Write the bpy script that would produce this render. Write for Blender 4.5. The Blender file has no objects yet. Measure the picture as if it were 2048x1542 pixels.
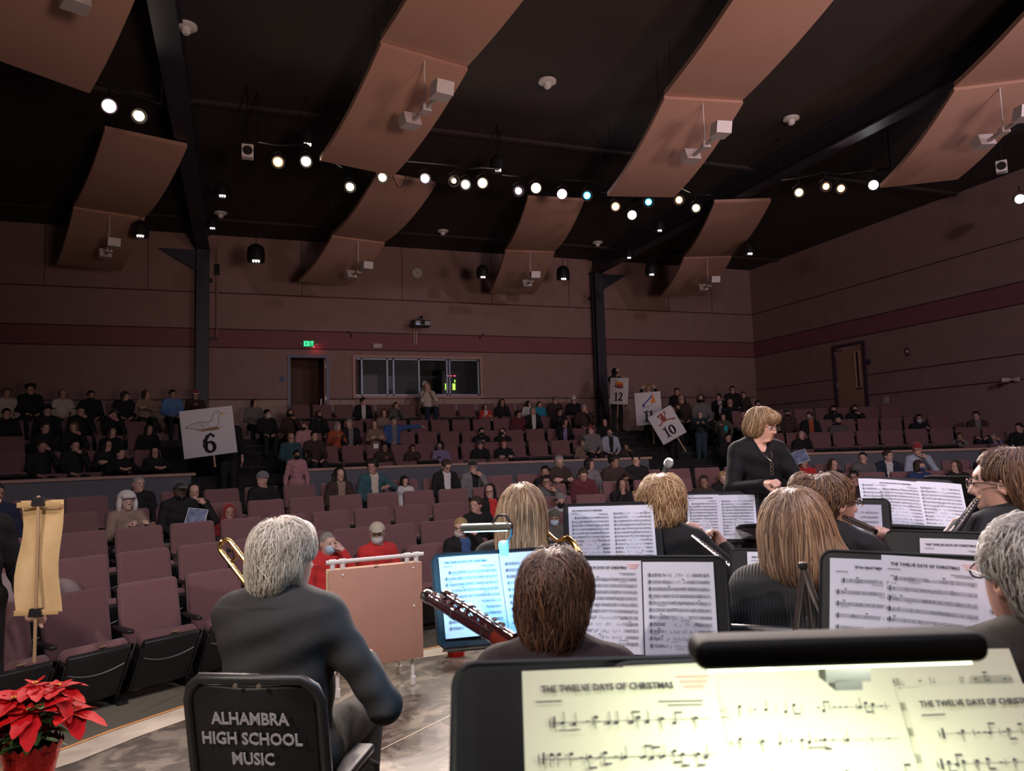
import bpy, bmesh, math, random
import numpy as np
from math import sin, cos, tan, pi, radians, degrees, atan2, sqrt
from mathutils import Vector, Matrix, Euler, Quaternion
SC = bpy.context.scene
COL = SC.collection
random.seed(7)
# ------------------------------------------------------------------ camera
FOC = 1500.0
YAW, PITCH, ROLL = radians(20.1), radians(5.07), radians(1.72)
CAM = Vector((0, 0, 1.5))
_F = Vector((sin(YAW)*cos(PITCH), cos(YAW)*cos(PITCH), sin(PITCH)))
_R0 = Vector((cos(YAW), -sin(YAW), 0)); _U0 = _R0.cross(_F)
_R = _R0*cos(ROLL) - _U0*sin(ROLL); _U = _U0*cos(ROLL) + _R0*sin(ROLL)
cd = bpy.data.cameras.new('camera'); cam = bpy.data.objects.new('camera', cd); COL.objects.link(cam)
cd.sensor_width = 36; cd.lens = 36*FOC/2048; cd.clip_start = .02; cd.clip_end = 200
cam.matrix_world = Matrix(((_R.x, _U.x, -_F.x, CAM.x), (_R.y, _U.y, -_F.y, CAM.y), (_R.z, _U.z, -_F.z, CAM.z), (0, 0, 0, 1)))
cd.dof.use_dof = True; cd.dof.focus_distance = 7.0; cd.dof.aperture_fstop = 6.0
SC.camera = cam
SC.view_settings.view_transform = 'Standard'; SC.view_settings.look = 'None'
SC.view_settings.gamma = 1; SC.view_settings.use_curve_mapping = False
SC.view_settings.exposure = 0.35
w = bpy.data.worlds.new('world'); SC.world = w; w.use_nodes = True
w.node_tree.nodes['Background'].inputs[0].default_value = (1, .72, .74, 1)
w.node_tree.nodes['Background'].inputs[1].default_value = 0.040
CTR = Vector((4.6, -2.2))          # centre of the seating arcs
def ray(x, y): return _F + _R*((x-1024)/FOC) - _U*((y-771)/FOC)
def onz(x, y, z):
    d = ray(x, y); return CAM + d*((z-CAM.z)/d.z)
def onY(x, y, Y):
    d = ray(x, y); return CAM + d*(Y/d.y)
def onX(x, y, X):
    d = ray(x, y); return CAM + d*(X/d.x)
def dep(x, y, D): return CAM + ray(x, y)*D
def onr(x, y, r):
    d = ray(x, y); o = CAM.xy - CTR; a = d.xy.dot(d.xy); b = 2*o.dot(d.xy); k = o.dot(o)-r*r
    return CAM + d*((-b+sqrt(b*b-4*a*k))/2/a)
# ------------------------------------------------------------------ lights over the stage (behind and above the camera) and house spots
def lamp(name, typ, loc, energy, color, target=None, **kw):
    d = bpy.data.lights.new(name, typ); d.energy = energy; d.color = color
    for k, v in kw.items(): setattr(d, k, v)
    o = bpy.data.objects.new(name, d); COL.objects.link(o); o.location = loc
    if target is not None:
        o.rotation_euler = (Vector(target)-Vector(loc)).to_track_quat('-Z', 'Y').to_euler()
    return o
L_STAGE = 1.0
for (x, y, z, e, c, t) in [(-1.0, .9, 5.9, 125, (1, .82, .78), (-.6, 4.4, -.3)), (1.9, .8, 6.1, 88, (.80, .82, 1), (2.4, 3.4, .2)),
                           (5.4, 1.2, 6.0, 120, (.96, .80, .90), (6.3, 5.0, .3)), (9.0, .2, 5.6, 150, (.95, .78, .88), (14, 11, 3.6))]:  # the last spot is an added fill that brightens the right wall
    lamp('stage_border_and_fill_light', 'SPOT', (x, y, z), e*L_STAGE*4, c, t, spot_size=radians(128), spot_blend=.6, shadow_soft_size=.25)
lamp('side_boom_light', 'SPOT', (-4.6, .3, 4.3), 620, (1, .86, .76), (-.2, 4.2, .3), spot_size=radians(62), spot_blend=.5, shadow_soft_size=.06)
# added fill spots at the stage rear, standing in for bounce onto the ceiling clouds
lamp('cloud_fill_light', 'SPOT', (2.6, -3.4, 1.2), 1650, (1, .68, .56), (3.6, 5.6, 6.8), spot_size=radians(84), spot_blend=1.0, shadow_soft_size=.8)
lamp('cloud_fill_light', 'SPOT', (7.5, -3.0, 1.2), 1000, (1, .68, .60), (7.8, 5.6, 6.6), spot_size=radians(84), spot_blend=1.0, shadow_soft_size=.8)
# ------------------------------------------------------------------ materials
_M = {}
def mat(name, col, rough=.6, metal=0, bump=0, bscale=60, var=0, vscale=6, emit=None, estr=0, sheen=0, coat=0, trans=0, alpha=1, two=None, wave=None, spec=.5, aniso=0):
    key = name
    if key in _M: return _M[key]
    m = bpy.data.materials.new(name); m.use_nodes = True; nt = m.node_tree; N = nt.nodes; Lk = nt.links
    b = N['Principled BSDF']; c = (*col, 1)
    b.inputs['Base Color'].default_value = c; b.inputs['Roughness'].default_value = rough; b.inputs['Metallic'].default_value = metal
    b.inputs['Specular IOR Level'].default_value = spec
    if sheen: b.inputs['Sheen Weight'].default_value = sheen; b.inputs['Sheen Roughness'].default_value = .5
    if coat: b.inputs['Coat Weight'].default_value = coat; b.inputs['Coat Roughness'].default_value = .15
    if trans: b.inputs['Transmission Weight'].default_value = trans
    if alpha < 1: b.inputs['Alpha'].default_value = alpha
    if emit: b.inputs['Emission Color'].default_value = (*emit, 1); b.inputs['Emission Strength'].default_value = estr
    tc = None
    def coord():
        nonlocal tc
        if tc is None: tc = N.new('ShaderNodeTexCoord')
        return tc.outputs['Object']
    if var or two:
        n = N.new('ShaderNodeTexNoise'); n.inputs['Scale'].default_value = vscale; n.inputs['Detail'].default_value = 5
        Lk.new(coord(), n.inputs['Vector'])
        r = N.new('ShaderNodeValToRGB'); r.color_ramp.elements[0].position = .35; r.color_ramp.elements[1].position = .68
        c2 = two or tuple(min(1, v*(1+var)) for v in col); c1 = col if two else tuple(v*(1-var) for v in col)
        r.color_ramp.elements[0].color = (*c1, 1); r.color_ramp.elements[1].color = (*c2, 1)
        Lk.new(n.outputs['Fac'], r.inputs['Fac']); Lk.new(r.outputs['Color'], b.inputs['Base Color'])
    if bump:
        n = N.new('ShaderNodeTexNoise'); n.inputs['Scale'].default_value = bscale; n.inputs['Detail'].default_value = 4
        Lk.new(coord(), n.inputs['Vector'])
        bp = N.new('ShaderNodeBump'); bp.inputs['Strength'].default_value = bump; bp.inputs['Distance'].default_value = .01
        Lk.new(n.outputs['Fac'], bp.inputs['Height']); Lk.new(bp.outputs['Normal'], b.inputs['Normal'])
    if wave:   # (scale, strength, distortion): strands / stripes / ribs along one axis
        wv = N.new('ShaderNodeTexWave'); wv.inputs['Scale'].default_value = wave[0]; wv.inputs['Distortion'].default_value = wave[2]
        wv.inputs['Detail'].default_value = 2; wv.bands_direction = wave[3] if len(wave) > 3 else 'X'
        Lk.new(coord(), wv.inputs['Vector'])
        bp = N.new('ShaderNodeBump'); bp.inputs['Strength'].default_value = wave[1]; bp.inputs['Distance'].default_value = .01
        Lk.new(wv.outputs['Fac'], bp.inputs['Height']); Lk.new(bp.outputs['Normal'], b.inputs['Normal'])
    _M[key] = m; return m
# ------------------------------------------------------------------ mesh builder
class MB:
    def __init__(s): s.v = []; s.f = []; s.m = []; s.mi = 0; s.T = Matrix.Identity(4)
    def add(s, vs, fs, mi=None):
        o = len(s.v); T = s.T
        s.v += [tuple(T @ Vector(p)) for p in vs]; s.f += [tuple(i+o for i in f) for f in fs]
        s.m += [s.mi if mi is None else mi]*len(fs)
    def box(s, c, d, rot=None, taper=None):
        hx, hy, hz = d[0]/2, d[1]/2, d[2]/2; tx, ty = taper or (1, 1)
        vs = [Vector((x*hx*(tx if z > 0 else 1), y*hy*(ty if z > 0 else 1), z*hz)) for z in (-1, 1) for y in (-1, 1) for x in (-1, 1)]
        R = rot if isinstance(rot, Matrix) else (Euler(rot).to_matrix() if rot else None)
        if R: vs = [R @ p for p in vs]
        vs = [p+Vector(c) for p in vs]
        s.add(vs, [(0, 2, 3, 1), (4, 5, 7, 6), (0, 1, 5, 4), (2, 6, 7, 3), (0, 4, 6, 2), (1, 3, 7, 5)])
    def rbox(s, c, d, r, rot=None, n=3, f=None):
        """box with rounded edges; f(p) may bend it"""
        h = [x/2 for x in d]; r = min(r, *[x*.999 for x in h])
        def ax(h):
            a = [-h+r-r*cos(pi/2*i/n) for i in range(n)]; return a+[-(h-r)]+([0] if h-r > .02 else [])+[h-r]+[-x for x in a[::-1]]
        A = [ax(x) for x in h]; idx = {}; vs = []; fs = []
        R = Euler(rot).to_matrix() if rot else None
        def vid(p):
            q = Vector([max(-(h[i]-r), min(h[i]-r, p[i])) for i in range(3)]); dd = Vector(p)-q
            if dd.length > 1e-9: p2 = q+dd.normalized()*r
            else: p2 = q
            k = tuple(round(x, 5) for x in p2)
            if k not in idx:
                idx[k] = len(vs); 
                if f: p2 = Vector(f(p2))
                if R: p2 = R @ p2
                vs.append(p2+Vector(c))
            return idx[k]
        for a in range(3):
            b, e = (a+1) % 3, (a+2) % 3
            for sg in (-1, 1):
                for i in range(len(A[b])-1):
                    for j in range(len(A[e])-1):
                        q = []
                        for (ii, jj) in ((i, j), (i+1, j), (i+1, j+1), (i, j+1)):
                            p = [0, 0, 0]; p[a] = sg*h[a]; p[b] = A[b][ii]; p[e] = A[e][jj]; q.append(vid(p))
                        if sg < 0: q = q[::-1]
                        u = []
                        for x in q:
                            if x not in u: u.append(x)
                        if len(u) > 2: fs.append(tuple(u))
        s.add(vs, fs)
    def cyl(s, p0, p1, r0, r1=None, n=12, caps=True):
        p0, p1 = Vector(p0), Vector(p1); r1 = r0 if r1 is None else r1
        q = (p1-p0).to_track_quat('Z', 'Y') if (p1-p0).length > 1e-9 else Quaternion()
        vs = []
        for p, r in ((p0, r0), (p1, r1)):
            vs += [p + q @ Vector((cos(2*pi*i/n)*r, sin(2*pi*i/n)*r, 0)) for i in range(n)]
        fs = [(i, (i+1) % n, n+(i+1) % n, n+i) for i in range(n)]
        if caps: fs += [tuple(range(n))[::-1], tuple(range(n, 2*n))]
        s.add(vs, fs)
    def tube(s, pts, r, n=8, caps=True, flat=1.0):
        pts = [Vector(p) for p in pts]; k = len(pts); rr = r if hasattr(r, '__len__') else [r]*k
        vs = []; up = None
        for i, p in enumerate(pts):
            t = (pts[min(i+1, k-1)]-pts[max(i-1, 0)]).normalized()
            if up is None:
                up = Vector((0, 0, 1)) if abs(t.z) < .9 else Vector((1, 0, 0))
            b = t.cross(up).normalized(); up = b.cross(t).normalized()
            vs += [p + (b*cos(2*pi*j/n) + up*sin(2*pi*j/n)*flat)*rr[i] for j in range(n)]
        fs = [(i*n+j, i*n+(j+1) % n, (i+1)*n+(j+1) % n, (i+1)*n+j) for i in range(k-1) for j in range(n)]
        if caps: fs += [tuple(range(n))[::-1], tuple(range((k-1)*n, k*n))]
        s.add(vs, fs)
    def lathe(s, prof, c=(0, 0, 0), n=16, ax=None):
        vs = []; q = Vector(ax).to_track_quat('Z', 'Y') if ax is not None else Quaternion()
        for r, z in prof: vs += [Vector(c)+q @ Vector((cos(2*pi*j/n)*r, sin(2*pi*j/n)*r, z)) for j in range(n)]
        k = len(prof); fs = [(i*n+j, i*n+(j+1) % n, (i+1)*n+(j+1) % n, (i+1)*n+j) for i in range(k-1) for j in range(n)]
        s.add(vs, fs)
    def sheet(s, grid, th=0):
        """grid: rows of points -> surface; th>0: thickness downward along computed normal"""
        R, C = len(grid), len(grid[0]); vs = [Vector(p) for row in grid for p in row]
        fs = [(i*C+j, i*C+j+1, (i+1)*C+j+1, (i+1)*C+j) for i in range(R-1) for j in range(C-1)]
        if th:
            nn = []
            for i in range(R):
                for j in range(C):
                    a = vs[min(i+1, R-1)*C+j]-vs[max(i-1, 0)*C+j]; b = vs[i*C+min(j+1, C-1)]-vs[i*C+max(j-1, 0)]
                    nn.append(b.cross(a).normalized()*th)
            o = len(vs); vs += [v-n_ for v, n_ in zip(vs, nn)]
            fs += [tuple(x+o for x in f)[::-1] for f in fs]
            bd = [(0*C+j, j+1) for j in range(C-1)]+[((i+1)*C+0-C+C*0+C-1-(C-1) if False else i*C+C-1, (i+1)*C+C-1) for i in range(R-1)]
            bd += [((R-1)*C+j+1, (R-1)*C+j) for j in range(C-1)[::-1]]+[((i+1)*C, i*C) for i in range(R-1)[::-1]]
            fs += [(a, a+o, b+o, b) for a, b in bd]
        s.add(vs, fs)
    def prism(s, poly, axis_vec, base=(0, 0, 0), ux=(1, 0, 0), uy=(0, 1, 0)):
        """poly in (u,v) of plane ux,uy at base, extruded by axis_vec"""
        b, ux, uy, a = Vector(base), Vector(ux), Vector(uy), Vector(axis_vec); n = len(poly)
        p = [b+ux*u+uy*v for u, v in poly]; vs = p+[q+a for q in p]
        s.add(vs, [tuple(range(n))[::-1], tuple(range(n, 2*n))]+[(i, (i+1) % n, n+(i+1) % n, n+i) for i in range(n)])
    def mesh(s, name, mats, smooth=True, ang=40):
        me = bpy.data.meshes.new(name); me.from_pydata(s.v, [], s.f)
        for m in (mats if isinstance(mats, (list, tuple)) else [mats]): me.materials.append(m)
        if any(s.m): me.polygons.foreach_set('material_index', s.m)
        if smooth:
            me.polygons.foreach_set('use_smooth', [True]*len(s.f)); me.set_sharp_from_angle(angle=radians(ang))
        me.update(); return me
    def build(s, name, mats, parent=None, smooth=True, ang=40):
        o = bpy.data.objects.new(name, s.mesh(name, mats, smooth, ang)); COL.objects.link(o)
        if parent is not None: o.parent = parent
        return o
def tag(o, label=None, cat=None, group=None, kind=None):
    if label: o['label'] = label
    if cat: o['category'] = cat
    if group: o['group'] = group
    if kind: o['kind'] = kind
    return o
def empty(name, loc=(0, 0, 0), rz=0, label=None, cat=None, group=None):
    o = bpy.data.objects.new(name, None); COL.objects.link(o); o.location = loc
    if isinstance(rz, (int, float)): o.rotation_euler = (0, 0, rz)
    else: o.rotation_euler = rz
    o.empty_display_size = .1
    return tag(o, label, cat, group)
def copy_tree(o, parent=None, kids=None):
    c = o.copy(); COL.objects.link(c)
    if parent is not None: c.parent = parent
    for ch in (KIDS.get(o.name) or []): copy_tree(ch, c)
    return c
KIDS = {}
def remember(root):
    """note the children of a prototype once, so that copying does not search the whole scene"""
    def rec(o):
        KIDS[o.name] = list(o.children)
        for c in o.children: rec(c)
    rec(root)
def struct(o): o['kind'] = 'structure'; return o
# ================================================================== the hall
XL, XR, YB, ZC = -6.5, 15.72, 20.0, 7.2
WPAINT = mat('brown_wall_panel_paint', (.30, .185, .175), .75, bump=.05, bscale=30, var=.06, vscale=3)
WBAND = mat('maroon_wall_band', (.235, .085, .105), .75, bump=.05, bscale=30)
WJOINT = mat('dark_wall_joint', (.05, .022, .022), .8)
WOOD = mat('pale_wood_wainscot', (.36, .235, .20), .55, wave=(2, .05, 4, 'Z'), var=.06)
CEILM = mat('dark_painted_ceiling', (.036, .026, .027), .85, var=.1, vscale=.6)
STEEL = mat('dark_blue_steel', (.032, .033, .052), .5)
CLOUD = mat('beige_ceiling_cloud', (.50, .30, .235), .6, bump=.02, bscale=12, var=.03, vscale=1.2)
BLACK = mat('black_plastic', (.012, .012, .014), .42)
BLACKM = mat('black_metal', (.014, .014, .016), .35, metal=.3)
WHITEP = mat('white_paint', (.72, .70, .70), .5)
CARPET = mat('dark_aisle_carpet', (.022, .020, .022), .95, bump=.3, bscale=150)
FLOORH = mat('dark_green_grey_house_floor', (.165, .150, .118), .5, var=.12, vscale=2)
PARTM = mat('blue_grey_partition_paint', (.125, .125, .15), .7, bump=.04, bscale=40, var=.05)
CAPW = mat('oak_cap_rail', (.42, .255, .20), .5, var=.08, vscale=8)
DARKHOLE = mat('unlit_room', (.02, .018, .018), .8)
# back wall: pieces around the door opening and the booth window
DX0, DX1, DZ0, DZ1 = 1.25, 2.15, 1.97, 4.10
WX0, WX1, WZ0, WZ1 = 2.90, 6.36, 3.10, 4.12
def wallface(mb, x0, x1, z0, z1, mi=0, y=YB, t=.15): mb.box(((x0+x1)/2, y+t/2, (z0+z1)/2), (x1-x0, t, z1-z0)); mb.m[-6:] = [mi]*6
mb = MB()
Z1, Z2, Z3, Z4 = 3.02, 4.33, 4.80, 5.72      # wainscot top, band bottom, band top, upper joint
def zone(x0, x1, z0, z1):
    """stack of panel zones between z0 and z1"""
    cuts = [(-.6, Z1, 1), (Z1, Z2, 0), (Z2, Z3, 2), (Z3, Z4, 0), (Z4, ZC+.1, 0)]
    for a, b, mi in cuts:
        a2, b2 = max(a, z0), min(b, z1)
        if b2-a2 > .01: wallface(mb, x0, x1, a2, b2, mi)
zone(XL, DX0, -.6, ZC+.1); zone(DX1, WX0, -.6, ZC+.1); zone(WX1, XR+.15, -.6, ZC+.1)
zone(DX0, DX1, DZ1, ZC+.1); zone(DX0, DX1, -.6, DZ0); zone(WX0, WX1, WZ1, ZC+.1); zone(WX0, WX1, -.6, WZ0)
wall_b = struct(mb.build('wall_back', [WPAINT, WOOD, WBAND], smooth=False))
mb = MB()
for z in (Z1, Z2, Z3, Z4):
    for a, b in ((XL, DX0-.06), (DX1+.06, XR)) if z < DZ1 else ((XL, XR),): 
        if z < WZ1 and z > WZ0-.2 and b > WX1:
            mb.box(((a+WX0)/2, YB-.003, z), (WX0-a, .012, .026)); mb.box(((WX1+b)/2, YB-.003, z), (b-WX1, .012, .026))
        else: mb.box(((a+b)/2, YB-.003, z), (b-a, .012, .026))
for x in (-4.3, -2.1, 1.55, 4.2, 6.8, 9.2, 12.6, 14.2): mb.box((x, YB-.002, (Z4+ZC)/2), (.014, .008, ZC-Z4))
for x in (-4.9, -2.9, 0.4, 2.5, 4.1, 5.3, 6.9, 8.5, 12.1, 13.7): mb.box((x, YB-.002, (Z1+1.9)/2), (.010, .008, Z1-1.9))
struct(mb.build('trim_1', WJOINT, smooth=False))
# right wall with door opening
RDY0, RDY1, RDZ0, RDZ1 = 15.50, 16.50, 1.97, 4.12
mb = MB()
def rface(y0, y1, z0, z1, mi):
    if y1-y0 > .01 and z1-z0 > .01:
        mb.box((XR+.075, (y0+y1)/2, (z0+z1)/2), (.15, y1-y0, z1-z0)); mb.m[-6:] = [mi]*6
def rz(y0, y1, z0, z1):
    for a, b, mi in [(-.6, 2.72, 0), (2.72, 3.26, 0), (3.26, Z2, 0), (Z2, Z3, 2), (Z3, Z4, 0), (Z4, ZC+.1, 0)]:
        rface(y0, y1, max(a, z0), min(b, z1), mi)
rz(-6, RDY0, -.6, ZC+.1); rz(RDY1, YB, -.6, ZC+.1); rz(RDY0, RDY1, RDZ1, ZC+.1); rz(RDY0, RDY1, -.6, RDZ0)
struct(mb.build('wall_right', [WPAINT, WOOD, WBAND], smooth=False))
mb = MB()
for z in (2.72, 3.26, Z2, Z3, Z4):
    for a, b in ((-6, RDY0-.05), (RDY1+.05, YB)) if z < RDZ1 else ((-6, YB),): mb.box((XR-.003, (a+b)/2, z), (.012, b-a, .024))
struct(mb.build('trim_2', WJOINT, smooth=False))
mb = MB(); mb.box((XL-.075, 7, ZC/2-.3), (.15, 26.3, ZC+.8)); struct(mb.build('wall_left', WPAINT, smooth=False))
mb = MB(); mb.box((4.6, -6.1, ZC/2-.3), (22.6, .2, ZC+.8)); struct(mb.build('wall_stage', mat('black_stage_curtain', (.02, .018, .02), .95, wave=(6, .6, 1)), smooth=False))
mb = MB(); mb.box((4.6, 7, ZC+.1), (22.6, 26.4, .2))
struct(mb.build('ceiling', CEILM, smooth=False))
# ceiling deck seams and purlins across the hall
mb = MB()
for y in (6.2, 12.4, 18.6): mb.box((4.6, y, ZC-.03), (22.2, .12, .06))
struct(mb.build('trim_3', CEILM, smooth=False))
# girders and columns
for i, x in enumerate((-.84, 10.0)):
    r = empty('roof_girder', (x, 10, 6.72), 0, ['dark steel roof girder running over the column beside the exit door', 'dark steel roof girder running over the column beside the sign reading 12'][i], 'girder', None)
    mb = MB(); mb.box((0, 0, .02), (.30, 19.9, .04)); mb.box((0, 0, .24), (.03, 19.9, .42)); mb.box((0, 0, .46), (.30, 19.9, .04)); mb.build('flange', STEEL, r, False)
    c = empty('steel_column', (x, YB-.22, 1.97), 0, ['dark blue steel column on the back wall beside the exit door', 'dark blue steel column on the back wall beside the person holding number 12'][i], 'column')
    mb = MB(); mb.box((0, 0, 2.36), (.30, .03, 4.74)); mb.box((0, .11, 2.36), (.03, .2, 4.74)); mb.box((0, -.12, 2.36), (.03, .2, 4.74)); mb.box((0, -.2, 2.36), (.28, .03, 4.74)); mb.build('post', STEEL, c, False)
    mb = MB(); mb.box((0, 0, .01), (.4, .4, .02)); mb.build('base_plate', STEEL, c, False)
    mb = MB(); mb.prism([(0, 0), (.0, -.55), (.9*(1 if i else -1), 0)], (0, .05, 0), (0.1 if i else -.1, -.05, 4.75), (1, 0, 0), (0, 0, 1)); mb.build('gusset', STEEL, c, False)
    mb = MB(); mb.box((.19 if not i else -.19, 0, 4.0), (.06, .08, .10)); mb.build('junction_box', BLACKM, c, False)
p = empty('conduit_pipe', (-.52, YB-.06, 4.55), 0, 'thin pale conduit pipe beside the dark column above the exit door side', 'pipe')
mb = MB(); mb.cyl((0, 0, 0), (0, 0, 2.3), .022); mb.build('tube', mat('pale_conduit', (.30, .2, .19), .5), p)
mb = MB(); mb.box((-.08, 0, .0), (.2, .06, .06)); mb.build('bracket', BLACKM, p)
mb = MB(); mb.box((0, 0, 1.75), (.12, .06, .28)); mb.build('bracket', BLACKM, p)
# ------------------------------------------------------------------ door 1 (back) and door 2 (right)
BLUEM = mat('blue_grey_door_frame', (.115, .125, .235), .45)
mb = MB(); fw = .07
for x in (DX0-fw/2, DX1+fw/2): mb.box((x, YB-.01, (DZ0+DZ1+fw)/2), (fw, .06, DZ1+fw-DZ0))
mb.box(((DX0+DX1)/2, YB-.01, DZ1+fw/2), (DX1-DX0, .06, fw))
d1 = struct(mb.build('door_1', BLUEM, smooth=False))
DOORW = mat('brown_wood_door', (.36, .20, .145), .45, wave=(1.2, .03, 6, 'X'), var=.1, vscale=3)
mb = MB(); mb.box((DX1-.02, YB+.5, (DZ0+DZ1)/2), (.045, .88, DZ1-DZ0-.02)); lf = mb.build('door_leaf', DOORW, d1, False)
mb = MB(); mb.box((DX1-.05, YB+.85, 3.0), (.03, .04, .18)); mb.cyl((DX1-.05, YB+.85, 2.98), (DX1-.14, YB+.78, 2.98), .012); mb.build('door_handle', mat('satin_steel', (.55, .55, .58), .3, metal=1), lf)
mb = MB()
for z in (2.2, 3.05, 3.9): mb.box((DX1-.0, YB+.06, z), (.03, .05, .12))
mb.build('hinge', _M['satin_steel'], d1)
mb = MB(); mb.box((1.7, YB+1.4, 3.0), (2.4, .1, 2.4)); mb.box((.45, YB+.8, 3), (.1, 1.3, 2.4)); mb.box((2.95, YB+.8, 3), (.1, 1.3, 2.4)); mb.box((1.7, YB+.8, 1.92), (2.5, 1.3, .1)); mb.box((1.7, YB+.8, 4.25), (2.5, 1.3, .1))
struct(mb.build('wall_vestibule', mat('vestibule_paint', (.12, .065, .05), .8), smooth=False))
mb = MB()
for y in (RDY0-.04, RDY1+.04): mb.box((XR-.01, y, (RDZ0+RDZ1+.07)/2), (.06, .08, RDZ1+.07-RDZ0))
mb.box((XR-.01, (RDY0+RDY1)/2, RDZ1+.035), (.06, 1.0, .07)); d2 = struct(mb.build('door_2', mat('dark_violet_door_frame', (.06, .035, .06), .5), smooth=False))
mb = MB(); cy = (RDY0+RDY1)/2; zc = (RDZ0+RDZ1)/2
for a, b, c_, d_ in ((RDY0+.01, 15.68, RDZ0, RDZ1), (15.80, RDY1-.01, RDZ0, RDZ1), (15.68, 15.80, RDZ0, 3.0), (15.68, 15.80, 3.93, RDZ1)): mb.box((XR+.02, (a+b)/2, (c_+d_)/2), (.045, b-a, d_-c_-.01))
lf2 = mb.build('door_leaf', DOORW, d2, False)
mb = MB(); mb.box((XR+.03, 15.74, 3.46), (.008, .12, .94)); mb.build('glass_slot', mat('dark_wired_glass', (.02, .02, .025), .15), lf2, False)
mb = MB()
for dy in (-.075, .075): mb.box((XR-.006, 15.74+dy, 3.46), (.02, .03, 1.0))
mb.build('glazing_bead', mat('pale_bead', (.5, .33, .27), .5), lf2, False)
mb = MB(); mb.cyl((XR-.01, 15.60, 2.93), (XR-.07, 15.60, 2.93), .014); mb.cyl((XR-.06, 15.60, 2.93), (XR-.06, 15.73, 2.93), .012); mb.build('door_handle', BLACKM, lf2)
mb = MB()
for z in (2.08, 3.08, 3.98): mb.box((XR-.02, RDY1-.0, z), (.03, .04, .13))
mb.box((XR-.05, 16.25, 4.06), (.08, .28, .06)); mb.build('hinge', _M['satin_steel'], d2)
# ------------------------------------------------------------------ control booth window
FRW = mat('pinkish_wood_frame', (.40, .235, .20), .5, var=.08, vscale=6)
ALU = mat('grey_blue_aluminium', (.17, .19, .25), .4, metal=.5)
mb = MB(); f = .07
mb.box(((WX0+WX1)/2, YB-.02, WZ1+f/2), (WX1-WX0+2*f, .09, f)); mb.box(((WX0+WX1)/2, YB-.04, WZ0-f/2), (WX1-WX0+2*f, .13, f))
for x in (WX0-f/2, WX1+f/2): mb.box((x, YB-.02, (WZ0+WZ1)/2), (f, .09, WZ1-WZ0))
w1 = struct(mb.build('window_1', FRW, smooth=False))
mb = MB()
for x in (WX0+.18, 3.76, 3.93, 4.63, 5.42, 5.50, WX1-.03): mb.box((x, YB+.05, (WZ0+WZ1)/2), (.045, .06, WZ1-WZ0))
mb.box(((WX0+WX1)/2, YB+.05, WZ1-.02), (WX1-WX0, .06, .04)); mb.box(((WX0+WX1)/2, YB+.05, WZ0+.02), (WX1-WX0, .06, .05)); mb.build('window_frame', ALU, w1, False)
GL = mat('booth_glass', (.03, .04, .05), .35, alpha=.14, spec=.3)
mb = MB(); mb.box((4.2, YB+.05, (WZ0+WZ1)/2), (.84, .006, WZ1-WZ0-.08)); mb.box((5.92, YB+.05, (WZ0+WZ1)/2), (.82, .006, WZ1-WZ0-.08)); mb.box((3.4, YB+.05, (WZ0+WZ1)/2), (.66, .006, WZ1-WZ0-.08)); mb.build('pane', GL, w1, False)
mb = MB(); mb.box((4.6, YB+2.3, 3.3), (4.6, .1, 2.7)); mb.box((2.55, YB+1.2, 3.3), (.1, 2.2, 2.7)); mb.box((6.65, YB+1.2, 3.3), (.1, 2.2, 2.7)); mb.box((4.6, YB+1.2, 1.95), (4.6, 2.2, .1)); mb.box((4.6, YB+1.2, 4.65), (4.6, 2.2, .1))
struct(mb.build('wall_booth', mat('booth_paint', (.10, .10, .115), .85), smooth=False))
t = empty('equipment_rack', (5.72, YB+1.0, 2.0), 0, 'dark equipment rack with green meter lights seen through the booth glass', 'rack')
mb = MB(); mb.rbox((0, 0, .95), (.56, .6, 1.9), .02); mb.build('cabinet', BLACK, t)
mb = MB()
GREEN = mat('green_led', (0, .1, 0), .5, emit=(.25, 1, .05), estr=5); REDL = mat('red_led', (.1, 0, 0), .5, emit=(1, .08, .15), estr=3)
for cx in (-.14, .08):
    mb = MB()
    for k in range(5): mb.box((cx, -.305, 1.34+k*.038), (.075, .012, .024))
    mb.build('level_meter', GREEN, t, False)
for z_ in (1.56, 1.60): mb = MB(); mb.box((.11, -.305, z_), (.03, .012, .02)); mb.build('indicator_light', GREEN, t, False)
for x_, w_ in ((-.1, .07), (.1, .07), (0, .03)): mb = MB(); mb.box((x_, -.305, 1.73), (w_, .012, .02)); mb.build('status_light', REDL, t, False)
t = empty('mixing_rack', (5.02, YB+1.1, 2.0), 0, 'small sound mixer on a stand with a round fan behind the booth window', 'mixer')
mb = MB(); mb.rbox((0, 0, .62), (.5, .5, 1.24), .02); mb.build('cabinet', BLACK, t)
mb = MB(); mb.rbox((0, -.1, 1.30), (.36, .3, .1), .02, rot=(.5, 0, 0)); mb.build('console', mat('grey_console', (.45, .45, .48), .5), t)
for k in range(6): mb = MB(); mb.box((-.14+k*.056, -.235, 1.31), (.028, .02, .05), rot=(.5, 0, 0)); mb.build('fader', BLACK, t, False)
mb = MB(); mb.lathe([(.0, 0), (.06, 0), (.085, .02), (.085, .05), (0, .05)], (0, -.1, 1.52), ax=(0, -1, .2)); mb.cyl((0, -.05, 1.34), (0, -.08, 1.5), .012); mb.build('desk_fan', _M['grey_console'], t)
t = tag(MB().build('wall_notice', WHITEP), 'white paper notices on the wall inside the booth window', 'paper'); bpy.data.objects.remove(t)
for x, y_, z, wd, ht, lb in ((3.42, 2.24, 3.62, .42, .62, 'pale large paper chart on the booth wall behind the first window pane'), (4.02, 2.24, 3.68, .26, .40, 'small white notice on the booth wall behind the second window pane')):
    mb = MB(); mb.box((x+.25, YB+y_, z), (wd, .01, ht)); tag(mb.build('wall_notice', mat('dim_paper', (.30, .31, .35), .7), smooth=False), lb, 'notice')
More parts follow.
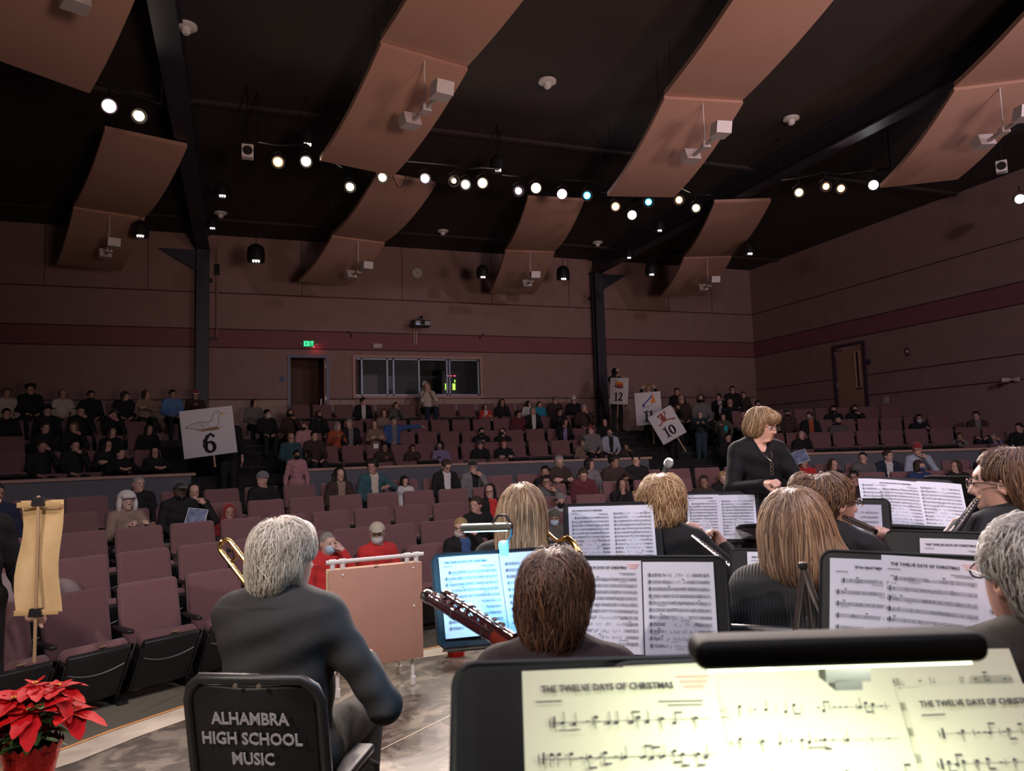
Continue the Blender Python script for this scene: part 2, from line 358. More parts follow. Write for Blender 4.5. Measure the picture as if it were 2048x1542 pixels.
# ------------------------------------------------------------------ things on the back wall
t = empty('exit_sign', tuple(onY(617, 688, YB-.02)), 0, 'green lit EXIT sign with emergency lamps above the back door', 'exit sign')
mb = MB(); mb.rbox((0, -.02, 0), (.30, .06, .19), .012); mb.build('housing', mat('grey_sign_case', (.28, .26, .27), .5), t)
mb = MB(); mb.box((0, -.053, 0), (.265, .006, .165)); mb.build('face_plate', mat('dark_green_plate', (0, .03, .01), .5, emit=(0, .22, .05), estr=.6), t, False)
EXG = mat('exit_green_letters', (0, .5, .1), .5, emit=(.04, 1, .22), estr=3.0)
LET = {'E': [(0, 0, .3, 1), (0, 0, 1, .18), (0, .41, .8, .59), (0, .82, 1, 1)], 'I': [(.3, 0, .7, 1)], 'T': [(.35, 0, .65, 1), (0, .82, 1, 1)]}
mb = MB(); x = -.112
for chh in 'EXIT':
    wd = .026 if chh == 'I' else .052
    if chh == 'X':
        for sg in (1, -1):
            mb.prism([(-.009-sg*.02, -.058), (.009-sg*.02, -.058), (.009+sg*.02, .058), (-.009+sg*.02, .058)], (0, -.004, 0), (x+wd/2, -.056, 0), (1, 0, 0), (0, 0, 1))
    else:
        for a, b, c_, d_ in LET[chh]: mb.box((x+(a+c_)/2*wd, -.058, (b+d_)/2*.116-.058), ((c_-a)*wd, .004, (d_-b)*.116))
    x += wd+.014
mb.build('lettering', EXG, t, False)
for sx in (-1, 1):
    mb = MB(); mb.tube([(sx*.15, -.02, .0), (sx*.18, -.03, .02), (sx*.20, -.04, 0)], .012); mb.lathe([(0, 0), (.03, .0), (.035, .03), (0, .05)], (sx*.2, -.03, -.005), ax=(0, -1, 0)); mb.build('emergency_lamp', _M['grey_sign_case'], t)
mb = MB(); mb.cyl((.13, -.055, -.085), (.13, -.062, -.085), .012); mb.build('test_light', mat('red_indicator', (.3, 0, 0), .5, emit=(1, .05, .05), estr=10), t)
lamp('exit_sign_indicator_light', 'POINT', tuple(onY(617, 688, YB-.12)+Vector((.2, 0, -.09))), .35, (1, .05, .08), shadow_soft_size=.02)
def wallbox(name, px, py, Y, sx, sz, d, m, label, cat, wall='b'):
    p = onY(px, py, YB) if wall == 'b' else onX(px, py, XR)
    mb = MB()
    if wall == 'b': mb.rbox((0, -d/2, 0), (sx, d, sz), .008)
    else: mb.rbox((-d/2, 0, 0), (d, sx, sz), .008)
    o = mb.build(name, m); o.location = p; tag(o, label, cat); return o
wallbox('wall_speaker_box', 755, 692, YB, .24, .12, .05, mat('pale_grey_box', (.5, .42, .43), .5), 'small white box on the maroon wall band above the booth window', 'box')
wallbox('room_sign', 564.5, 758.5, YB, .13, .14, .01, mat('blue_plaque', (.05, .08, .18), .5), 'small blue plaque on the wall beside the dark doorway', 'sign')
wallbox('room_sign', 1737, 724, YB, .16, .15, .01, mat('violet_plaque', (.05, .035, .09), .5), 'small dark plaque on the side wall beside the wooden door', 'sign', 'r')
wallbox('light_switch_plate', 1771.5, 801, YB, .2, .18, .02, mat('pale_switch', (.5, .38, .36), .5), 'pale switch plate on the side wall below the wooden door handle', 'switch', 'r')
t = empty('wall_strobe', tuple(onX(1818, 703, XR)), 0, 'small fire alarm strobe on the side wall', 'alarm'); mb = MB(); mb.rbox((-.02, 0, 0), (.04, .14, .2), .008); mb.build('housing', mat('alarm_case', (.16, .09, .09), .5), t)
mb = MB(); mb.rbox((-.05, .02, .0), (.03, .05, .05), .01); mb.build('lens', WHITEP, t)
t = empty('wall_camera', tuple(onX(2036, 759, XR)), 0, 'pale swivel camera bracket on the side wall', 'camera'); mb = MB(); mb.rbox((-.03, 0, 0), (.06, .1, .1), .01); mb.build('mount_plate', _M['pale_switch'], t)
mb = MB(); mb.cyl((-.05, 0, 0), (-.2, .1, .0), .02); mb.rbox((-.24, .12, 0), (.16, .1, .09), .02, rot=(0, 0, -.5)); mb.build('camera_body', _M['pale_switch'], t)
# clock
t = empty('wall_clock', tuple(onY(834, 546.5, YB-.01)), 0, 'round white wall clock high on the back wall', 'clock')
mb = MB(); mb.lathe([(0, .0), (.165, 0), (.165, .03), (.15, .045), (.145, .03)], ax=(0, -1, 0), n=32); mb.build('rim', mat('grey_clock_rim', (.3, .27, .28), .4), t)
mb = MB(); mb.lathe([(0, .028), (.147, .028)], ax=(0, -1, 0), n=32); mb.build('dial', mat('clock_dial', (.55, .52, .54), .6), t)
mb = MB()
for k in range(12):
    a = k*pi/6; mb.box((.12*sin(a), -.031, .12*cos(a)), (.012, .003, .03), rot=(0, a, 0))
mb.build('hour_marks', BLACK, t, False)
mb = MB()
for a, l, wd in ((radians(-35), .075, .014), (radians(150), .105, .010)): mb.box((sin(a)*l/2, -.034, cos(a)*l/2), (wd, .003, l), rot=(0, a, 0))
mb.build('clock_hand', BLACK, t, False)
# projector on wall bracket
pp = onY(842, 648, YB-.55)
t = empty('video_projector', tuple(pp), 0, 'black and white projector on a wall arm above the booth window', 'projector')
mb = MB(); mb.rbox((0, 0, 0), (.46, .34, .17), .025); mb.build('case', BLACK, t)
mb = MB(); mb.rbox((-.12, -.172, 0), (.13, .02, .12), .006); mb.rbox((.14, -.172, 0), (.15, .02, .12), .006); mb.build('front_panel', mat('pale_projector_front', (.42, .42, .46), .5), t)
mb = MB(); mb.cyl((0.01, -.16, 0), (.01, -.2, 0), .045, n=20); mb.build('lens', mat('dark_lens', (.01, .01, .015), .08), t)
mb = MB(); mb.box((0, .3, .13), (.08, .5, .05)); mb.box((0, .02, .11), (.12, .12, .1)); mb.cyl((-.02, -.06, .16), (.03, .0, .2), .03); mb.build('mount_arm', BLACKM, t)
mb = MB(); mb.box((-.075, .52, -.28), (.03, .03, .42)); mb.box((-.015, .52, -.28), (.03, .03, .42)); mb.build('cable_trunking', mat('pale_trunking', (.42, .3, .28), .5), t, False)
mb = MB(); mb.box((-.13, -.185, -.03), (.012, .004, .012)); mb.build('power_light', mat('blue_led', (0, 0, .3), .5, emit=(.1, .3, 1), estr=6), t, False)
for px, py, sg, lb in ((699, 668, -1, 'thin hooked bracket on the wall beside the exit sign'), (963, 672, 1, 'thin slanted bracket on the wall past the projector')):
    o = MB(); o.tube([(sg*.06, -.1, .06), (sg*.02, -.08, .03), (-sg*.04, -.03, -.02), (-sg*.05, 0, -.07)], .012); o.box((-sg*.05, 0, -.06), (.05, .03, .06))
    b = o.build('wall_bracket', WJOINT); b.location = onY(px, py, YB-.01); tag(b, lb, 'bracket')
# ================================================================== terraces, stage, partition
def pol(r, th, z=0.0): return Vector((CTR.x+r*sin(th), CTR.y+r*cos(th), z))
def rmax(th):
    a = []
    if cos(th) > 1e-6: a.append((YB-CTR.y)/cos(th))
    if sin(th) > 1e-6: a.append((XR-CTR.x)/sin(th))
    if sin(th) < -1e-6: a.append((XL-CTR.x)/sin(th))
    return min(a)
ROWR = dict(A=10.3, B=11.2, C=12.1, D=13.0, E=13.9, U1=18.7, U2=19.6, U3=20.5, U4=21.4)
ROWZ = dict(A=-.27, B=-.13, C=.01, D=.145, E=.28, U1=.90, U2=1.20, U3=1.52, U4=1.97)
RB = [(8.4, 10.45, -.27), (10.45, 11.35, -.13), (11.35, 12.25, .01), (12.25, 13.15, .145), (13.15, 17.82, .28), (17.82, 18.85, .90), (18.85, 19.75, 1.20), (19.75, 20.65, 1.52), (20.65, 40, 1.97)]
TH0, TH1 = radians(-62), radians(66)
def zone_mesh(mb, r0, r1, z, t0=TH0, t1=TH1, n=90, zb=-.8, mi=0):
    for i in range(n):
        a, b = t0+(t1-t0)*i/n, t0+(t1-t0)*(i+1)/n
        ma, mbx = rmax(a), rmax(b)
        if r0 >= min(ma, mbx)-.01 and r0 >= max(ma, mbx)-.01: continue
        q = [pol(min(r0, ma), a, z), pol(min(r0, mbx), b, z), pol(min(r1, mbx), b, z), pol(min(r1, ma), a, z)]
        p = [Vector((v.x, v.y, zb)) for v in q]
        mb.add(q+p[:2], [(0, 3, 2, 1), (0, 1, 5, 4)], mi)
DRR = 1.1; THR = radians(22.0)        # the right hand block steps forward of the others
mb = MB()
for r0, r1, z in RB:
    mi = 0 if z < -.2 else 1
    if z < .2: zone_mesh(mb, r0, r1, z, mi=mi)
    elif z < .3: zone_mesh(mb, r0, r1, z, TH0, THR, 60, mi=mi); zone_mesh(mb, r0, r1-DRR, z, THR, TH1, 40, mi=mi)
    else:
        zone_mesh(mb, r0, r1, z, TH0, THR, 60, mi=mi); zone_mesh(mb, r0-DRR, min(r1, 41)-DRR, z, THR, TH1, 40, mi=mi)
        q = [pol(r0-DRR, THR, -.8), pol(min(r1-DRR, rmax(THR)), THR, -.8), pol(min(r1-DRR, rmax(THR)), THR, z), pol(r0-DRR, THR, z)]; mb.add(q, [(0, 1, 2, 3)], 1)
struct(mb.build('floor', [FLOORH, CARPET], smooth=False))
# aisle steps
AIS_L = (radians(-17.7), radians(-11.2)); AIS_R = (radians(13.6), radians(22.0))
mb = MB()
for t0, t1 in (AIS_L, AIS_R):
    for r0, r1, z in ((17.25, 17.55, .43), (17.55, 17.82, .60), (17.82, 18.1, .75), (18.6, 18.85, 1.05), (19.5, 19.75, 1.36), (20.15, 20.4, 1.67), (20.4, 20.65, 1.82)):
        zone_mesh(mb, r0, r1, z, t0, t1, n=5, zb=z-.5)
        zone_mesh(mb, r0, r0+.03, z+.003, t0, t1, n=5, zb=z-.03, mi=1)
struct(mb.build('floor_aisle_steps', [mat('dark_step_carpet', (.014, .014, .016), .95), mat('step_nosing', (.05, .05, .055), .5)], smooth=False))
# stage floor: edge follows the pale lip strip seen in the photo
EDGE = [onz(x, y, 0).xy for x, y in ((30, 1530), (100, 1508), (220, 1462), (350, 1418), (480, 1377), (640, 1335), (750, 1312), (860, 1297), (990, 1268))]
EDGE = [Vector((EDGE[0].x-2.6, EDGE[0].y-1.5)), Vector((EDGE[0].x-1.2, EDGE[0].y-.62))]+EDGE+[Vector((3.2, 6.42)), Vector((4.6, 6.6)), Vector((6.2, 6.5)), Vector((8.5, 6.0)), Vector((11, 5.0)), Vector((13, 3.8)), Vector((15.7, 2))]
def off(P, d):
    o = []
    for i, p in enumerate(P):
        t = (P[min(i+1, len(P)-1)]-P[max(i-1, 0)]).normalized(); o.append(p+Vector((t.y, -t.x))*d)
    return o
ED2 = off(EDGE, .235)
STG = mat('scuffed_stage_floor', (.115, .098, .078), .32, two=(.24, .205, .16), vscale=2.3, bump=.06, bscale=9, spec=.6)
nt = STG.node_tree; N = nt.nodes
n2 = N.new('ShaderNodeTexNoise'); n2.inputs['Scale'].default_value = 4; n2.inputs['Detail'].default_value = 9; n2.inputs['Roughness'].default_value = .7; n2.inputs['Distortion'].default_value = .5
r2 = N.new('ShaderNodeValToRGB'); r2.color_ramp.elements[0].position = .47; r2.color_ramp.elements[1].position = .56; r2.color_ramp.elements[0].color = (.16, .15, .14, 1); r2.color_ramp.elements[1].color = (1, 1, 1, 1)
tcn = N.new('ShaderNodeTexCoord'); nt.links.new(tcn.outputs['Object'], n2.inputs['Vector']); nt.links.new(n2.outputs['Fac'], r2.inputs['Fac'])
mx = N.new('ShaderNodeMix'); mx.data_type = 'RGBA'; mx.blend_type = 'MULTIPLY'; mx.inputs[0].default_value = .92
src = N['Principled BSDF'].inputs['Base Color'].links[0].from_socket
nt.links.new(src, mx.inputs[6]); nt.links.new(r2.outputs['Color'], mx.inputs[7]); nt.links.new(mx.outputs[2], N['Principled BSDF'].inputs['Base Color'])
mb = MB()
n = len(EDGE)
vs = [(p.x, p.y, 0) for p in ED2]+[(p.x, -6, 0) for p in ED2]
mb.add(vs, [(i, n+i, n+i+1, i+1) for i in range(n-1)])
struct(mb.build('floor_stage', STG, smooth=False))
STRIP = mat('scuffed_pale_stage_lip', (.36, .31, .25), .5, two=(.50, .44, .36), vscale=5, bump=.03)
mb = MB(); vs = [(p.x, p.y, .002) for p in EDGE]+[(p.x, p.y, .002) for p in ED2]+[(p.x, p.y, -.3) for p in EDGE]
mb.add(vs, [(i, n+i, n+i+1, i+1) for i in range(n-1)]+[(i, i+1, 2*n+i+1, 2*n+i) for i in range(n-1)])
struct(mb.build('trim_4', STRIP, smooth=False))
mb = MB(); e0, e1 = off(EDGE, -.004), off(EDGE, .022)
mb.add([(p.x, p.y, .005) for p in e0]+[(p.x, p.y, .005) for p in e1]+[(p.x, p.y, -.03) for p in e0], [(i, n+i, n+i+1, i+1) for i in range(n-1)]+[(i, i+1, 2*n+i+1, 2*n+i) for i in range(n-1)])
struct(mb.build('trim_5', mat('orange_edge_strip', (.52, .23, .07), .5), smooth=False))
# board seam lines on the stage
mb = MB()
for a, b in (((905, 1430), (1010, 1392)), ((905, 1428), (760, 1500)), ((1010, 1392), (1120, 1360))):
    p, q = onz(*a, .001), onz(*b, .001); d = (q-p).normalized(); s_ = Vector((-d.y, d.x, 0))*.004
    mb.add([p-s_, q-s_, q+s_, p+s_], [(0, 1, 2, 3)])
struct(mb.build('trim_6', mat('pale_seam', (.5, .42, .3), .5), smooth=False))
# partition wall with cap
def arcbox(mb, r0, r1, z0, z1, t0, t1, n=28):
    P = []
    for i in range(n+1):
        t = t0+(t1-t0)*i/n; m = rmax(t)-.01; P.append([pol(min(r0, m), t, z0), pol(min(r1, m), t, z0), pol(min(r1, m), t, z1), pol(min(r0, m), t, z1)])
    vs = [p for q in P for p in q]; fs = []
    for i in range(n):
        a = i*4; fs += [(a+3, a+2, a+6, a+7), (a, a+3, a+7, a+4), (a+1, a+5, a+6, a+2), (a, a+4, a+5, a+1)]
    fs += [(0, 1, 2, 3), (n*4+3, n*4+2, n*4+1, n*4)]
    mb.add(vs, fs)
def thof(p): return atan2(p.x-CTR.x, p.y-CTR.y)
RW = 17.8-DRR
segs = [(radians(-42), thof(onr(380, 951, 17.8))), (thof(onr(600, 938, 17.8)), thof(onr(1295, 912, 17.8))), (thof(onr(1510, 905, RW)), radians(52))]
for i, (a, b) in enumerate(segs):
    s_ = DRR if i == 2 else 0
    mb = MB(); arcbox(mb, 17.72-s_, 17.84-s_, .28, 1.25, a, b); wq = struct(mb.build('wall_partition', PARTM, smooth=False))
    mb = MB(); e_ = .004; arcbox(mb, 17.69-s_, 17.87-s_, 1.25, 1.30, a-e_, b+e_); c_ = mb.build('cap_rail', CAPW, wq, smooth=False)
SEG = segs
# ================================================================== theatre seats
SEATF = mat('maroon_seat_fabric', (.168, .077, .083), .9, bump=.25, bscale=420, var=.07, vscale=40, sheen=.25)
SHELL = mat('black_seat_shell', (.016, .015, .016), .38)
TAGM = mat('brass_tag', (.6, .5, .3), .35, metal=.8)
def bend_back(p):   # wider at the middle, slightly hollow
    x, y, z = p; return (x*(1+.05*(-z)/.22*.4), y-.03*(x/.22)**2, z)
def make_seat(tipped, end):
    root = empty('theatre_seat', (0, 0, -50))
    mb = MB(); mb.rbox((0, .03, .61), (.465, .085, .47), .035, rot=(-.20, 0, 0), n=3, f=bend_back); mb.build('backrest', SEATF, root, ang=60)
    mb = MB(); mb.rbox((0, .082, .56), (.44, .03, .50), .014, rot=(-.20, 0, 0), n=2, f=bend_back); mb.build('back_shell', SHELL, root)
    if tipped: c, rot = (0, -.235, .30), radians(-60)
    else: c, rot = (0, -.26, .37), radians(-4)
    R = Euler((rot, 0, 0)).to_matrix()
    def T(p): return tuple(R @ Vector(p)+Vector(c))
    mb = MB(); mb.rbox(T((0, 0, .035)), (.455, .42, .10), .04, rot=(rot, 0, 0), n=3); mb.build('seat_cushion', SEATF, root, ang=60)
    mb = MB(); mb.rbox(T((0, .0, -.035)), (.43, .44, .05), .02, rot=(rot, 0, 0), n=2)
    for s in (-1, 1): mb.rbox(T((s*.222, .02, -.01)), (.018, .36, .10), .008, rot=(rot, 0, 0), n=2)
    sh = mb.build('seat_pan', SHELL, root)
    mb = MB(); mb.tube([T((x, -.03+.05*(x/.19)**2*-1, -.062)) for x in np.linspace(-.19, .19, 9)], .006, 6); mb.build('rib', mat('grey_shell_rib', (.10, .10, .10), .4), sh)
    mb = MB(); mb.rbox(T((.03, -.222, .0)), (.05, .006, .018), .002, rot=(rot, 0, 0), n=1); mb.build('number_tag', TAGM, sh)
    for s in ((-1, 1) if end else (-1,)):
        mb = MB(); mb.rbox((s*.27, -.15, .54), (.055, .30, .032), .014, n=2); mb.build('armrest', SHELL, root)
        mb = MB(); mb.box((s*.27, -.02, .27), (.03, .12, .50), taper=(1, 1.6)); mb.box((s*.27, -.05, .012), (.07, .26, .024)); mb.cyl((s*.27-.0, -.15, .02), (s*.27, -.15, .035), .012); mb.build('support_leg', BLACKM, root, False)
    remember(root); return root
SEATP = {(t, e): make_seat(t, e) for t in (0, 1) for e in (0, 1)}
PITCHS = .54
def phase(row, px, py, dr=0):
    p = onr(px, py, ROWR[row]-dr); return thof(p)
# (row, anchor px of one seat centre, from px, to px, angular limits)
ROWS = {'A': (300, 1161, -120, 1010, None), 'B': (291, 1097, -120, 1150, None), 'C': (281, 1055, -120, 1190, None), 'D': (615, 995, -80, 2120, None), 'E': (600, 968, -60, 2120, None)}
UP = {'U1': ((20, 890), (705, 888), (1640, 876)), 'U2': ((20, 860), (855, 863), (1690, 850)), 'U3': ((20, 838), (838, 840), (1650, 830)), 'U4': ((60, 808), (600, 808), (1465, 800))}
OCC = {}; OCCL = {}      # filled by the audience table: row -> list of angles
SEATLIST = []
def px_of(p):
    v = Vector(p)-CAM; zz = v.dot(_F)
    return (1024+FOC*v.dot(_R)/zz, 771-FOC*v.dot(_U)/zz, zz)
def row_angles(row, th, a, b):
    st = PITCHS/ROWR[row]; k0 = math.ceil((a-th)/st); k1 = math.floor((b-th)/st)
    return [th+k*st for k in range(k0, k1+1)]
for row, (px, py, x0, x1, _) in ROWS.items():
    th = phase(row, px, py)
    for t in row_angles(row, th, radians(-50), radians(55)):
        q = pol(ROWR[row], t, ROWZ[row]+.8); u = px_of(q)
        if x0 < u[0] < x1 and rmax(t) > ROWR[row]+.45 and CTR.x+ROWR[row]*sin(t) < XR-.35: SEATLIST.append((row, t, 'lower'))
LB = {'U1': None}
for row, anc in UP.items():
    lims = ((radians(-40), SEG[0][1]-.006), (SEG[1][0]+.012, SEG[1][1]-.012), (SEG[2][0]+.012, radians(50)))
    for k, (a, b) in enumerate(lims):
        dr = DRR if k == 2 else 0
        if k == 2 and row == 'U4': continue
        if row == 'U4': b = b if k != 0 else b+.0
        th = phase(row, *anc[k], dr)
        for t in row_angles(row, th, a+.27/ROWR[row], b-.27/ROWR[row]):
            q = pol(ROWR[row]-dr, t, ROWZ[row]+.8); u = px_of(q)
            if -60 < u[0] < 2100 and rmax(t) > ROWR[row]-dr+.55 and CTR.x+(ROWR[row]-dr)*sin(t) < XR-.35: SEATLIST.append((row, t, ('left', 'middle', 'right')[k]))
RN = {'A': 'front row of the lower seating', 'B': 'second row of the lower seating', 'C': 'third row of the lower seating', 'D': 'fourth row of the lower seating', 'E': 'last lower row before the grey partition',
      'U1': 'first row behind the grey partition', 'U2': 'second row behind the partition', 'U3': 'third row behind the partition', 'U4': 'back row by the wall'}
def place_seats():
    usedp = set(); cnt = {}
    ORD = 'first second third fourth fifth sixth seventh eighth ninth tenth eleventh twelfth thirteenth fourteenth fifteenth sixteenth seventeenth eighteenth nineteenth twentieth'.split()
    ORD += ['twenty-'+w for w in ORD[:9]]+['thirtieth']
    for i, (row, t, blk) in enumerate(SEATLIST):
        occ = any(abs(t-o)*ROWR[row] < .27 for o in OCC.get(row, []))
        nxt = any(r2 == row and b2 == blk and abs(t2-t-PITCHS/ROWR[row]) < .004 for r2, t2, b2 in SEATLIST)
        P = SEATP[(0 if occ else 1, 0 if nxt else 1)]
        if P.name not in usedp: usedp.add(P.name); o = P
        else: o = copy_tree(P)
        o.location = pol(ROWR[row]-(DRR if blk == 'right' else 0), t, ROWZ[row]); o.rotation_euler = (0, 0, -t)
        if occ: pn = min(((abs(t-o_), lb_) for o_, lb_ in zip(OCC[row], OCCL[row])))[1]
        k = (row, blk, occ); cnt[k] = cnt.get(k, 0)+1
        g = ('occupied' if occ else 'empty')+' seats, '+RN[row]+' '+blk
        nm = {'A': 'front row', 'B': 'second lower row', 'C': 'third lower row', 'D': 'fourth lower row', 'E': 'last lower row', 'U1': 'row behind partition', 'U2': 'second row behind partition', 'U3': 'third row behind partition', 'U4': 'back row'}[row]
        bl = {'left': ', duck sign block', 'middle': ', middle block', 'right': ', side door block', 'lower': ''}[blk]
        if occ:
            wd = ('maroon seat under '+pn).split()[:16]
            while wd[-1] in ('the', 'a', 'an', 'in', 'of', 'by', 'on', 'his', 'her', 'and', 'with', 'to', 'at', 'near', 'beside', 'behind', 'before', 'under', 'below', 'over', 'past', 'from', 'between', 'black'): wd.pop()
            lb = ' '.join(wd)
        else: lb = 'empty maroon seat, '+nm+bl+', '+ORD[cnt[k]-1]+' empty from duck sign side'
        tag(o, lb, 'seat', g)
    for P in SEATP.values():
        if P.name not in usedp:
            for c in list(P.children_recursive)+[P]: bpy.data.objects.remove(c)
# ================================================================== ceiling clouds, hung lights, detectors
def cloud(c0, c1, ang0, ang1, z0, z1, sag, label, w=1.2):
    root = empty('ceiling_cloud', ((c0[0]+c1[0])/2, (c0[1]+c1[1])/2, (z0+z1)/2), 0, label, 'ceiling panel')
    O = root.location
    g = []; nr = 13
    for i in range(nr):
        s = i/(nr-1); a = radians(ang0+(ang1-ang0)*s); c = Vector((c0[0]+(c1[0]-c0[0])*s, c0[1]+(c1[1]-c0[1])*s, z0+(z1-z0)*s-sag*4*s*(1-s)))
        d = Vector((cos(a), sin(a), 0))*w/2; g.append([c-d-O, c-d*.33-O, c+d*.33-O, c+d-O])
    mb = MB(); mb.sheet([[p+Vector((0, 0, .0)) for p in r] for r in g], th=-.075); ob = mb.build('panel', CLOUD, root, ang=30)
    mb = MB()
    for r in (g[1], g[-2]):
        for p in (r[0], r[-1]): mb = MB(); mb.cyl(p+Vector((0, 0, .04)), Vector((p.x, p.y, ZC-.02-O.z)), .004, n=5); mb.build('hanger_wire', BLACKM, root)
    return root
CL = {  # seam, far end, near end, angles
 'H': ((-1.24, 7.1), (-2.16, 9.35), (-.30, 4.6), 33), 'A': ((2.18, 8.72), (1.70, 11.2), (2.66, 5.9), 13),
 'B': ((6.25, 8.72), (6.60, 11.2), (5.85, 5.9), -10), 'C': ((10.04, 7.1), (10.96, 9.35), (9.05, 4.6), -33)}
CN = {'H': 'in the dark upper corner', 'A': 'above the exit sign side', 'B': 'between the blue spotlights and the smoke detector', 'C': 'beside the white square speaker at the side wall',
      'D': 'in the back arc above the duck sign', 'E': 'in the back arc by the round clock', 'F': 'in the back arc beyond the yellow lit spotlights', 'G': 'in the back arc nearest the conductor side corner'}
for k, (s, f, n_, a) in CL.items():
    cloud(n_, s, a-2, a, 6.80, 6.47, .07, 'long beige cloud panel, stage end, '+CN[k])
    cloud(s, f, a, a+(2 if a > 0 else -2), 6.42, 5.88, .10, 'short beige cloud panel, lower end, '+CN[k])
CB = {'D': ((-2.28, 15.47), (-3.0, 17.8), (-1.37, 12.73), 18), 'E': ((2.45, 16.1), (1.92, 18.26), (2.94, 13.4), 12), 'F': ((6.45, 16.1), (6.8, 18.4), (6.1, 13.7), -7), 'G': ((11.0, 15.56), (11.6, 17.7), (10.0, 12.8), -20)}
for k, (s, f, n_, a) in CB.items():
    cloud(n_, s, a, a, 6.62, 6.22, .13, 'long beige cloud panel, upper part, '+CN[k])
    cloud(s, f, a, a-3 if a > 0 else a+3, 6.18, 5.68, .10, 'short beige cloud panel, drooping end, '+CN[k])
# pendant uplights hung from the seams
PWH = mat('white_pendant_metal', (.62, .58, .60), .45)
def pendant(s, f, z, label, sc=1.0, zt=6.45):
    d = Vector((f[0]-s[0], f[1]-s[1], 0)).normalized(); ang = atan2(d.y, d.x)
    r = empty('pendant_uplight', (s[0]+d.x*.05, s[1]+d.y*.05, z), ang, label, 'pendant light'); r.scale = (sc, sc, sc)
    mb = MB(); mb.cyl((0, 0, .05), (0, 0, (zt-z)/sc-.03), .009, n=8); mb.build('rod', PWH, r)
    mb = MB(); mb.box((0, 0, 0), (.13, .12, .09), taper=(.7, .7)); mb.build('hub', PWH, r, False)
    mb = MB(); mb.box((.0, 0, 0), (.78, .035, .05)); mb.build('crossbar', PWH, r, False)
    for sg in (-1, 1):
        mb = MB(); mb.prism([(sg*.34, -.05), (sg*.56, -.05), (sg*.60, .10), (sg*.42, .13)], (0, .22, 0), (0, -.11, 0), (1, 0, 0), (0, 0, 1)); mb.build('lamp_head', PWH, r, False)
for k, (s, f, n_, a) in list(CL.items()): pendant(s, f, 5.78, 'white double headed uplight under the cloud '+CN[k], zt=6.5)
for k, (s, f, n_, a) in list(CB.items()): pendant(s, f, 5.5, 'small white pendant uplight under the cloud '+CN[k], .95, zt=6.25)
SMK = [(-.66, 10.22, 'before the coloured spotlights, duck sign side'), (4.47, 10.22, 'between the two large middle clouds'), (9.11, 10.22, 'beside the lit streak of the side girder'), (-.4, 18.1, 'near the dark column top by the exit side'), (4.9, 18.2, 'above the clock side of the back wall'), (9.3, 18.2, 'near the column by the number 12 sign')]
for x, y, lb in SMK:
    r = empty('smoke_detector', (x, y, ZC), 0, 'round white smoke detector on the ceiling '+lb, 'smoke detector')
    mb = MB(); mb.lathe([(0, -.001), (.14, -.001), (.14, -.03), (.11, -.045), (0, -.045)], n=24); mb.build('base', WHITEP, r)
    mb = MB(); mb.lathe([(.06, -.045), (.06, -.10), (.035, -.125), (0, -.125)], n=20); mb.build('sensor_head', WHITEP, r)
HL = [(512, 512, 5.9, 1.25, 'nearest the exit side column'), (1126, 550, 5.9, 1.1, 'beside the column by the number 12 sign'), (965, 547, 5.9, 1.0, 'high between the clock and the yellow lit spotlights'), (1302, 542, 5.9, 1.0, 'in the dark gap past the number 12 column'),
      (1498, 500, 6.0, 1, 'at the dark corner over the far seats'), (615, 280, 6.5, .9, 'just above the pair of warm spotlights'), (995, 332, 6.5, .9, 'above the row of middle spotlights'), (445, 384, 6.4, .9, 'between the two dark ceiling beams'), (1257, 510, 6.3, .8, 'beyond the brightest white spotlight'),
      (1318, 455, 6.3, .8, 'just past the brightest white spotlight'), (425, 450, 6.4, .8, 'right at the top of the exit side column'), (281, 463, 5.9, 1, 'beside the clouds above the duck sign')]
CHR = mat('bright_reflector', (.85, .82, .85), .12, metal=1)
for x, y, z, s, lb in HL:
    p = onz(x, y, z) if onz(x, y, z).y < 19.3 else onY(x, y, 19.3)
    r = empty('house_light', tuple(p), 0, 'black bell shaped house light '+lb, 'pendant light'); r.scale = (s, s, s)
    mb = MB(); mb.lathe([(0, .20), (.07, .20), (.13, .15), (.15, .06), (.15, -.1), (.14, -.1), (.13, .05), (.06, .14)], n=24); mb.build('shade', BLACK, r)
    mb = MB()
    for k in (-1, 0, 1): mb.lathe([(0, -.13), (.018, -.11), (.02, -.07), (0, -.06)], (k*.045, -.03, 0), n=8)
    mb.build('bulb', mat('painted_glint_bulb', (.8, .75, .78), .2, emit=(1, .9, .92), estr=.8), r)  # weak emission paints the reflector glint onto the unlit bulbs
    mb = MB(); mb.cyl((0, 0, .2), (0, 0, (ZC-p.z)/s), .006, n=6); mb.build('cord', BLACKM, r)
# white square monitor speakers
for x, y, lb in ((495, 304, 'next to the orange lit spotlight'), (2003, 334, 'near the side wall')):
    p = onz(x, y, 6.15); r = empty('monitor_speaker', tuple(p), atan2(-(CAM.x-p.x), CAM.y-p.y)+pi, 'small white square speaker with a round black cone '+lb, 'speaker')
    mb = MB(); mb.rbox((0, 0, 0), (.17, .15, .20), .01); mb.build('cabinet', WHITEP, r)
    mb = MB(); mb.lathe([(0, .0), (.07, .0), (.075, -.006), (.08, 0)], (0, -.077, 0), ax=(0, -1, 0), n=24); mb.build('cone', BLACK, r)
    mb = MB(); mb.cyl((0, 0, .1), (0, 0, ZC-p.z), .012, n=8); mb.build('mount_pole', BLACKM, r)
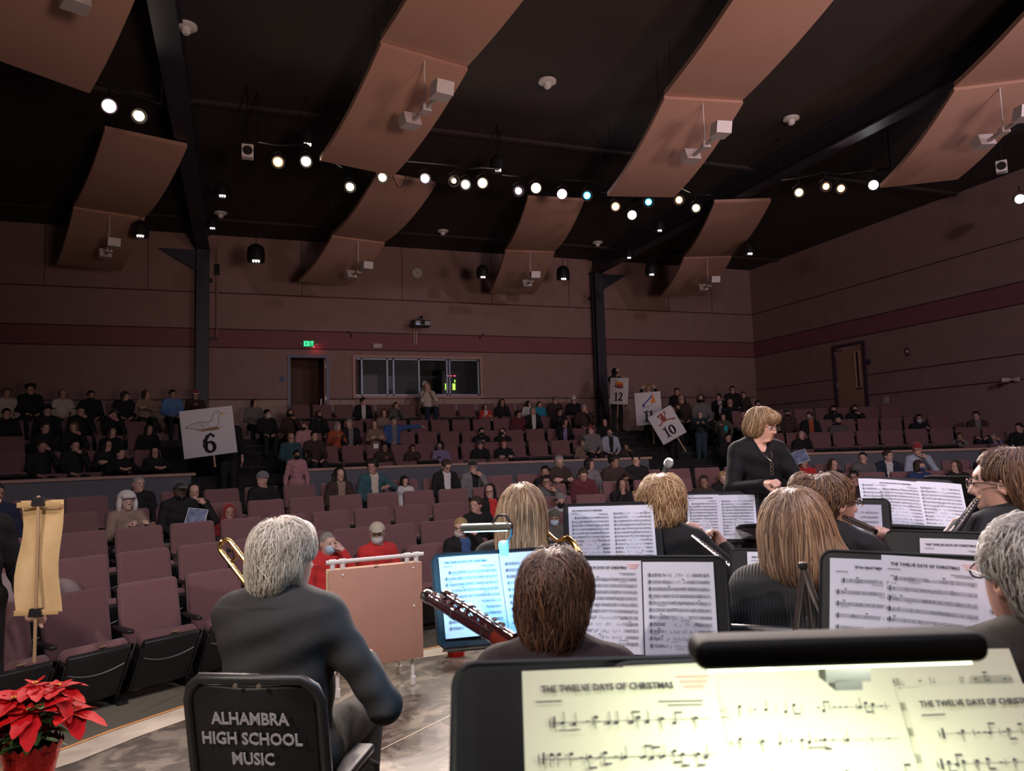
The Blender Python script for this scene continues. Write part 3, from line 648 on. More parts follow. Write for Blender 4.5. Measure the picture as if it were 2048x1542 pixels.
# ------------------------------------------------------------------ stage lights
warm, amber, white, blue, pink, oran, yel = (1, .80, .55), (1, .62, .30), (.92, .92, 1), (.06, .42, 1), (1, .55, .75), (1, .36, .16), (1, .80, .40)
SPOTS = [(218, 212, pink, 1.15, 'large pink-white'), (278, 232, yel, .9, 'yellow-rimmed'), (556, 324, oran, 1, 'orange-rimmed'), (612, 323, warm, 1, 'warm white'), (700, 374, yel, .9, 'low yellow'), (765, 355, yel, .9, 'yellow barn-lit'),
         (850, 357, pink, 1, 'lilac white'), (908, 362, amber, .5, 'narrow amber'), (931, 369, warm, 1, 'warm white'), (965, 366, yel, 1.1, 'pale yellow'), (1037, 382, pink, .8, 'magenta-rimmed'), (1072, 376, yel, 1.2, 'bright yellow'),
         (1124, 388, pink, 1.3, 'bright pink-white'), (1174, 391, blue, .9, 'deep blue'), (1231, 413, oran, 1, 'orange'), (1264, 430, white, 1.35, 'brightest white'), (1297, 404, blue, .85, 'small blue'), (1358, 400, oran, .85, 'red-rimmed'),
         (1392, 416, yel, .95, 'yellow'), (1598, 385, amber, .95, 'amber'), (1652, 373, oran, .75, 'small orange'), (1682, 377, oran, .85, 'orange-red rimmed'), (1747, 370, white, 1.15, 'starry white'), (2040, 398, white, 1.4, 'glaring white')]
NB = ['over the duck sign side, first of its pair', 'over the duck sign side, second of its pair', 'before the big cloud, next to the square speaker', 'before the big cloud edge', 'under the edge of the big beige cloud', 'at the far corner of the big beige cloud', 'past the big cloud with the hanging cable', 'first of three close together past the cable', 'middle one of three close together', 'last of three close together', 'before the bright yellow one', 'in front of the back cloud edge', 'between the yellow and blue spotlights', 'beside the bright pink-white one', 'under the second big cloud edge', 'hanging lowest of all', 'above the lowest white one', 'past the second big cloud corner', 'beyond the red-rimmed one', 'opening the group near the side wall', 'high in the group near the side wall', 'in the middle of the side wall group', 'at the tip of the third big cloud', 'at the edge by the side wall']
AIM = [(x, y, z) for x, y, z in ((.5, 3.6, 1), (1.2, 2.5, 1), (1.6, 3.4, 1), (1.0, 2.8, 1), (2.2, 3.6, 1.2), (.6, 2.2, 1.0))]
pos = []
for i, (x, y, c, s, lb) in enumerate(SPOTS):
    p = onz(x, y, 6.12); pos.append(p)
    tgt = Vector((CAM.x, CAM.y, 1.3)) if True else None
    r = empty('stage_light', tuple(p), 0, (lb+' stage spotlight hanging '+NB[i]), 'spotlight')
    d = (Vector((.9, 1.0, 1.3))-p).normalized(); q = d.to_track_quat('-Y', 'Z'); r.rotation_mode = 'QUATERNION'; r.rotation_quaternion = q
    mb = MB(); mb.lathe([(0, -.34), (.06, -.34), (.085, -.28), (.095, -.1), (.095, 0), (.102, 0), (.102, .03), (.088, .03), (.088, -.02)], ax=(0, -1, 0), n=20); mb.build('can', BLACKM, r)
    nm = 'lit_lens_%d_%d_%d' % tuple(int(v*20) for v in c)
    e = 45 if c != blue else 6
    rad = .062*s+.012
    mb = MB(); mb.lathe([(0, 0), (rad*.72, 0)], ax=(0, -1, 0), n=20); mb.build('lens', mat(nm+'_core', (0, 0, 0), .5, emit=tuple(min(1, .35+v*.65) for v in c) if c != blue else (.25, .75, 1), estr=e), r)
    mb = MB(); mb.lathe([(rad*.72, .0), (rad, .004)], ax=(0, -1, 0), n=20); mb.build('gel_frame', mat(nm+'_rim', (0, 0, 0), .5, emit=c, estr=e*.05 if c != blue else 2.5), r)
    mb = MB(); up = q.inverted() @ Vector((0, 0, 1)); sd = Vector((1, 0, 0)); mb.tube([sd*.11, sd*.115+up*.1, up*.17, -sd*.115+up*.1, -sd*.11], .008, 6); mb.cyl(up*.17, up*.26, .012, n=8); mb.build('yoke', BLACKM, r)
    lc = tuple(min(1, .45+v*.55) for v in c)
    L = lamp('stage_light_beam', 'SPOT', tuple(p+d*.06), (430*s if c != blue else 140), lc, ((.1, 2.7, 1.1) if i in (0, 1, 2) else (1.6+1.3*math.sin(i*2.1), 2.4+1.3*math.cos(i*1.7), .9)), spot_size=radians(34), spot_blend=.6, shadow_soft_size=.05)
def pipe(idx, label):
    pts = sorted([pos[i] for i in idx], key=lambda p: p.x); a = pts[0]+(pts[0]-pts[-1]).normalized()*.3; b = pts[-1]+(pts[-1]-pts[0]).normalized()*.3
    r = empty('lighting_pipe', tuple(a+Vector((0, 0, .27))), 0, label, 'pipe')
    P = [a]+pts+[b]; mb = MB(); mb.tube([p-a for p in P], .024, 8); mb.build('tube', BLACKM, r)
    for p in (a, b): mb = MB(); mb.cyl(p-a, Vector((p.x-a.x, p.y-a.y, ZC-a.z-.27)), .012, n=6); mb.build('hanger', BLACKM, r)
pipe((0, 1), 'black lighting pipe carrying the pink-white and yellow spotlights over the duck sign side'); pipe((2, 3, 4, 5), 'black lighting pipe carrying the orange, warm and low yellow spotlights')
pipe((6, 7, 8, 9), 'black lighting pipe carrying the lilac and three close spotlights'); pipe((10, 11, 12, 13), 'black lighting pipe carrying the bright yellow and deep blue spotlights')
pipe((14, 15, 16, 17, 18), 'black lighting pipe carrying the brightest and lowest white spotlight'); pipe((19, 20, 21, 22), 'black lighting pipe of the spotlight group near the side wall')
o = MB(); a, b = onz(785, 350, 6.2), onz(812, 352, 6.2); o.tube([a+(b-a)*t+Vector((0, 0, -.75*t*(1-t)*4*.28)) for t in np.linspace(0, 1, 9)], .007, 6); ob = o.build('hanging_cable', BLACKM); tag(ob, 'black cable drooping between two spotlights under the big beige cloud', 'cable')
# ================================================================== soft-body modelling: smooth unions of tapered limbs, meshed by surface nets
def V3(*a): return np.array(a, dtype=np.float32)
def _cap(P, a, b, r0, r1):
    a, b = V3(*a), V3(*b); ab = b-a; L = float(ab@ab)+1e-9
    t = np.clip(((P-a)@ab)/L, 0, 1); return np.linalg.norm(P-a-t[:, None]*ab, axis=1)-(r0+(r1-r0)*t)
def _rotm(rot): return np.array(Euler(rot).to_matrix(), dtype=np.float32)
def _ell(P, c, r, rot=None):
    q = P-V3(*c)
    if rot is not None: q = q @ _rotm(rot)
    r = V3(*r); k0 = np.linalg.norm(q/r, axis=1); k1 = np.linalg.norm(q/(r*r), axis=1)+1e-9
    return k0*(k0-1)/k1
def _box(P, c, h, rr, rot=None):
    q = P-V3(*c)
    if rot is not None: q = q @ _rotm(rot)
    q = np.abs(q)-(V3(*h)-rr); return np.linalg.norm(np.maximum(q, 0), axis=1)+np.minimum(q.max(axis=1), 0)-rr
def _prim(P, p):
    k = p[0]
    if k == 'c': return _cap(P, *p[1:5])
    if k == 'e': return _ell(P, *p[1:3], p[3] if len(p) > 3 else None)
    if k == 'b': return _box(P, *p[1:4], p[4] if len(p) > 4 else None)
    if k == 'f': return p[1](P)
def smin(a, b, k):
    h = np.maximum(k-np.abs(a-b), 0)/k; return np.minimum(a, b)-h*h*k*.25
def field(P, parts):
    """parts: list of (op, prim, k): '+' smooth union, '-' smooth subtract, '&' intersect"""
    d = None
    for op, pr, k in parts:
        e = _prim(P, pr)
        if d is None: d = e
        elif op == '+': d = smin(d, e, k)
        elif op == '-': d = -smin(-d, e, k)
        elif op == '&': d = -smin(-d, -e, k)
    return d
def nets(parts, lo, hi, h, post=None):
    lo = np.array(lo, np.float32); hi = np.array(hi, np.float32); n = np.ceil((hi-lo)/h).astype(int)+1
    # coarse pass selects the cells near the surface
    c = 4; nc = (n+c-1)//c+1
    ax = [lo[i]+np.arange(nc[i])*h*c for i in range(3)]
    G = np.stack(np.meshgrid(*ax, indexing='ij'), -1).reshape(-1, 3).astype(np.float32)
    D = field(G, parts).reshape(nc)
    n = (nc-1)*c+1
    near = np.abs(D) < h*c*2.0
    cell = np.zeros(nc-1, bool)
    for dx in (0, 1):
        for dy in (0, 1):
            for dz in (0, 1): cell |= near[dx:nc[0]-1+dx, dy:nc[1]-1+dy, dz:nc[2]-1+dz]
    F = np.repeat(np.repeat(np.repeat(D[:-1, :-1, :-1], c, 0), c, 1), c, 2)
    F = np.pad(F, ((0, 1),)*3, mode='edge').astype(np.float32)
    M = np.zeros(n, bool); up = np.repeat(np.repeat(np.repeat(cell, c, 0), c, 1), c, 2)
    for dx in (0, 1):
        for dy in (0, 1):
            for dz in (0, 1): M[dx:n[0]-1+dx, dy:n[1]-1+dy, dz:n[2]-1+dz] |= up
    I = np.argwhere(M); P = (lo+I*h).astype(np.float32)
    out = np.empty(len(P), np.float32)
    for s in range(0, len(P), 200000): out[s:s+200000] = field(P[s:s+200000], parts)
    F[M] = out
    neg = F < 0
    # crossing cells
    S = np.zeros(n-1, np.int8)
    for dx in (0, 1):
        for dy in (0, 1):
            for dz in (0, 1): S += neg[dx:n[0]-1+dx, dy:n[1]-1+dy, dz:n[2]-1+dz]
    act = (S > 0) & (S < 8); C = np.argwhere(act); idx = -np.ones(n-1, np.int64); idx[act] = np.arange(len(C))
    acc = np.zeros((len(C), 3), np.float32); cnt = np.zeros(len(C), np.float32)
    corners = [(a, b, d) for a in (0, 1) for b in (0, 1) for d in (0, 1)]
    for a in corners:
        for k in range(3):
            if a[k]: continue
            b = list(a); b[k] = 1
            fa = F[C[:, 0]+a[0], C[:, 1]+a[1], C[:, 2]+a[2]]; fb = F[C[:, 0]+b[0], C[:, 1]+b[1], C[:, 2]+b[2]]
            m = (fa < 0) != (fb < 0); t = np.where(m, fa/np.where(m, fa-fb, 1), 0)
            p = np.tile(np.array(a, np.float32), (len(C), 1)); p[:, k] += t
            acc[m] += p[m]; cnt[m] += 1
    V = lo+(C+acc/np.maximum(cnt, 1)[:, None])*h
    faces = []
    for k in range(3):
        i, j = (k+1) % 3, (k+2) % 3
        sl0 = [slice(1, -1)]*3; sl0[k] = slice(0, -1); sl1 = list(sl0); sl1[k] = slice(1, None)
        A = neg[tuple(sl0)]; B = neg[tuple(sl1)]
        X = np.argwhere(A != B)
        if not len(X): continue
        X2 = X.copy(); X2[:, i] += 1; X2[:, j] += 1
        fl = A[X[:, 0], X[:, 1], X[:, 2]]
        def g(di, dj):
            Y = X2.copy(); Y[:, i] -= di; Y[:, j] -= dj; return idx[Y[:, 0], Y[:, 1], Y[:, 2]]
        q = np.stack([g(1, 1), g(0, 1), g(0, 0), g(1, 0)], 1); q[~fl] = q[~fl][:, ::-1]; faces.append(q)
    Fc = np.concatenate(faces); Fc = Fc[(Fc >= 0).all(1)]
    return V.astype(np.float32), Fc
def np_mesh(name, V, F, mats, mi=None):
    me = bpy.data.meshes.new(name); me.vertices.add(len(V)); me.vertices.foreach_set('co', np.ascontiguousarray(V, np.float32).ravel())
    me.loops.add(len(F)*4); me.loops.foreach_set('vertex_index', F.ravel().astype(np.int32))
    me.polygons.add(len(F)); me.polygons.foreach_set('loop_start', np.arange(0, len(F)*4, 4, dtype=np.int32))
    for m in mats: me.materials.append(m)
    if mi is not None: me.polygons.foreach_set('material_index', mi.astype(np.int32))
    me.polygons.foreach_set('use_smooth', np.ones(len(F), bool)); me.update(calc_edges=True); return me
def relax(V, F, it=1, lam=.5):
    for _ in range(it):
        A = np.zeros_like(V); n = np.zeros(len(V), np.float32)
        for a, b in ((0, 1), (1, 2), (2, 3), (3, 0)):
            np.add.at(A, F[:, a], V[F[:, b]]); np.add.at(n, F[:, a], 1); np.add.at(A, F[:, b], V[F[:, a]]); np.add.at(n, F[:, b], 1)
        V = V+(A/np.maximum(n, 1)[:, None]-V)*lam
    return V
# ---- a head: origin at its centre, facing -Y, about .235 tall (chin -.118, crown .118)
def head_parts(c=(0, 0, 0), s=1.0, fem=False, ears=True):
    x0, y0, z0 = c
    def q(x, y, z): return (x0+x*s, y0+y*s, z0+z*s)
    def r(*a): return tuple(v*s for v in a)
    jw = .052 if fem else .058
    L = [('+', ('e', q(0, .012, .028), r(.075, .094, .088)), .01),
         ('+', ('e', q(0, -.022, -.045), r(jw, .062, .070)), .05*s),
         ('+', ('e', q(0, -.066, -.096), r(.022, .018, .016)), .03*s),
         ('+', ('e', q(0, -.070, .030), r(.050, .020, .022)), .02*s),
         ('-', ('e', q(-.031, -.092, .004), r(.019, .017, .012)), .014*s), ('-', ('e', q(.031, -.092, .004), r(.019, .017, .012)), .014*s),
         ('+', ('e', q(-.031, -.078, .003), r(.013, .012, .011)), .003*s), ('+', ('e', q(.031, -.078, .003), r(.013, .012, .011)), .003*s),
         ('+', ('c', q(0, -.084, .012), q(0, -.104, -.026), .007*s, .011*s), .012*s),
         ('+', ('c', q(-.011, -.093, -.030), q(.011, -.093, -.030), .008*s, .008*s), .008*s),
         ('+', ('c', q(-.018, -.081, -.060), q(.018, -.081, -.060), .006*s, .006*s), .006*s),
         ('+', ('c', q(-.014, -.081, -.070), q(.014, -.081, -.070), .006*s, .006*s), .006*s),
         ('-', ('c', q(-.018, -.091, -.065), q(.018, -.091, -.065), .0028*s, .0028*s), .003*s)]
    if ears:
        for g in (-1, 1):
            L += [('+', ('e', q(g*.078, .012, -.006), r(.009, .019, .031), (0.15, 0, g*.35)), .006*s), ('-', ('e', q(g*.086, .006, -.002), r(.007, .009, .017)), .006*s)]
    return L
def hand_parts(w, d, side, curl=.5, s=1.0, up=(0, 0, 1), spread=.012):
    """w: wrist point, d: direction to the knuckles, up: back of the hand; five bent fingers"""
    w = Vector(w); d = Vector(d).normalized(); u = Vector(up); u = (u-d*u.dot(d)).normalized(); r = d.cross(u)*side
    kn = w+d*.085*s
    L = [('+', ('c', tuple(w), tuple(w+d*.03*s), .025*s, .028*s), .02)]
    for k, (o, ln) in enumerate(((-.027, .070), (-.009, .080), (.009, .075), (.026, .058))):
        b = kn+r*o*s; L.append(('+', ('c', tuple(w+d*.025*s+r*o*.6*s), tuple(b), .014*s, .0105*s), .012))
        p = b; a = 0
        for j, f in enumerate((.45, .32, .25)):
            a += curl*(.9 if j == 0 else 1.15); dd = (d*cos(a)-u*sin(a)+r*(o*1.2)).normalized(); q = p+dd*ln*f*s
            L.append(('+', ('c', tuple(p), tuple(q), .0098*s, .0085*s), .004)); p = q
    b = w+d*.03*s-r*.024*s; p = b; a = .55
    for j, f in enumerate((.04, .032, .026)):
        dd = (d*cos(a)-r*sin(a)-u*(curl*.6+.1*j)).normalized(); q = p+dd*f*s; L.append(('+', ('c', tuple(p), tuple(q), (.0125-.0015*j)*s, (.011-.0015*j)*s), .008)); p = q; a -= .3
    return L
HEADC = (0, .0, 1.14)     # seated head centre above the floor
def arm_chain(sh, el, wr, r=(.052, .043, .030), k=.03): return [('+', ('c', sh, el, r[0], r[1]), k), ('+', ('c', el, wr, r[1], r[2]), .02)]
# arms: name -> (elbow, wrist, hand dir, back-of-hand, curl) for one side; x is multiplied by the side
ARM = {
 'lap': ((.235, -.02, .70), (.12, -.27, .60), (-.6, -.7, -.1), (0, 0, 1), .5),
 'chin': ((.20, -.22, .74), (.075, -.17, .97), (-.35, .35, .8), (.3, -.9, 0), .9),
 'brow': ((.22, -.20, .80), (.11, -.13, 1.06), (-.5, .25, .8), (.5, -.8, .2), .6),
 'cross': ((.235, -.10, .76), (-.05, -.23, .82), (-.95, .1, .1), (0, -1, .2), .35),
 'hold': ((.24, -.14, .74), (.11, -.36, .86), (-.35, -.6, .55), (.5, .3, .6), 1.0),
 'out': ((.42, .02, .98), (.66, -.02, .99), (1, -.15, -.1), (0, -.3, 1), .5),
 'down': ((.24, .03, .62), (.25, -.08, .36), (0, -.1, -1), (1, 0, 0), .4),
 'raise': ((.26, -.14, .92), (.16, -.30, 1.12), (-.1, -.2, 1), (.6, -.5, 0), 1.1),
 'lean': ((.26, -.24, .80), (.10, -.42, .84), (-.95, -.2, 0), (0, -.2, 1), .4)}
def torso(infl=0.0, fem=False, fat=1.0):
    w = .155 if fem else .172; i = infl
    return [('+', ('e', (0, .03, .90), ((w+i)*fat, (.105+i)*fat, .17+i)), .02), ('+', ('e', (0, .03, .70), ((w-.02+i)*fat, (.115+i)*fat, .17+i)), .08),
            ('+', ('c', (-w+.01, .025, .965), (w-.01, .025, .965), .052+i, .052+i), .06), ('+', ('e', (0, .03, .52), ((w+.01+i)*fat, (.125+i)*fat, .11+i)), .06)]
def legs(infl=0, stand=False):
    L = []
    for g in (-1, 1):
        if stand: L += [('+', ('c', (g*.085, .02, .50), (g*.09, 0, .06-.02), .085+infl, .062+infl), .04), ('+', ('c', (g*.09, 0, .04), (g*.10, .01, -.36), .062+infl, .045+infl), .02)]
        else: L += [('+', ('c', (g*.095, -.02, .50), (g*.12, -.42, .50), .082+infl, .062+infl), .04), ('+', ('c', (g*.12, -.43, .49), (g*.11, -.40, .10), .060+infl, .042+infl), .02)]
    return L
def feet(stand=False):
    L = []
    for g in (-1, 1):
        z = -.40 if stand else .045; y = 0 if stand else -.42
        L += [('+', ('c', (g*.105, y+.05, z), (g*.115, y-.13, z-.01), .042, .036), .02)]
    return L
LOOKS = {}
def body_meshes(key, armL, armR, fem=False, stand=False, h=.0095, fat=1.0, short=False):
    """three fitted meshes: the continuous body, the top, the trousers"""
    k = (key, armL, armR, fem, stand, h, fat, short)
    if k in LOOKS: return LOOKS[k]
    skin = []; sleeves = []; cut = []
    sx = .155 if fem else .172
    for g, nm in ((1, armR), (-1, armL)):
        e, w_, hd, hu, cu = ARM[nm]; sh = (g*sx, .025, .955); e = (g*e[0], e[1], e[2]); w_ = (g*w_[0], w_[1], w_[2])
        if stand and nm == 'lap': e, w_ = (g*.24, .02, .72), (g*.2, -.12, .52)
        skin += arm_chain(sh, e, w_, (.045, .036, .026)); skin += hand_parts(w_, (g*hd[0], hd[1], hd[2]), g, cu, 1.0, (g*hu[0], hu[1], hu[2]))
        we = Vector(w_)+(Vector(e)-Vector(w_))*.06
        if short == True:
            we = Vector(sh)+(Vector(e)-Vector(sh))*.8; sleeves += [('+', ('c', sh, tuple(we), .064, .058), .03)]
        else: sleeves += arm_chain(sh, e, tuple(we), (.064, .056, .042), .04)
    zs = lambda L: L
    neck = [('+', ('c', (0, .045, .93), (0, .022, 1.08), .054 if not fem else .046, .050 if not fem else .042), .03)]
    hd = head_parts(HEADC, .97 if fem else 1.0, fem)
    B = torso(-.02, fem, fat)+neck+skin+legs(-.015, stand)
    hdp = hd  # smooth join of head with neck
    B2 = B+[('+', hdp[0][1], .03)]+hdp[1:]+feet(stand)
    lo = (-.80, -.78, -.50 if stand else -.02); hi = (.80, .28, 1.30)
    V, F = nets(B2, lo, hi, h); V = relax(V, F, 1, .35)
    C = V[F].mean(1); mi = np.zeros(len(F), np.int32); c = C-np.array(HEADC)
    for g in (-1, 1):
        d = np.linalg.norm((c-np.array((g*.031, -.086, .003)))/np.array((1.35, 1, .8)), axis=1); mi[d < (.0105 if h < .009 else .0095)] = 2
    lip = (np.abs(c[:, 0]) < .022) & (np.abs(c[:, 2]+.065) < .0085) & (c[:, 1] < -.078); mi[lip] = 1
    if h >= .0095: mi[mi == 1] = 0
    brow = (h < .0095) & (np.abs(np.abs(c[:, 0])-.031) < .019) & (np.abs(c[:, 2]-.025) < .0065) & (c[:, 1] < -.065); mi[brow] = 3
    mi[C[:, 2] < (-.33 if stand else .12)] = 4
    body = (V, F, mi)
    T = torso(.008, fem, fat)+sleeves+([('+', ('e', (0, .045, .985), (.125, .062, .060)), .05)] if h < .009 else [])+[('+', ('c', (0, .05, .97), (0, .04, 1.035), .068, .056), .05), ('-', ('c', (0, .02, 1.0), (0, -.02, 1.14), .052, .07), .015)]+([('-', ('c', (0, -.05, 1.04), (0, -.15, .88), .055, .012), .012)] if short == 'v' else [])+[('&', ('b', (0, 0, .95), (2, 2, .49), .01), .01)]
    V, F = nets(T, (-.8, -.72, .40), (.8, .28, 1.14), h*1.05); V = relax(V, F, 1, .3)
    V[:, 1] += .004*np.sin(V[:, 2]*55+V[:, 0]*20)*(np.abs(V[:, 2]-.7) < .3); top = (V, F)
    T = legs(.012, stand)+[('+', ('e', (0, .03, .52), (.185*fat, .135*fat, .11)), .05)]
    V, F = nets(T, (-.3, -.56, -.44 if stand else 0), (.3, .28, .70), h*1.3); tr = (V, F)
    LOOKS[k] = (body, top, tr); return LOOKS[k]
# ---- hair, hats and so on, in head space
def hairmesh(style, h=.009):
    k = ('hair', style, h)
    if k in LOOKS: return LOOKS[k]
    cr = ('e', (0, .016, .034), (.086, .104, .096)); face = ('b', (0, -.135, -.03), (.062, .085, .088), .03)
    nk = ('b', (0, 0, -.12), (.3, .3, .075), .01)
    if style == 'short': L = [('+', cr, .01), ('-', face, .02), ('-', ('b', (0, -.06, -.09), (.3, .09, .09), .02), .02), ('-', nk, .02)]
    elif style == 'buzz': L = [('+', ('e', (0, .015, .031), (.079, .098, .091)), .01), ('-', face, .02), ('-', ('b', (0, -.06, -.085), (.3, .09, .09), .02), .02), ('-', nk, .02)]
    elif style == 'bald': L = [('+', ('e', (0, .018, .0), (.080, .096, .05)), .01), ('-', ('b', (0, -.09, 0), (.3, .1, .3), .02), .02)]
    elif style == 'curly': L = [('+', ('e', (0, .016, .045), (.100, .112, .100)), .01)]+[('+', ('e', (.075*sin(i*2.4), .03+.08*cos(i*2.4), .05+.055*sin(i*1.3)), (.035, .035, .035)), .015) for i in range(14)]+[('-', face, .02), ('-', ('b', (0, -.06, -.09), (.3, .09, .09), .02), .02), ('-', nk, .02)]
    elif style == 'afro': L = [('+', ('e', (0, .03, .05), (.13, .13, .125)), .01), ('-', ('b', (0, -.15, -.03), (.062, .10, .088), .03), .02), ('-', nk, .02)]
    elif style == 'bob': L = [('+', ('e', (0, .018, .032), (.094, .108, .100)), .01), ('+', ('e', (0, .03, -.055), (.098, .085, .085)), .04), ('-', face, .015), ('-', ('b', (0, -.03, -.16), (.3, .3, .05), .02), .02)]
    elif style == 'long': L = [('+', ('e', (0, .018, .032), (.090, .106, .098)), .01), ('+', ('c', (-.055, .03, -.03), (-.072, .035, -.22), .045, .030), .04), ('+', ('c', (.055, .03, -.03), (.072, .035, -.22), .045, .030), .04), ('+', ('c', (0, .06, -.02), (0, .085, -.22), .06, .045), .04), ('-', face, .012), ('-', ('b', (0, -.12, -.1), (.058, .085, .2), .02), .012)]
    elif style == 'bigcurl': L = [('+', ('e', (0, .018, .04), (.10, .112, .10)), .01), ('+', ('e', (-.075, .03, -.09), (.055, .06, .12)), .03), ('+', ('e', (.075, .03, -.09), (.055, .06, .12)), .03), ('+', ('e', (0, .07, -.08), (.08, .05, .12)), .03)]+[('+', ('e', (.11*sin(i*2.4), .045+.05*cos(i*2.4), .03-.014*i), (.026, .026, .026)), .01) for i in range(16)]+[('-', face, .012), ('-', ('b', (0, -.12, -.1), (.058, .085, .2), .02), .012)]
    elif style == 'tied': L = [('+', cr, .01), ('+', ('e', (0, .125, .03), (.045, .04, .045)), .02), ('-', face, .02), ('-', ('b', (0, -.055, -.09), (.3, .09, .09), .02), .02), ('-', nk, .02)]
    elif style == 'beanie': L = [('+', ('e', (0, .014, .052), (.090, .107, .092)), .01), ('-', ('b', (0, 0, -.05), (.3, .3, .075), .01), .01), ('+', ('e', (0, .012, .035), (.094, .110, .016)), .008)]
    elif style == 'cap': L = [('+', ('e', (0, .014, .046), (.088, .106, .088)), .01), ('-', ('b', (0, 0, -.05), (.3, .3, .085), .01), .01), ('+', ('e', (0, -.125, .048), (.064, .070, .009), (.22, 0, 0)), .006)]
    elif style == 'capback': L = [('+', ('e', (0, .014, .046), (.088, .106, .088)), .01), ('-', ('b', (0, 0, -.05), (.3, .3, .085), .01), .01), ('+', ('e', (0, .125, .036), (.05, .045, .009), (-.22, 0, 0)), .006)]
    elif style == 'cowboy': L = [('+', ('e', (0, .012, .055), (.172, .155, .010)), .01), ('+', ('e', (0, .014, .085), (.086, .102, .078)), .02), ('-', ('c', (0, -.1, .20), (0, .12, .20), .045, .045), .02), ('-', ('b', (0, 0, -.05), (.3, .3, .088), .01), .01)]
    elif style == 'santa': L = [('+', ('e', (0, .014, .055), (.088, .104, .09)), .01), ('+', ('c', (0, .03, .13), (-.08, .09, .12), .05, .03), .04), ('-', ('b', (0, 0, -.05), (.3, .3, .088), .01), .01)]
    elif style == 'band': L = [('+', ('e', (0, .012, .046), (.099, .116, .024)), .01)]
    elif style == 'fur': L = [('+', ('e', (0, .014, .065), (.106, .122, .085)), .01), ('+', ('e', (0, -.085, .066), (.085, .045, .045)), .02), ('+', ('e', (-.098, -.005, -.045), (.032, .055, .098)), .03), ('+', ('e', (.098, -.005, -.045), (.032, .055, .098)), .03), ('+', ('e', (0, .08, -.01), (.09, .05, .09)), .03), ('-', ('b', (0, -.135, -.04), (.064, .12, .078), .03), .015)]
    elif style == 'hood': L = [('+', ('e', (0, .025, .02), (.105, .125, .125)), .01), ('+', ('e', (0, .05, -.10), (.10, .09, .08)), .04), ('-', ('e', (0, -.12, -.005), (.07, .13, .095)), .015)]
    elif style == 'mask': L = [('+', ('e', (0, -.042, -.052), (.066, .068, .060)), .01), ('-', ('b', (0, .05, -.05), (.3, .09, .3), .01), .01), ('-', ('b', (0, -.02, .052), (.3, .3, .058), .01), .01)]
    elif style == 'beard': L = [('+', ('e', (0, -.028, -.072), (.064, .062, .056)), .01), ('-', ('b', (0, .06, -.05), (.3, .07, .3), .01), .01), ('-', ('b', (0, -.02, .045), (.3, .3, .092), .01), .01), ('-', ('e', (0, -.10, -.064), (.020, .03, .008)), .006)]
    nb = []
    V, F = nets(L, (-.2, -.23, -.30), (.2, .20, .25), h); LOOKS[k] = (V, F); return LOOKS[k]
def glasses_mesh():
    if 'glasses' in LOOKS: return LOOKS['glasses']
    mb = MB()
    for g in (-1, 1):
        mb.tube([(g*.032+.022*cos(t), -.102, .004+.016*sin(t)) for t in np.linspace(0, 2*pi, 13)], .0022, 5); mb.tube([(g*.054, -.102, .006), (g*.076, -.05, .008), (g*.079, .01, .0)], .002, 5)
    mb.tube([(-.01, -.104, .006), (.01, -.104, .006)], .002, 5)
    LOOKS['glasses'] = mb.mesh('glasses', [BLACK]); return LOOKS['glasses']
def colmat(kind, c):
    nm = '%s_%02x%02x%02x' % (kind, *[int(min(1, v)*255) for v in c])
    if nm in _M: return _M[nm]
    if kind == 'skin': return mat(nm, c, .5, bump=.05, bscale=300)
    if kind == 'hair': return mat(nm, c, .5, wave=(38, .5, 5), var=.18, vscale=30)
    if kind == 'cloth': return mat(nm, c, .85, bump=.35, bscale=24, var=.07, vscale=12, sheen=.12 if max(c) > .08 else 0, spec=.3)
    if kind == 'knit': return mat(nm, c, .9, bump=.5, bscale=160, sheen=.3)
    return mat(nm, c, .6)
EYE = mat('dark_eye', (.10, .06, .045), .3); 
def lipc(s): return colmat('skin', (s[0]*.85, s[1]*.55, s[2]*.55))
SHOE = mat('dark_shoe', (.015, .014, .014), .5)
def spin(V, yaw, pitch, roll, piv=(0, .03, 1.03)):
    R = np.array((Euler((0, 0, yaw)).to_matrix() @ Euler((pitch, roll, 0)).to_matrix()), np.float32); p = np.array(piv, np.float32); return (V-p) @ R.T+p
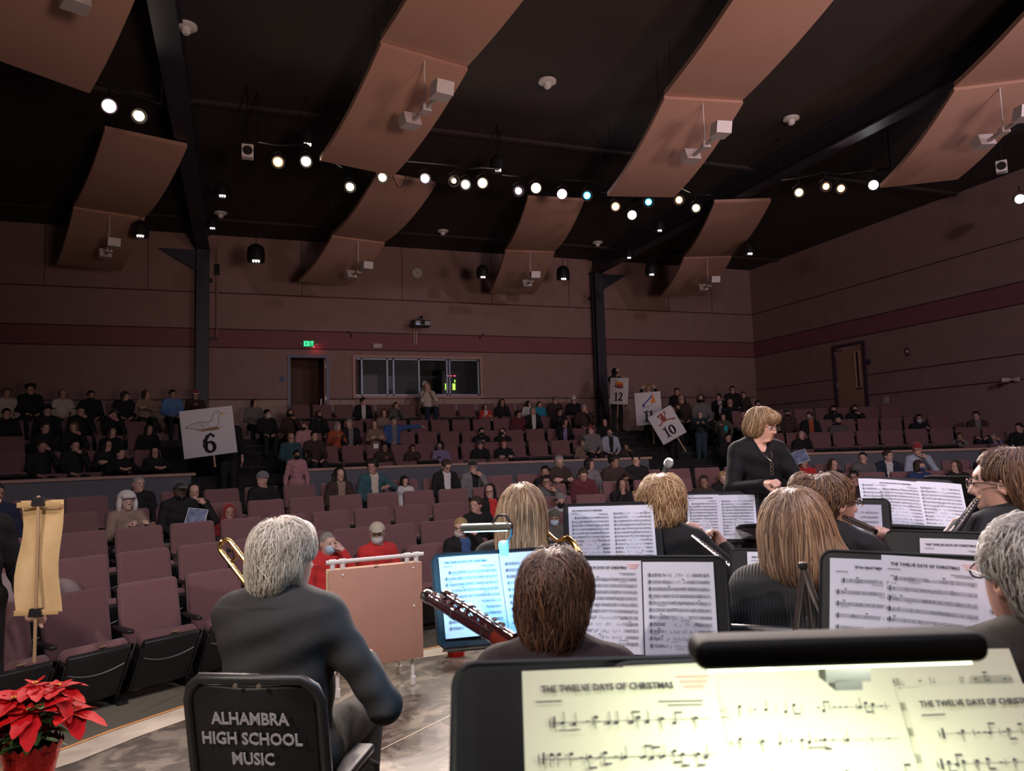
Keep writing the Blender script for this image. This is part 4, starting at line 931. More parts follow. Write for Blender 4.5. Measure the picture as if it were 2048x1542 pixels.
def person(px_loc, rz, label, skin=(.42, .24, .17), top=(.02, .02, .02), hair='short', hc=(.03, .02, .015), pants=(.02, .02, .025), arms=('lap', 'lap'), fem=False, yaw=0, pitch=0, roll=0,
           hat=None, hatc=(.02, .02, .02), mask=None, glasses=False, beard=None, stand=False, sc=1.0, h=.0105, kind='cloth', fat=1.0, short=False, inner=None, group=None, z=0, cat='person', extra=None):
    root = empty('person', px_loc, rz, label, cat, group); root.scale = (sc, sc, sc)
    body, topm, tr = body_meshes('b', arms[0], arms[1], fem, stand, h, fat, short)
    V, F, mi = body; zz = V[:, 2]; wgt = np.clip((zz-.985)/.07, 0, 1); rad = np.hypot(V[:, 0], V[:, 1]-.03); wgt = wgt*(rad < .145)*(wgt > 0)
    if yaw or pitch or roll:
        # blend only vertices that belong to the head and neck
        lim = (np.abs(V[:, 0]) < .115) & (zz > .985)
        far = (V[:, 1] < -.125) & (zz < 1.16); wgt = wgt*lim*(~far)
        V = V+(spin(V, yaw, pitch, roll)-V)*wgt[:, None]
    pm = [colmat('skin', skin), lipc(skin), EYE, colmat('hair', hc), SHOE]
    def put(nm, me, loc=None, rot=None):
        o = bpy.data.objects.new(nm, me); COL.objects.link(o); o.parent = root
        if loc is not None: o.location = loc
        if rot is not None: o.rotation_euler = rot
        return o
    put('body', np_mesh('body', V, F, pm, mi))
    V, F = topm; kt = ('top', id(topm[0]), top, kind, inner)
    if inner:
        if kt not in LOOKS:
            C = V[F].mean(1); m2 = ((np.abs(C[:, 0]) < .045+.05*np.clip(C[:, 2]-.6, 0, 1)) & (C[:, 1] < 0) & (C[:, 2] > .5) & (C[:, 1] > -.17)).astype(np.int32)
            LOOKS[kt] = np_mesh('top', V, F, [colmat(kind, top), colmat('cloth', inner)], m2)
    elif kt not in LOOKS: LOOKS[kt] = np_mesh('top', V, F, [colmat(kind, top)])
    put('jacket' if inner else 'top', LOOKS[kt])
    kt = ('tr', id(tr[0]), pants)
    if kt not in LOOKS: LOOKS[kt] = np_mesh('trousers', tr[0], tr[1], [colmat('cloth', pants)])
    put('trousers', LOOKS[kt])
    Rm = Euler((0, 0, yaw)).to_matrix() @ Euler((pitch, roll, 0)).to_matrix(); piv = Vector((0, .03, 1.03)); hc_ = piv+Rm @ (Vector(HEADC)-piv); eu = Rm.to_euler()
    hs = .97 if fem else 1.0
    def wear(nm, style, m):
        kt = (style, m.name)
        if kt not in LOOKS: v, f = hairmesh(style, .0085); LOOKS[kt] = np_mesh(style, v, f, [m])
        o = put(nm, LOOKS[kt], hc_, eu); o.scale = (hs,)*3; return o
    if hair: wear('hair', hair, colmat('hair', hc))
    if hat:
        wear({'beanie': 'beanie', 'cap': 'cap', 'capback': 'cap', 'cowboy': 'hat', 'santa': 'hat', 'fur': 'fur_hat', 'hood': 'hood'}[hat], hat, colmat('knit' if hat != 'cowboy' else 'cloth', hatc))
        if hat == 'santa': wear('hat_trim', 'band', colmat('knit', (.6, .55, .55)))
    if mask: wear('face_mask', 'mask', colmat('cloth', mask))
    if beard: wear('beard', 'beard', colmat('hair', beard))
    if glasses: put('glasses', glasses_mesh(), hc_, eu)
    return root
# ================================================================== the audience: px py row | look | skin hair top arms flags | label
SK = dict(L=(.50, .29, .23), M=(.38, .21, .155), T=(.27, .15, .105), D=(.10, .055, .04), P=(.56, .36, .30))
HC = dict(k=(.012, .009, .009), b=(.045, .026, .016), l=(.16, .095, .055), y=(.42, .28, .13), g=(.26, .24, .23), w=(.5, .48, .46), r=(.13, .045, .02))
TC = dict(k=(.012, .012, .014), n=(.018, .024, .05), w=(.55, .52, .52), g=(.16, .15, .155), c=(.50, .42, .36), b=(.10, .20, .42), t=(.03, .08, .10), o=(.35, .075, .03), r=(.50, .03, .03), m=(.10, .02, .03), p=(.50, .25, .27), v=(.20, .16, .28), e=(.20, .13, .10), s=(.26, .18, .14), u=(.04, .09, .24), a=(.02, .22, .34), l=(.33, .36, .45), d=(.045, .028, .024), G=(.10, .095, .095), B=(.02, .035, .11), R=(.22, .015, .02))
HS = dict(s='short', z='buzz', x='bald', c='curly', A='afro', b='bob', l='long', C='bigcurl', t='tied')
AC = dict(l='lap', c='chin', b='brow', x='cross', h='hold', o='out', d='down', r='raise', n='lean')
AUD = """
14 787 U4 .2 L cl c ll f|child with light curly hair at the far end of the back row, duck sign side
61 779 U4 .1 L ck k ll|young man with dark curly hair sitting tallest in the back row, duck sign side
126 789 U4 .2 L ll c ll f|woman with long light brown hair and a cream top in the back row
182 791 U4 .3 M sk k ll d=k|man with dark hair and dark beard in the back row beside the cream top
249 792 U4 .9 L lb k ll H=ck|person in a black baseball cap turned sideways in the back row
291 790 U4 .9 L lb s lx f|woman with long brown hair and beige top looking sideways in the back row
345 789 U4 .4 M sk b ll q|boy in a light blue shirt in the back row near the dark column
391 791 U4 .2 M sk d hl H=sr|person in a white trimmed red hat and dark jacket against the dark column
13 828 U3 .2 L sk k ll|dark haired person in black two rows above the partition, at the picture edge
95 822 U3 .2 L sk k ll H=wk|first of two people in wide brimmed black hats, on the duck sign side
162 822 U3 .1 L sk k lc H=wk|second of two people in wide brimmed black hats, next to the raised arm
226 829 U3 .5 L sk k bc H=ck|person in a dark cap resting head on one raised hand
90 856 U2 .4 L sb k ll|short haired student in black below the first wide black hat
149 855 U2 -.2 L bl k lc f|student with wavy light hair to the jaw, below the second wide black hat
223 866 U2 .6 L lb k lx f|student with wavy brown hair in profile below the raised arm
297 860 U2 .6 M lk k ll f|long dark haired person almost hidden in black, beside the aisle
84 893 U1 .3 M sb k lb dr=.1|student bringing a hand to the mouth, in front of the short haired student
150 891 U1 .3 L sk k lc dr=.1|dark haired student with chin on a fist near the partition
214 892 U1 .6 L lk k xx f g dr=.1|student with glasses and dark hair in profile above the front leaning pair
240 920 U1 .6 L sk k nn dr=.30|broad faced student in black leaning forward over the partition cap
310 920 U1 .1 L lk k nn f g dr=.30|student with round glasses leaning forward over the partition near its end
508 807 U4 .7 L lk g ll f|person with dark hair and a striped shirt in the back row by the aisle
726 803 U4 .9 L sk k ll i=w|man with short dark hair in a dark jacket with white piping under the booth window
792 811 U4 .4 L sb G lc q|child slumped sideways in the back row beside the booth window corner
855 789 U4 -.1 P ly c cc f dz=.2 p=n|blonde woman in a cream sweater sitting high in front of the booth window
534 828 U3 .7 L sk k ll M=w|man in a black jacket with a pale mask pulled under his chin
581 827 U3 .2 M lk d lc f M=k|woman with a black mask and dark jacket two seats from the chin mask
638 831 U3 .4 M lk k ll f M=k|woman with long black hair and black mask in the row before the doorway
769 827 U3 -.1 L Cb s ll f|woman with wavy brown hair below the child slumped sideways
611 853 U2 -.5 L sl p ll q M=k|child with fair hair, dark mask and pink vest
674 853 U2 .8 L bg o hl f|grey haired woman in an orange jacket turned to her neighbour
700 847 U2 -.5 L sg k ll i=g|older man with grey hair and a dark vest beside the orange jacket
750 850 U2 -.1 L ll e xx f|woman with long light hair in a brown sweater with crossed arms
787 841 U2 .5 L sk u lo H=ck i=g|man in a blue jacket stretching one arm along the seat backs
582 876 U1 .3 L xg t ll g|older bald man with glasses and a teal jacket at the aisle end of the partition
629 872 U1 .3 L sk d ll|broad man in a dark jacket behind the partition beside the teal jacket
616 912 U1 -.6 D Ak k ll q M=k dr=.2|child with a round black afro behind the partition end
769 897 U1 .2 T sk d hl|young man with a short beard holding up a pale phone behind the partition
826 897 U1 .1 M sk d ll g q|boy with dark hair and shining glasses just behind the partition
882 896 U1 -.4 L bk v ll f M=g|person in a plaid shirt and grey mask just behind the partition
528 960 E -.6 L xk k ll H=bg|man in a grey knit beanie and black jacket beside the steps
680 950 E .3 L Ck d ll f i=s|woman with long curly black hair and dark coat before the partition
746 934 E -.2 M ck t ln i=c|young man in a teal jacket over a cream shirt reading a program
809 963 E .4 L bk w ll f q|girl with dark hair and a black and white top beside the teal jacket
891 931 E .5 L tb k ll f g i=w pt=.35|woman with glasses and a dark cardigan looking down at her lap
947 934 E -.1 L xk g lc H=bk g i=k|man in a black cap and dark vest with hand at his mouth
971 815 U4 .2 L lk r xx f q i=w|girl in a red cardigan over a white shirt in the back row
1004 806 U4 .3 M Ck k ll f|woman with thick dark hair and black coat beside the red cardigan
1056 808 U4 .9 L bk w ll f q|dark haired child in white top in the back row beside the blue shirt
1079 809 U4 .4 L sb a ll q|child in a bright blue shirt in the back row
1110 801 U4 .2 L sb d ll H=cG|man in a dark brimless cap in the back row past the blue shirt
1148 801 U4 .0 L sk k ll H=sw g|person in black with a white fur band hat and shining glasses
1167 816 U3 .6 L sg d lc|grey short haired man resting chin on his hand near the column
1037 829 U3 .5 M sk m ll q|boy in a dark red shirt below the thick dark haired woman
1066 822 U3 .1 L bg k ll f i=w|grey haired woman with a black jacket over white in the third row up
1118 824 U3 .8 T sk k hh|young man with black hair looking sideways with clasped hands
1128 844 U2 .9 M bk k cl f i=v|woman with dark hair and lavender shirt under a black jacket
1210 845 U2 .0 L lk k ll f q|girl with long black hair peering out near the number 12 aisle
1183 860 U1 -.3 L sk g ll H=cr|person in a red cap and grey hooded sweatshirt
1220 865 U1 -.1 L sb l ll M=g i=k|person in a grey mask and pale blue jacket over black
963 864 U2 .3 L sk k hl M=k|person in black holding something to a black masked face
1006 868 U2 -.4 L sb k ll M=k pt=-.3|person in a black mask leaning far back in the seat
961 893 U1 -.1 L sk k ll H=ck|man in a black cap and black sweatshirt behind the partition
1008 897 U1 .1 L sr k xx|person with reddish hair slouching low with crossed arms
1167 897 U1 -.3 M sk e ll H=ck|person in a dark cap sitting low in front of the red cap
1190 904 U1 .1 L xk k ll q H=hk|small face inside a black hood just above the partition
1254 893 U1 -.4 T sk d lc q dr=.2|girl with brown skin resting her face on her hand at the partition end
1354 784 U4 .1 L sk k ll|dark haired person in the back row above the number 10 sign
1362 799 U3 .4 L xg d ll g|older man with thin grey hair and glasses beyond the number 11 sign
1402 798 U3 .0 L lk g ll f M=k|person with full black hair, black mask and grey top
1465 780 U4 .1 L sk k ll g|young man in black alone before the bare back wall
1438 795 U4 -.3 L sk k hl i=w|man in a striped dark shirt looking down beside the grey haired pair
1487 790 U4 .1 L sb d ll q|small child beside the young man before the bare back wall
1460 806 U3 .1 L xg k ll g|old man with shining glasses and white hair in the third row up
1456 877 U1 .3 L sk k ll dr=.3|man in black reading low beside the aisle steps
1486 829 U2 .2 L sb k ll f|person half hidden behind the conductor's hair
1516 809 U3 .2 M sk k ll|dark haired person just above the conductor's head
1574 827 U2 .3 L sk d ll M=k H=bk|person in a black cap and black mask beyond the conductor
1620 833 U2 -.3 L sb k ll M=g i=o|person in a grey mask and a black top with an orange print
1668 827 U3 .1 L sk k ll M=k|person in a black mask in the row below the wooden door
1711 827 U3 .0 L sk k lc M=k|big man in a black sweater and black mask below the wooden door
1677 847 U2 .1 L xg G ll M=k|older man in a black mask and dark olive jacket holding a booklet
1604 878 U1 -.3 L xk k ll pt=-.2|bald man in black leaning back just behind the far partition
1839 845 U2 .1 L sk k lh M=b g|man with glasses and a light blue mask in the far seats
1954 842 U2 -.1 L sk d ll i=g|man in a dark suit by the side wall
1919 873 U1 .1 M sb g lc q|child in grey beside the dark suited man
1988 878 U1 -.2 L sg v lb q|child in a patterned top with raised hand by the side wall
2041 866 U1 -.4 L sk k ll|person in black at the picture edge behind the far partition
1092 944 E -.1 M sk k ll|dark haired person hidden behind the man with hand on his neck
1119 924 E .2 L bg d xx f M=s|woman in a tan mask with a dark floral scarf
1178 929 E .9 M bk g ll f|dark haired woman with white patterned sleeves turned away
1167 947 D .1 L tb m ll pt=.4|person in a maroon hooded sweatshirt looking down at the lap
1228 924 E .7 T ck d ln|young man with curly black hair and dark brown shirt looking sideways
1273 921 E .0 L sk k ll|young man with black bangs and a black polo shirt
1244 977 D .4 M lk k cl f|woman with black hair and a floral dark top looking down
1095 964 D -.1 M sk G lc g|man with glasses holding a hand behind his neck
982 983 C -.2 L lk k ll f g i=r|woman with glasses and a bright pink top under black
956 1010 B -.8 L tb k hl f|woman with brown hair tied back looking toward the duck sign side
925 1056 A -.3 P sy k lb M=w g i=u|man with sandy hair, white mask and a blue turtleneck
1122 1004 C .2 L sk l lx H=Cg M=k|person in a grey cap and black and white jacket near the saxophone
1111 1048 B .0 L xg G lh H=bG M=b g|person in an olive beanie and blue mask behind the saxophone
1271 1012 D .2 L sy g ll q|small blond head just above a music stand
655 1087 A .6 P zg r lb M=b|grey haired man in red pressing a hand to his light blue mask
757 1068 A .0 P xg r ll H=cc M=w g|man in a tan cap, white mask and red fleece jacket
254 1003 D .3 P xb s hh f H=fw|person in a white fur trapper hat and tan fleece jacket
276 968 E .5 L zg k ll|man with dark cropped hair hidden behind the white fur hat
360 982 D .3 D xk k ll H=ck d=k|man in a black cap with a full black beard holding a program
389 984 D .1 L lk k lc f dr=-.2|woman with long dark hair leaning behind the bearded man
459 991 D .2 M xk R ll q H=hr dz=-.2|small child in a red hood sitting low among empty seats
-12 988 D .5 M sk n ll|person in a denim jacket cut off at the picture edge
1410 972 D -.1 T sb d ll|brown haired head low between two music stands
1446 954 D .2 P ty k lb f pt=.25|blonde woman resting her forehead on her hand beside the conductor
1585 946 D .2 L sk k ll|dark haired man peeking past the conductor's elbow
1608 925 E -.2 L sk r hl|person in a red and black jacket raising a printed booklet
1666 930 E .6 L lb k ll f|woman with long brown hair turned away before the far partition
1727 916 E -.1 L zk G ll|man with cropped hair in a grey sweatshirt with pink lettering
1775 912 E .8 L sb n ll i=w|man with dark brown hair and white collar looking sideways
1836 899 E -.2 L xg l lc H=br g|man in a red knit cap, glasses and light blue shirt with a dark tie
1838 933 D .8 L bb B ll f M=B|woman with dark brown hair and a bright blue mask turned sideways
1915 934 D -.9 L lb k ll f|smiling woman with shoulder length brown hair in profile before the far partition
1971 911 E -.1 L lk k ll f|woman with long dark hair against the far partition
1711 974 D -.2 M sk d cc g|person with glasses and clasped hands between the flute stand and the tilted stand
"""
def aud_place(px, py, row, dr=0.0):
    R = ROWR[row]-.15-dr-(DRR if row[0] == 'U' and px > 1500 else 0); H = onr(px, py, R); th = thof(H); fz = ROWZ[row]
    while H.x > XR-.42: R -= .04; H = onr(px, py, R); th = thof(H)
    return R, H, th, fz
PEOPLE = []
for ln in AUD.strip().split('\n'):
    spec, label = ln.split('|'); tk = spec.split(); px, py, row, look, sk, hr, tp, ar = float(tk[0]), float(tk[1]), tk[2], float(tk[3]), tk[4], tk[5], tk[6], tk[7]
    fl = {}
    for t in tk[8:]:
        if '=' in t: a, b = t.split('='); fl[a] = b
        else: fl[t] = 1
    R, H, th, fz = aud_place(px, py, row, float(fl.get('dr', 0)))
    if 'dr' not in fl or float(fl['dr']) < .3: OCC.setdefault(row, []).append(th); OCCL.setdefault(row, []).append(label)
    lo_, hi_ = (.72, .90) if 'q' in fl else (.88, 1.06)
    want = (H.z-fz); sc = max(lo_, min(hi_, want/1.14)); dz = max(-.22, min(.12, want-1.14*sc)); dz = float(fl.get('dz', dz))
    a0 = atan2(-H.x, H.y)   # facing the camera
    yaw = max(-1.0, min(1.0, a0+look+th)); yaw = (yaw+pi) % (2*pi)-pi
    kw = dict(skin=SK[sk], hair=HS[hr[0]], hc=HC[hr[1]], top=TC[tp], arms=(AC[ar[0]], AC[ar[1]]), fem='f' in fl, yaw=max(-1.05, min(1.05, yaw)), pitch=-float(fl.get('pt', 0))*-1,
              glasses='g' in fl, stand=False, sc=sc)
    if 'H' in fl:
        k, c = fl['H'][0], fl['H'][1]
        kw['hat'] = dict(c='cap', b='beanie', s='santa', w='cowboy', f='fur', h='hood', C='capback')[k]; kw['hatc'] = dict(k=TC['k'], r=(.24, .015, .02), g=TC['g'], G=(.09, .085, .065), w=(.62, .58, .55), c=(.48, .42, .33), n=TC['n'])[c]
        if k in 'fh' or hr[0] == 'x': kw['hair'] = None if k in 'fhb' else 'buzz'
    if 'M' in fl: kw['mask'] = TC[fl['M']] if fl['M'] != 'b' else (.40, .55, .68)
    if 'd' in fl: kw['beard'] = HC[fl['d']]
    if 'i' in fl: kw['inner'] = TC[fl['i']]
    if 'p' in fl: kw['pants'] = TC[fl['p']]
    kw['h'] = .010 if row in 'ABCDE' else .0125
    ev = R
    PEOPLE.append((pol(R, th, fz+dz), -th, label, kw))
def place_people():
    for loc, rz, label, kw in PEOPLE: person(loc, rz, label, **kw)
    # standing people in the aisles
    def stander(px, py, r, fz, look, label, **kw):
        H = onr(px, py, r); th = thof(H); a0 = atan2(-H.x, H.y); sc = max(.6, min(1.08, (H.z-fz)/1.56))
        body = kw.pop('turn', 0)
        return person((H.x, H.y, fz+.42*sc), a0+body, label, yaw=max(-1.05, min(1.05, look-body)), stand=True, sc=sc, h=.0125, **kw), sc
    stander(458, 841, 18.4, .75, -.2, 'student in black with bangs holding up the number 6 duck sign', skin=SK['L'], hair='short', hc=HC['k'], arms=('raise', 'down'), top=TC['k'])
    stander(1231, 745, 20.9, 1.97, .9, 'long haired girl in black standing with the number 12 sign', skin=SK['L'], hair='long', hc=HC['k'], arms=('raise', 'down'), top=TC['k'], fem=True, turn=.6)
    stander(1297, 778, 20.2, 1.52, .2, 'fair haired boy in black standing behind the number 11 sign', skin=SK['P'], hair='short', hc=HC['y'], arms=('raise', 'raise'), top=TC['k'])
    stander(1347, 818, 19.4, 1.20, -.4, 'student in black standing behind the tilted number 10 sign', skin=SK['L'], hair='short', hc=HC['k'], arms=('raise', 'raise'), top=TC['k'])
    stander(1400, 830, 19.2, 1.05, .0, 'grey haired man standing in dark jacket and jeans with hands joined at his chest', skin=SK['P'], hair='buzz', hc=HC['g'], arms=('hold', 'hold'), top=(.02, .03, .035), pants=(.035, .055, .085))
    stander(1446, 834, 19.0, .95, .1, 'woman in an olive coat standing with a turquoise phone at her chest', skin=SK['L'], hair='bob', hc=HC['b'], arms=('hold', 'lap'), top=(.07, .065, .055), fem=True)
    stander(593, 910, 17.35, .28, .3, 'child in a pink top and black mask standing at the end of the partition', skin=SK['T'], hair='tied', hc=HC['k'], arms=('down', 'down'), top=TC['p'], pants=TC['p'], mask=TC['k'], fem=True)
    t = person(onr(1246, 812, 20.9).xy.to_3d()+Vector((0, 0, 1.97)), 0.2, 'seated person in dark clothes hidden behind the number 12 sign', arms=('lap', 'lap'), yaw=.3, h=.0125) if False else None
# ------------------------------------------------------------------ number placards
CARD = mat('white_card', (.66, .63, .66), .7); INK = mat('black_ink', (.01, .01, .012), .7); STICK = mat('wood_stick', (.42, .27, .15), .6)
def text_mesh(s, size, ext=.0015, bold=.0, font=None):
    cu = bpy.data.curves.new('t', 'FONT'); cu.body = s; cu.size = size; cu.extrude = ext; cu.offset = bold; cu.align_x = 'CENTER'; cu.align_y = 'CENTER'; cu.resolution_u = 2
    o = bpy.data.objects.new('t', cu); me = bpy.data.meshes.new_from_object(o); bpy.data.objects.remove(o); bpy.data.curves.remove(cu)
    v = [tuple(x.co) for x in me.vertices]; f = [tuple(p.vertices) for p in me.polygons]; bpy.data.meshes.remove(me); return v, f
def put_text(mb, s, size, at, bold=0, rot=0, ext=.0012, sx=1.0):
    """lettering upright in the XZ plane facing -Y"""
    v, f = text_mesh(s, size, ext, bold); c, s_ = cos(rot), sin(rot)
    mb.add([((x*sx*c-y*s_)+at[0], -z+at[1], (x*sx*s_+y*c)+at[2]) for x, y, z in v], f)
def blob(mb, pts, y=-.006, th=.003):
    mb.prism([(p[0], p[1]) for p in pts], (0, -th, 0), (0, y, 0), (1, 0, 0), (0, 0, 1))
def ellp(cx, cz, rx, rz, n=20, a=0): return [(cx+rx*cos(t)*cos(a)-rz*sin(t)*sin(a), cz+rx*cos(t)*sin(a)+rz*sin(t)*cos(a)) for t in np.linspace(0, 2*pi, n, endpoint=False)]
def seg(mb, pts, w, y=-.006, th=.003):
    for (a, b) in zip(pts[:-1], pts[1:]):
        d = Vector((b[0]-a[0], b[1]-a[1])); n_ = Vector((-d.y, d.x)).normalized()*w/2; d = d.normalized()*w*.3
        blob(mb, [(a[0]-n_.x-d.x, a[1]-n_.y-d.y), (b[0]-n_.x+d.x, b[1]-n_.y+d.y), (b[0]+n_.x+d.x, b[1]+n_.y+d.y), (a[0]+n_.x-d.x, a[1]+n_.y-d.y)], y, th)
def digits(mb, txt, cz, h):
    """heavy old style numerals"""
    def stroke(p, w): seg(mb, p, w)
    W = {'1': .30, '0': .56, '2': .56, '6': .62}
    tot = sum(W[c] for c in txt)*h+.10*h*(len(txt)-1); x = -tot/2
    for c in txt:
        w_ = W[c]*h; cx = x+w_/2; x += w_+.10*h; t = .17*h
        if c == '1':
            blob(mb, [(cx-.09*h, cz-.40*h), (cx+.09*h, cz-.40*h), (cx+.09*h, cz+.34*h), (cx-.09*h, cz+.34*h)]); stroke([(cx-.18*h, cz-.44*h), (cx, cz-.40*h), (cx+.18*h, cz-.46*h)], .09*h); stroke([(cx-.2*h, cz+.40*h), (cx-.02*h, cz+.36*h), (cx+.10*h, cz+.48*h)], .10*h)
        elif c == '0':
            P = [(cx+.20*h*cos(a), cz+.40*h*sin(a), (.07+.11*abs(cos(a)))*h) for a in np.linspace(0, 2*pi, 25)]
            for a, b in zip(P[:-1], P[1:]): stroke([a[:2], b[:2]], (a[2]+b[2])/2)
        elif c == '2':
            P = [(cx+.19*h*cos(a), cz+.22*h+.20*h*sin(a)) for a in np.linspace(2.9, -.5, 14)]+[(cx+.0, cz-.15*h), (cx-.2*h, cz-.38*h)]
            for i, (a, b) in enumerate(zip(P[:-1], P[1:])): stroke([a, b], (.07+.10*min(1, i/8))*h)
            stroke([(cx-.22*h, cz-.38*h), (cx-.05*h, cz-.34*h), (cx+.10*h, cz-.42*h), (cx+.24*h, cz-.30*h)], .14*h)
        elif c == '6':
            P = [(cx+.20*h*cos(a), cz-.18*h+.25*h*sin(a)) for a in np.linspace(0, 2*pi, 25)]
            for i, (a, b) in enumerate(zip(P[:-1], P[1:])): stroke([a, b], (.08+.09*abs(cos(i*2*pi/24)))*h)
            P = [(cx+.22*h, cz+.36*h), (cx+.1*h, cz+.46*h), (cx-.08*h, cz+.36*h), (cx-.20*h, cz+.14*h), (cx-.23*h, cz-.12*h)]
            for i, (a, b) in enumerate(zip(P[:-1], P[1:])): stroke([a, b], (.09+.04*i)*h)
            blob(mb, ellp(cx+.2*h, cz+.34*h, .07*h, .07*h))
def placard(name, px, py, r, w, h, tilt, turn, txt, label, draw, stick):
    H = onr(px, py, r); a0 = atan2(-H.x, H.y); root = empty(name, tuple(H), 0, label, 'sign'); root.rotation_euler = (Euler((0, 0, a0+turn)).to_matrix() @ Euler((0, tilt, 0)).to_matrix()).to_euler()
    mb = MB(); mb.rbox((0, 0, 0), (w, .008, h), .003, n=1); mb.build('card', CARD, root)
    mb = MB(); digits(mb, txt[0], txt[1]*h, txt[2]*h); mb.build('numeral', INK, root, False)
    for nm, m, fn in draw:
        mb = MB(); fn(mb, w, h); mb.build(nm, m, root, False)
    mb = MB(); mb.box((stick[0]*w, .012, -h/2-stick[1]/2+.1), (.03, .012, stick[1]+.2)); mb.build('stick', STICK, root, False)
def duck(mb, w, h):
    s = w
    body = [(-.42, .14), (-.30, .20), (-.18, .23), (-.05, .22), (.02, .20), (.08, .24), (.12, .32), (.13, .38), (.18, .42), (.24, .41), (.27, .37), (.26, .34), (.22, .30), (.21, .24), (.22, .16), (.16, .08), (.02, .06), (-.14, .07), (-.27, .10), (-.42, .14)]
    seg(mb, [(x*s, z*h-.0) for x, z in body], .006*s+.002)
    seg(mb, [(-.30*s, .15*h), (-.16*s, .20*h), (-.02*s, .17*h), (.03*s, .11*h)], .005); seg(mb, [(-.26*s, .12*h), (-.14*s, .15*h), (-.05*s, .12*h)], .004); seg(mb, [(-.12*s, .18*h), (-.08*s, .10*h)], .004)
    blob(mb, ellp(.20*s, .375*h, .010, .010))
def bill(mb, w, h): blob(mb, [(.265*w, .385*h), (.38*w, .355*h), (.37*w, .345*h), (.27*w, .345*h)]); 
def nest(mb, w, h):
    random.seed(3)
    for k in range(26):
        x = -.16+.36*random.random(); z = .03+.05*random.random(); seg(mb, [((x-.06)*w, z*h), (x*w, (z-.01)*h), ((x+.06)*w, (z+.02)*h)], .010)
def drum(mb, w, h): blob(mb, [(-.22*w, .32*h), (.22*w, .27*h), (.22*w, .13*h), (.0, .12*h), (-.22*w, .19*h)])
def drumtop(mb, w, h): blob(mb, ellp(0, .30*h, .22*w, .045*h), -.009); seg(mb, [(-.2*w, .30*h), (-.1*w, .19*h), (0, .27*h), (.1*w, .16*h), (.2*w, .26*h)], .012, -.010)
def drumband(mb, w, h): seg(mb, [(-.22*w, .18*h), (0, .12*h), (.22*w, .13*h)], .03, -.009); seg(mb, [(-.22*w, .34*h), (-.2*w, .40*h), (-.1*w, .34*h)], .012, -.010)
def pipe_b(mb, w, h): seg(mb, [(-.20*w, .10*h), (.17*w, .38*h)], .045*w, -.006); blob(mb, [(-.24*w, .04*h), (-.12*w, .08*h), (-.20*w, .15*h)])
def tassel(mb, w, h): blob(mb, [(.18*w, .38*h), (.10*w, .16*h), (.30*w, .16*h), (.24*w, .36*h)]); seg(mb, [(.15*w, .38*h), (.2*w, .42*h)], .05*w)
def pcord(mb, w, h): seg(mb, [(-.18*w, .08*h), (-.02*w, .03*h), (.12*w, .10*h), (.18*w, .20*h)], .008)
def leaper(mb, w, h):   # plain jumping figure in red-brown
    blob(mb, ellp(.0, .22*h, .10*w, .10*h)); seg(mb, [(-.05*w, .18*h), (-.22*w, .08*h), (-.26*w, .12*h)], .045*w); seg(mb, [(.05*w, .16*h), (.22*w, .12*h), (.34*w, .06*h)], .045*w); seg(mb, [(-.04*w, .26*h), (-.16*w, .36*h)], .035*w); seg(mb, [(.05*w, .27*h), (.17*w, .34*h), (.12*w, .42*h)], .035*w); blob(mb, ellp(0, .37*h, .07*w, .055*h))
def leaph(mb, w, h): blob(mb, ellp(-.12*w, .38*h, .04*w, .03*h)); blob(mb, ellp(.16*w, .41*h, .03*w, .03*h)); seg(mb, [(.3*w, .10*h), (.42*w, .06*h)], .03*w)
RBR = mat('red_brown_print', (.34, .06, .04), .7); ORG = mat('orange_print', (.80, .26, .04), .7); BLP = mat('blue_print', (.02, .05, .38), .7); NST = mat('straw_print', (.42, .25, .09), .7); PLUM = mat('plum_print', (.10, .03, .07), .7); BIL = mat('bill_print', (.75, .38, .07), .7)
def place_placards():
    placard('number_placard', 417, 864, 17.95, .92, .88, radians(-6.5), .05, ('6', -.24, .42), 'white number 6 placard with a duck on a nest, held above the aisle', [('duck_drawing', INK, duck), ('duck_bill', BIL, bill), ('nest_drawing', NST, nest)], (.05, .22))
    placard('number_placard', 1238, 782, 20.35, .56, .70, radians(5), -.55, ('12', -.22, .34), 'white number 12 placard with a red drum, held by the column', [('drum_side', RBR, drum), ('drum_top', ORG, drumtop), ('drum_band', PLUM, drumband)], (-.05, .35))
    placard('number_placard', 1297, 817, 19.75, .66, .84, radians(-2), 0, ('11', -.24, .36), 'white number 11 placard with a blue pipe and orange tassel', [('pipe_drawing', BLP, pipe_b), ('tassel_drawing', ORG, tassel), ('cord_drawing', INK, pcord)], (.1, .5))
    placard('number_placard', 1334, 850, 18.8, .64, .76, radians(-28), .05, ('10', -.20, .36), 'white number 10 placard tilted sharply over the number 11 placard', [('leaping_figure', RBR, leaper), ('figure_hands', PLUM, leaph)], (.1, .4))
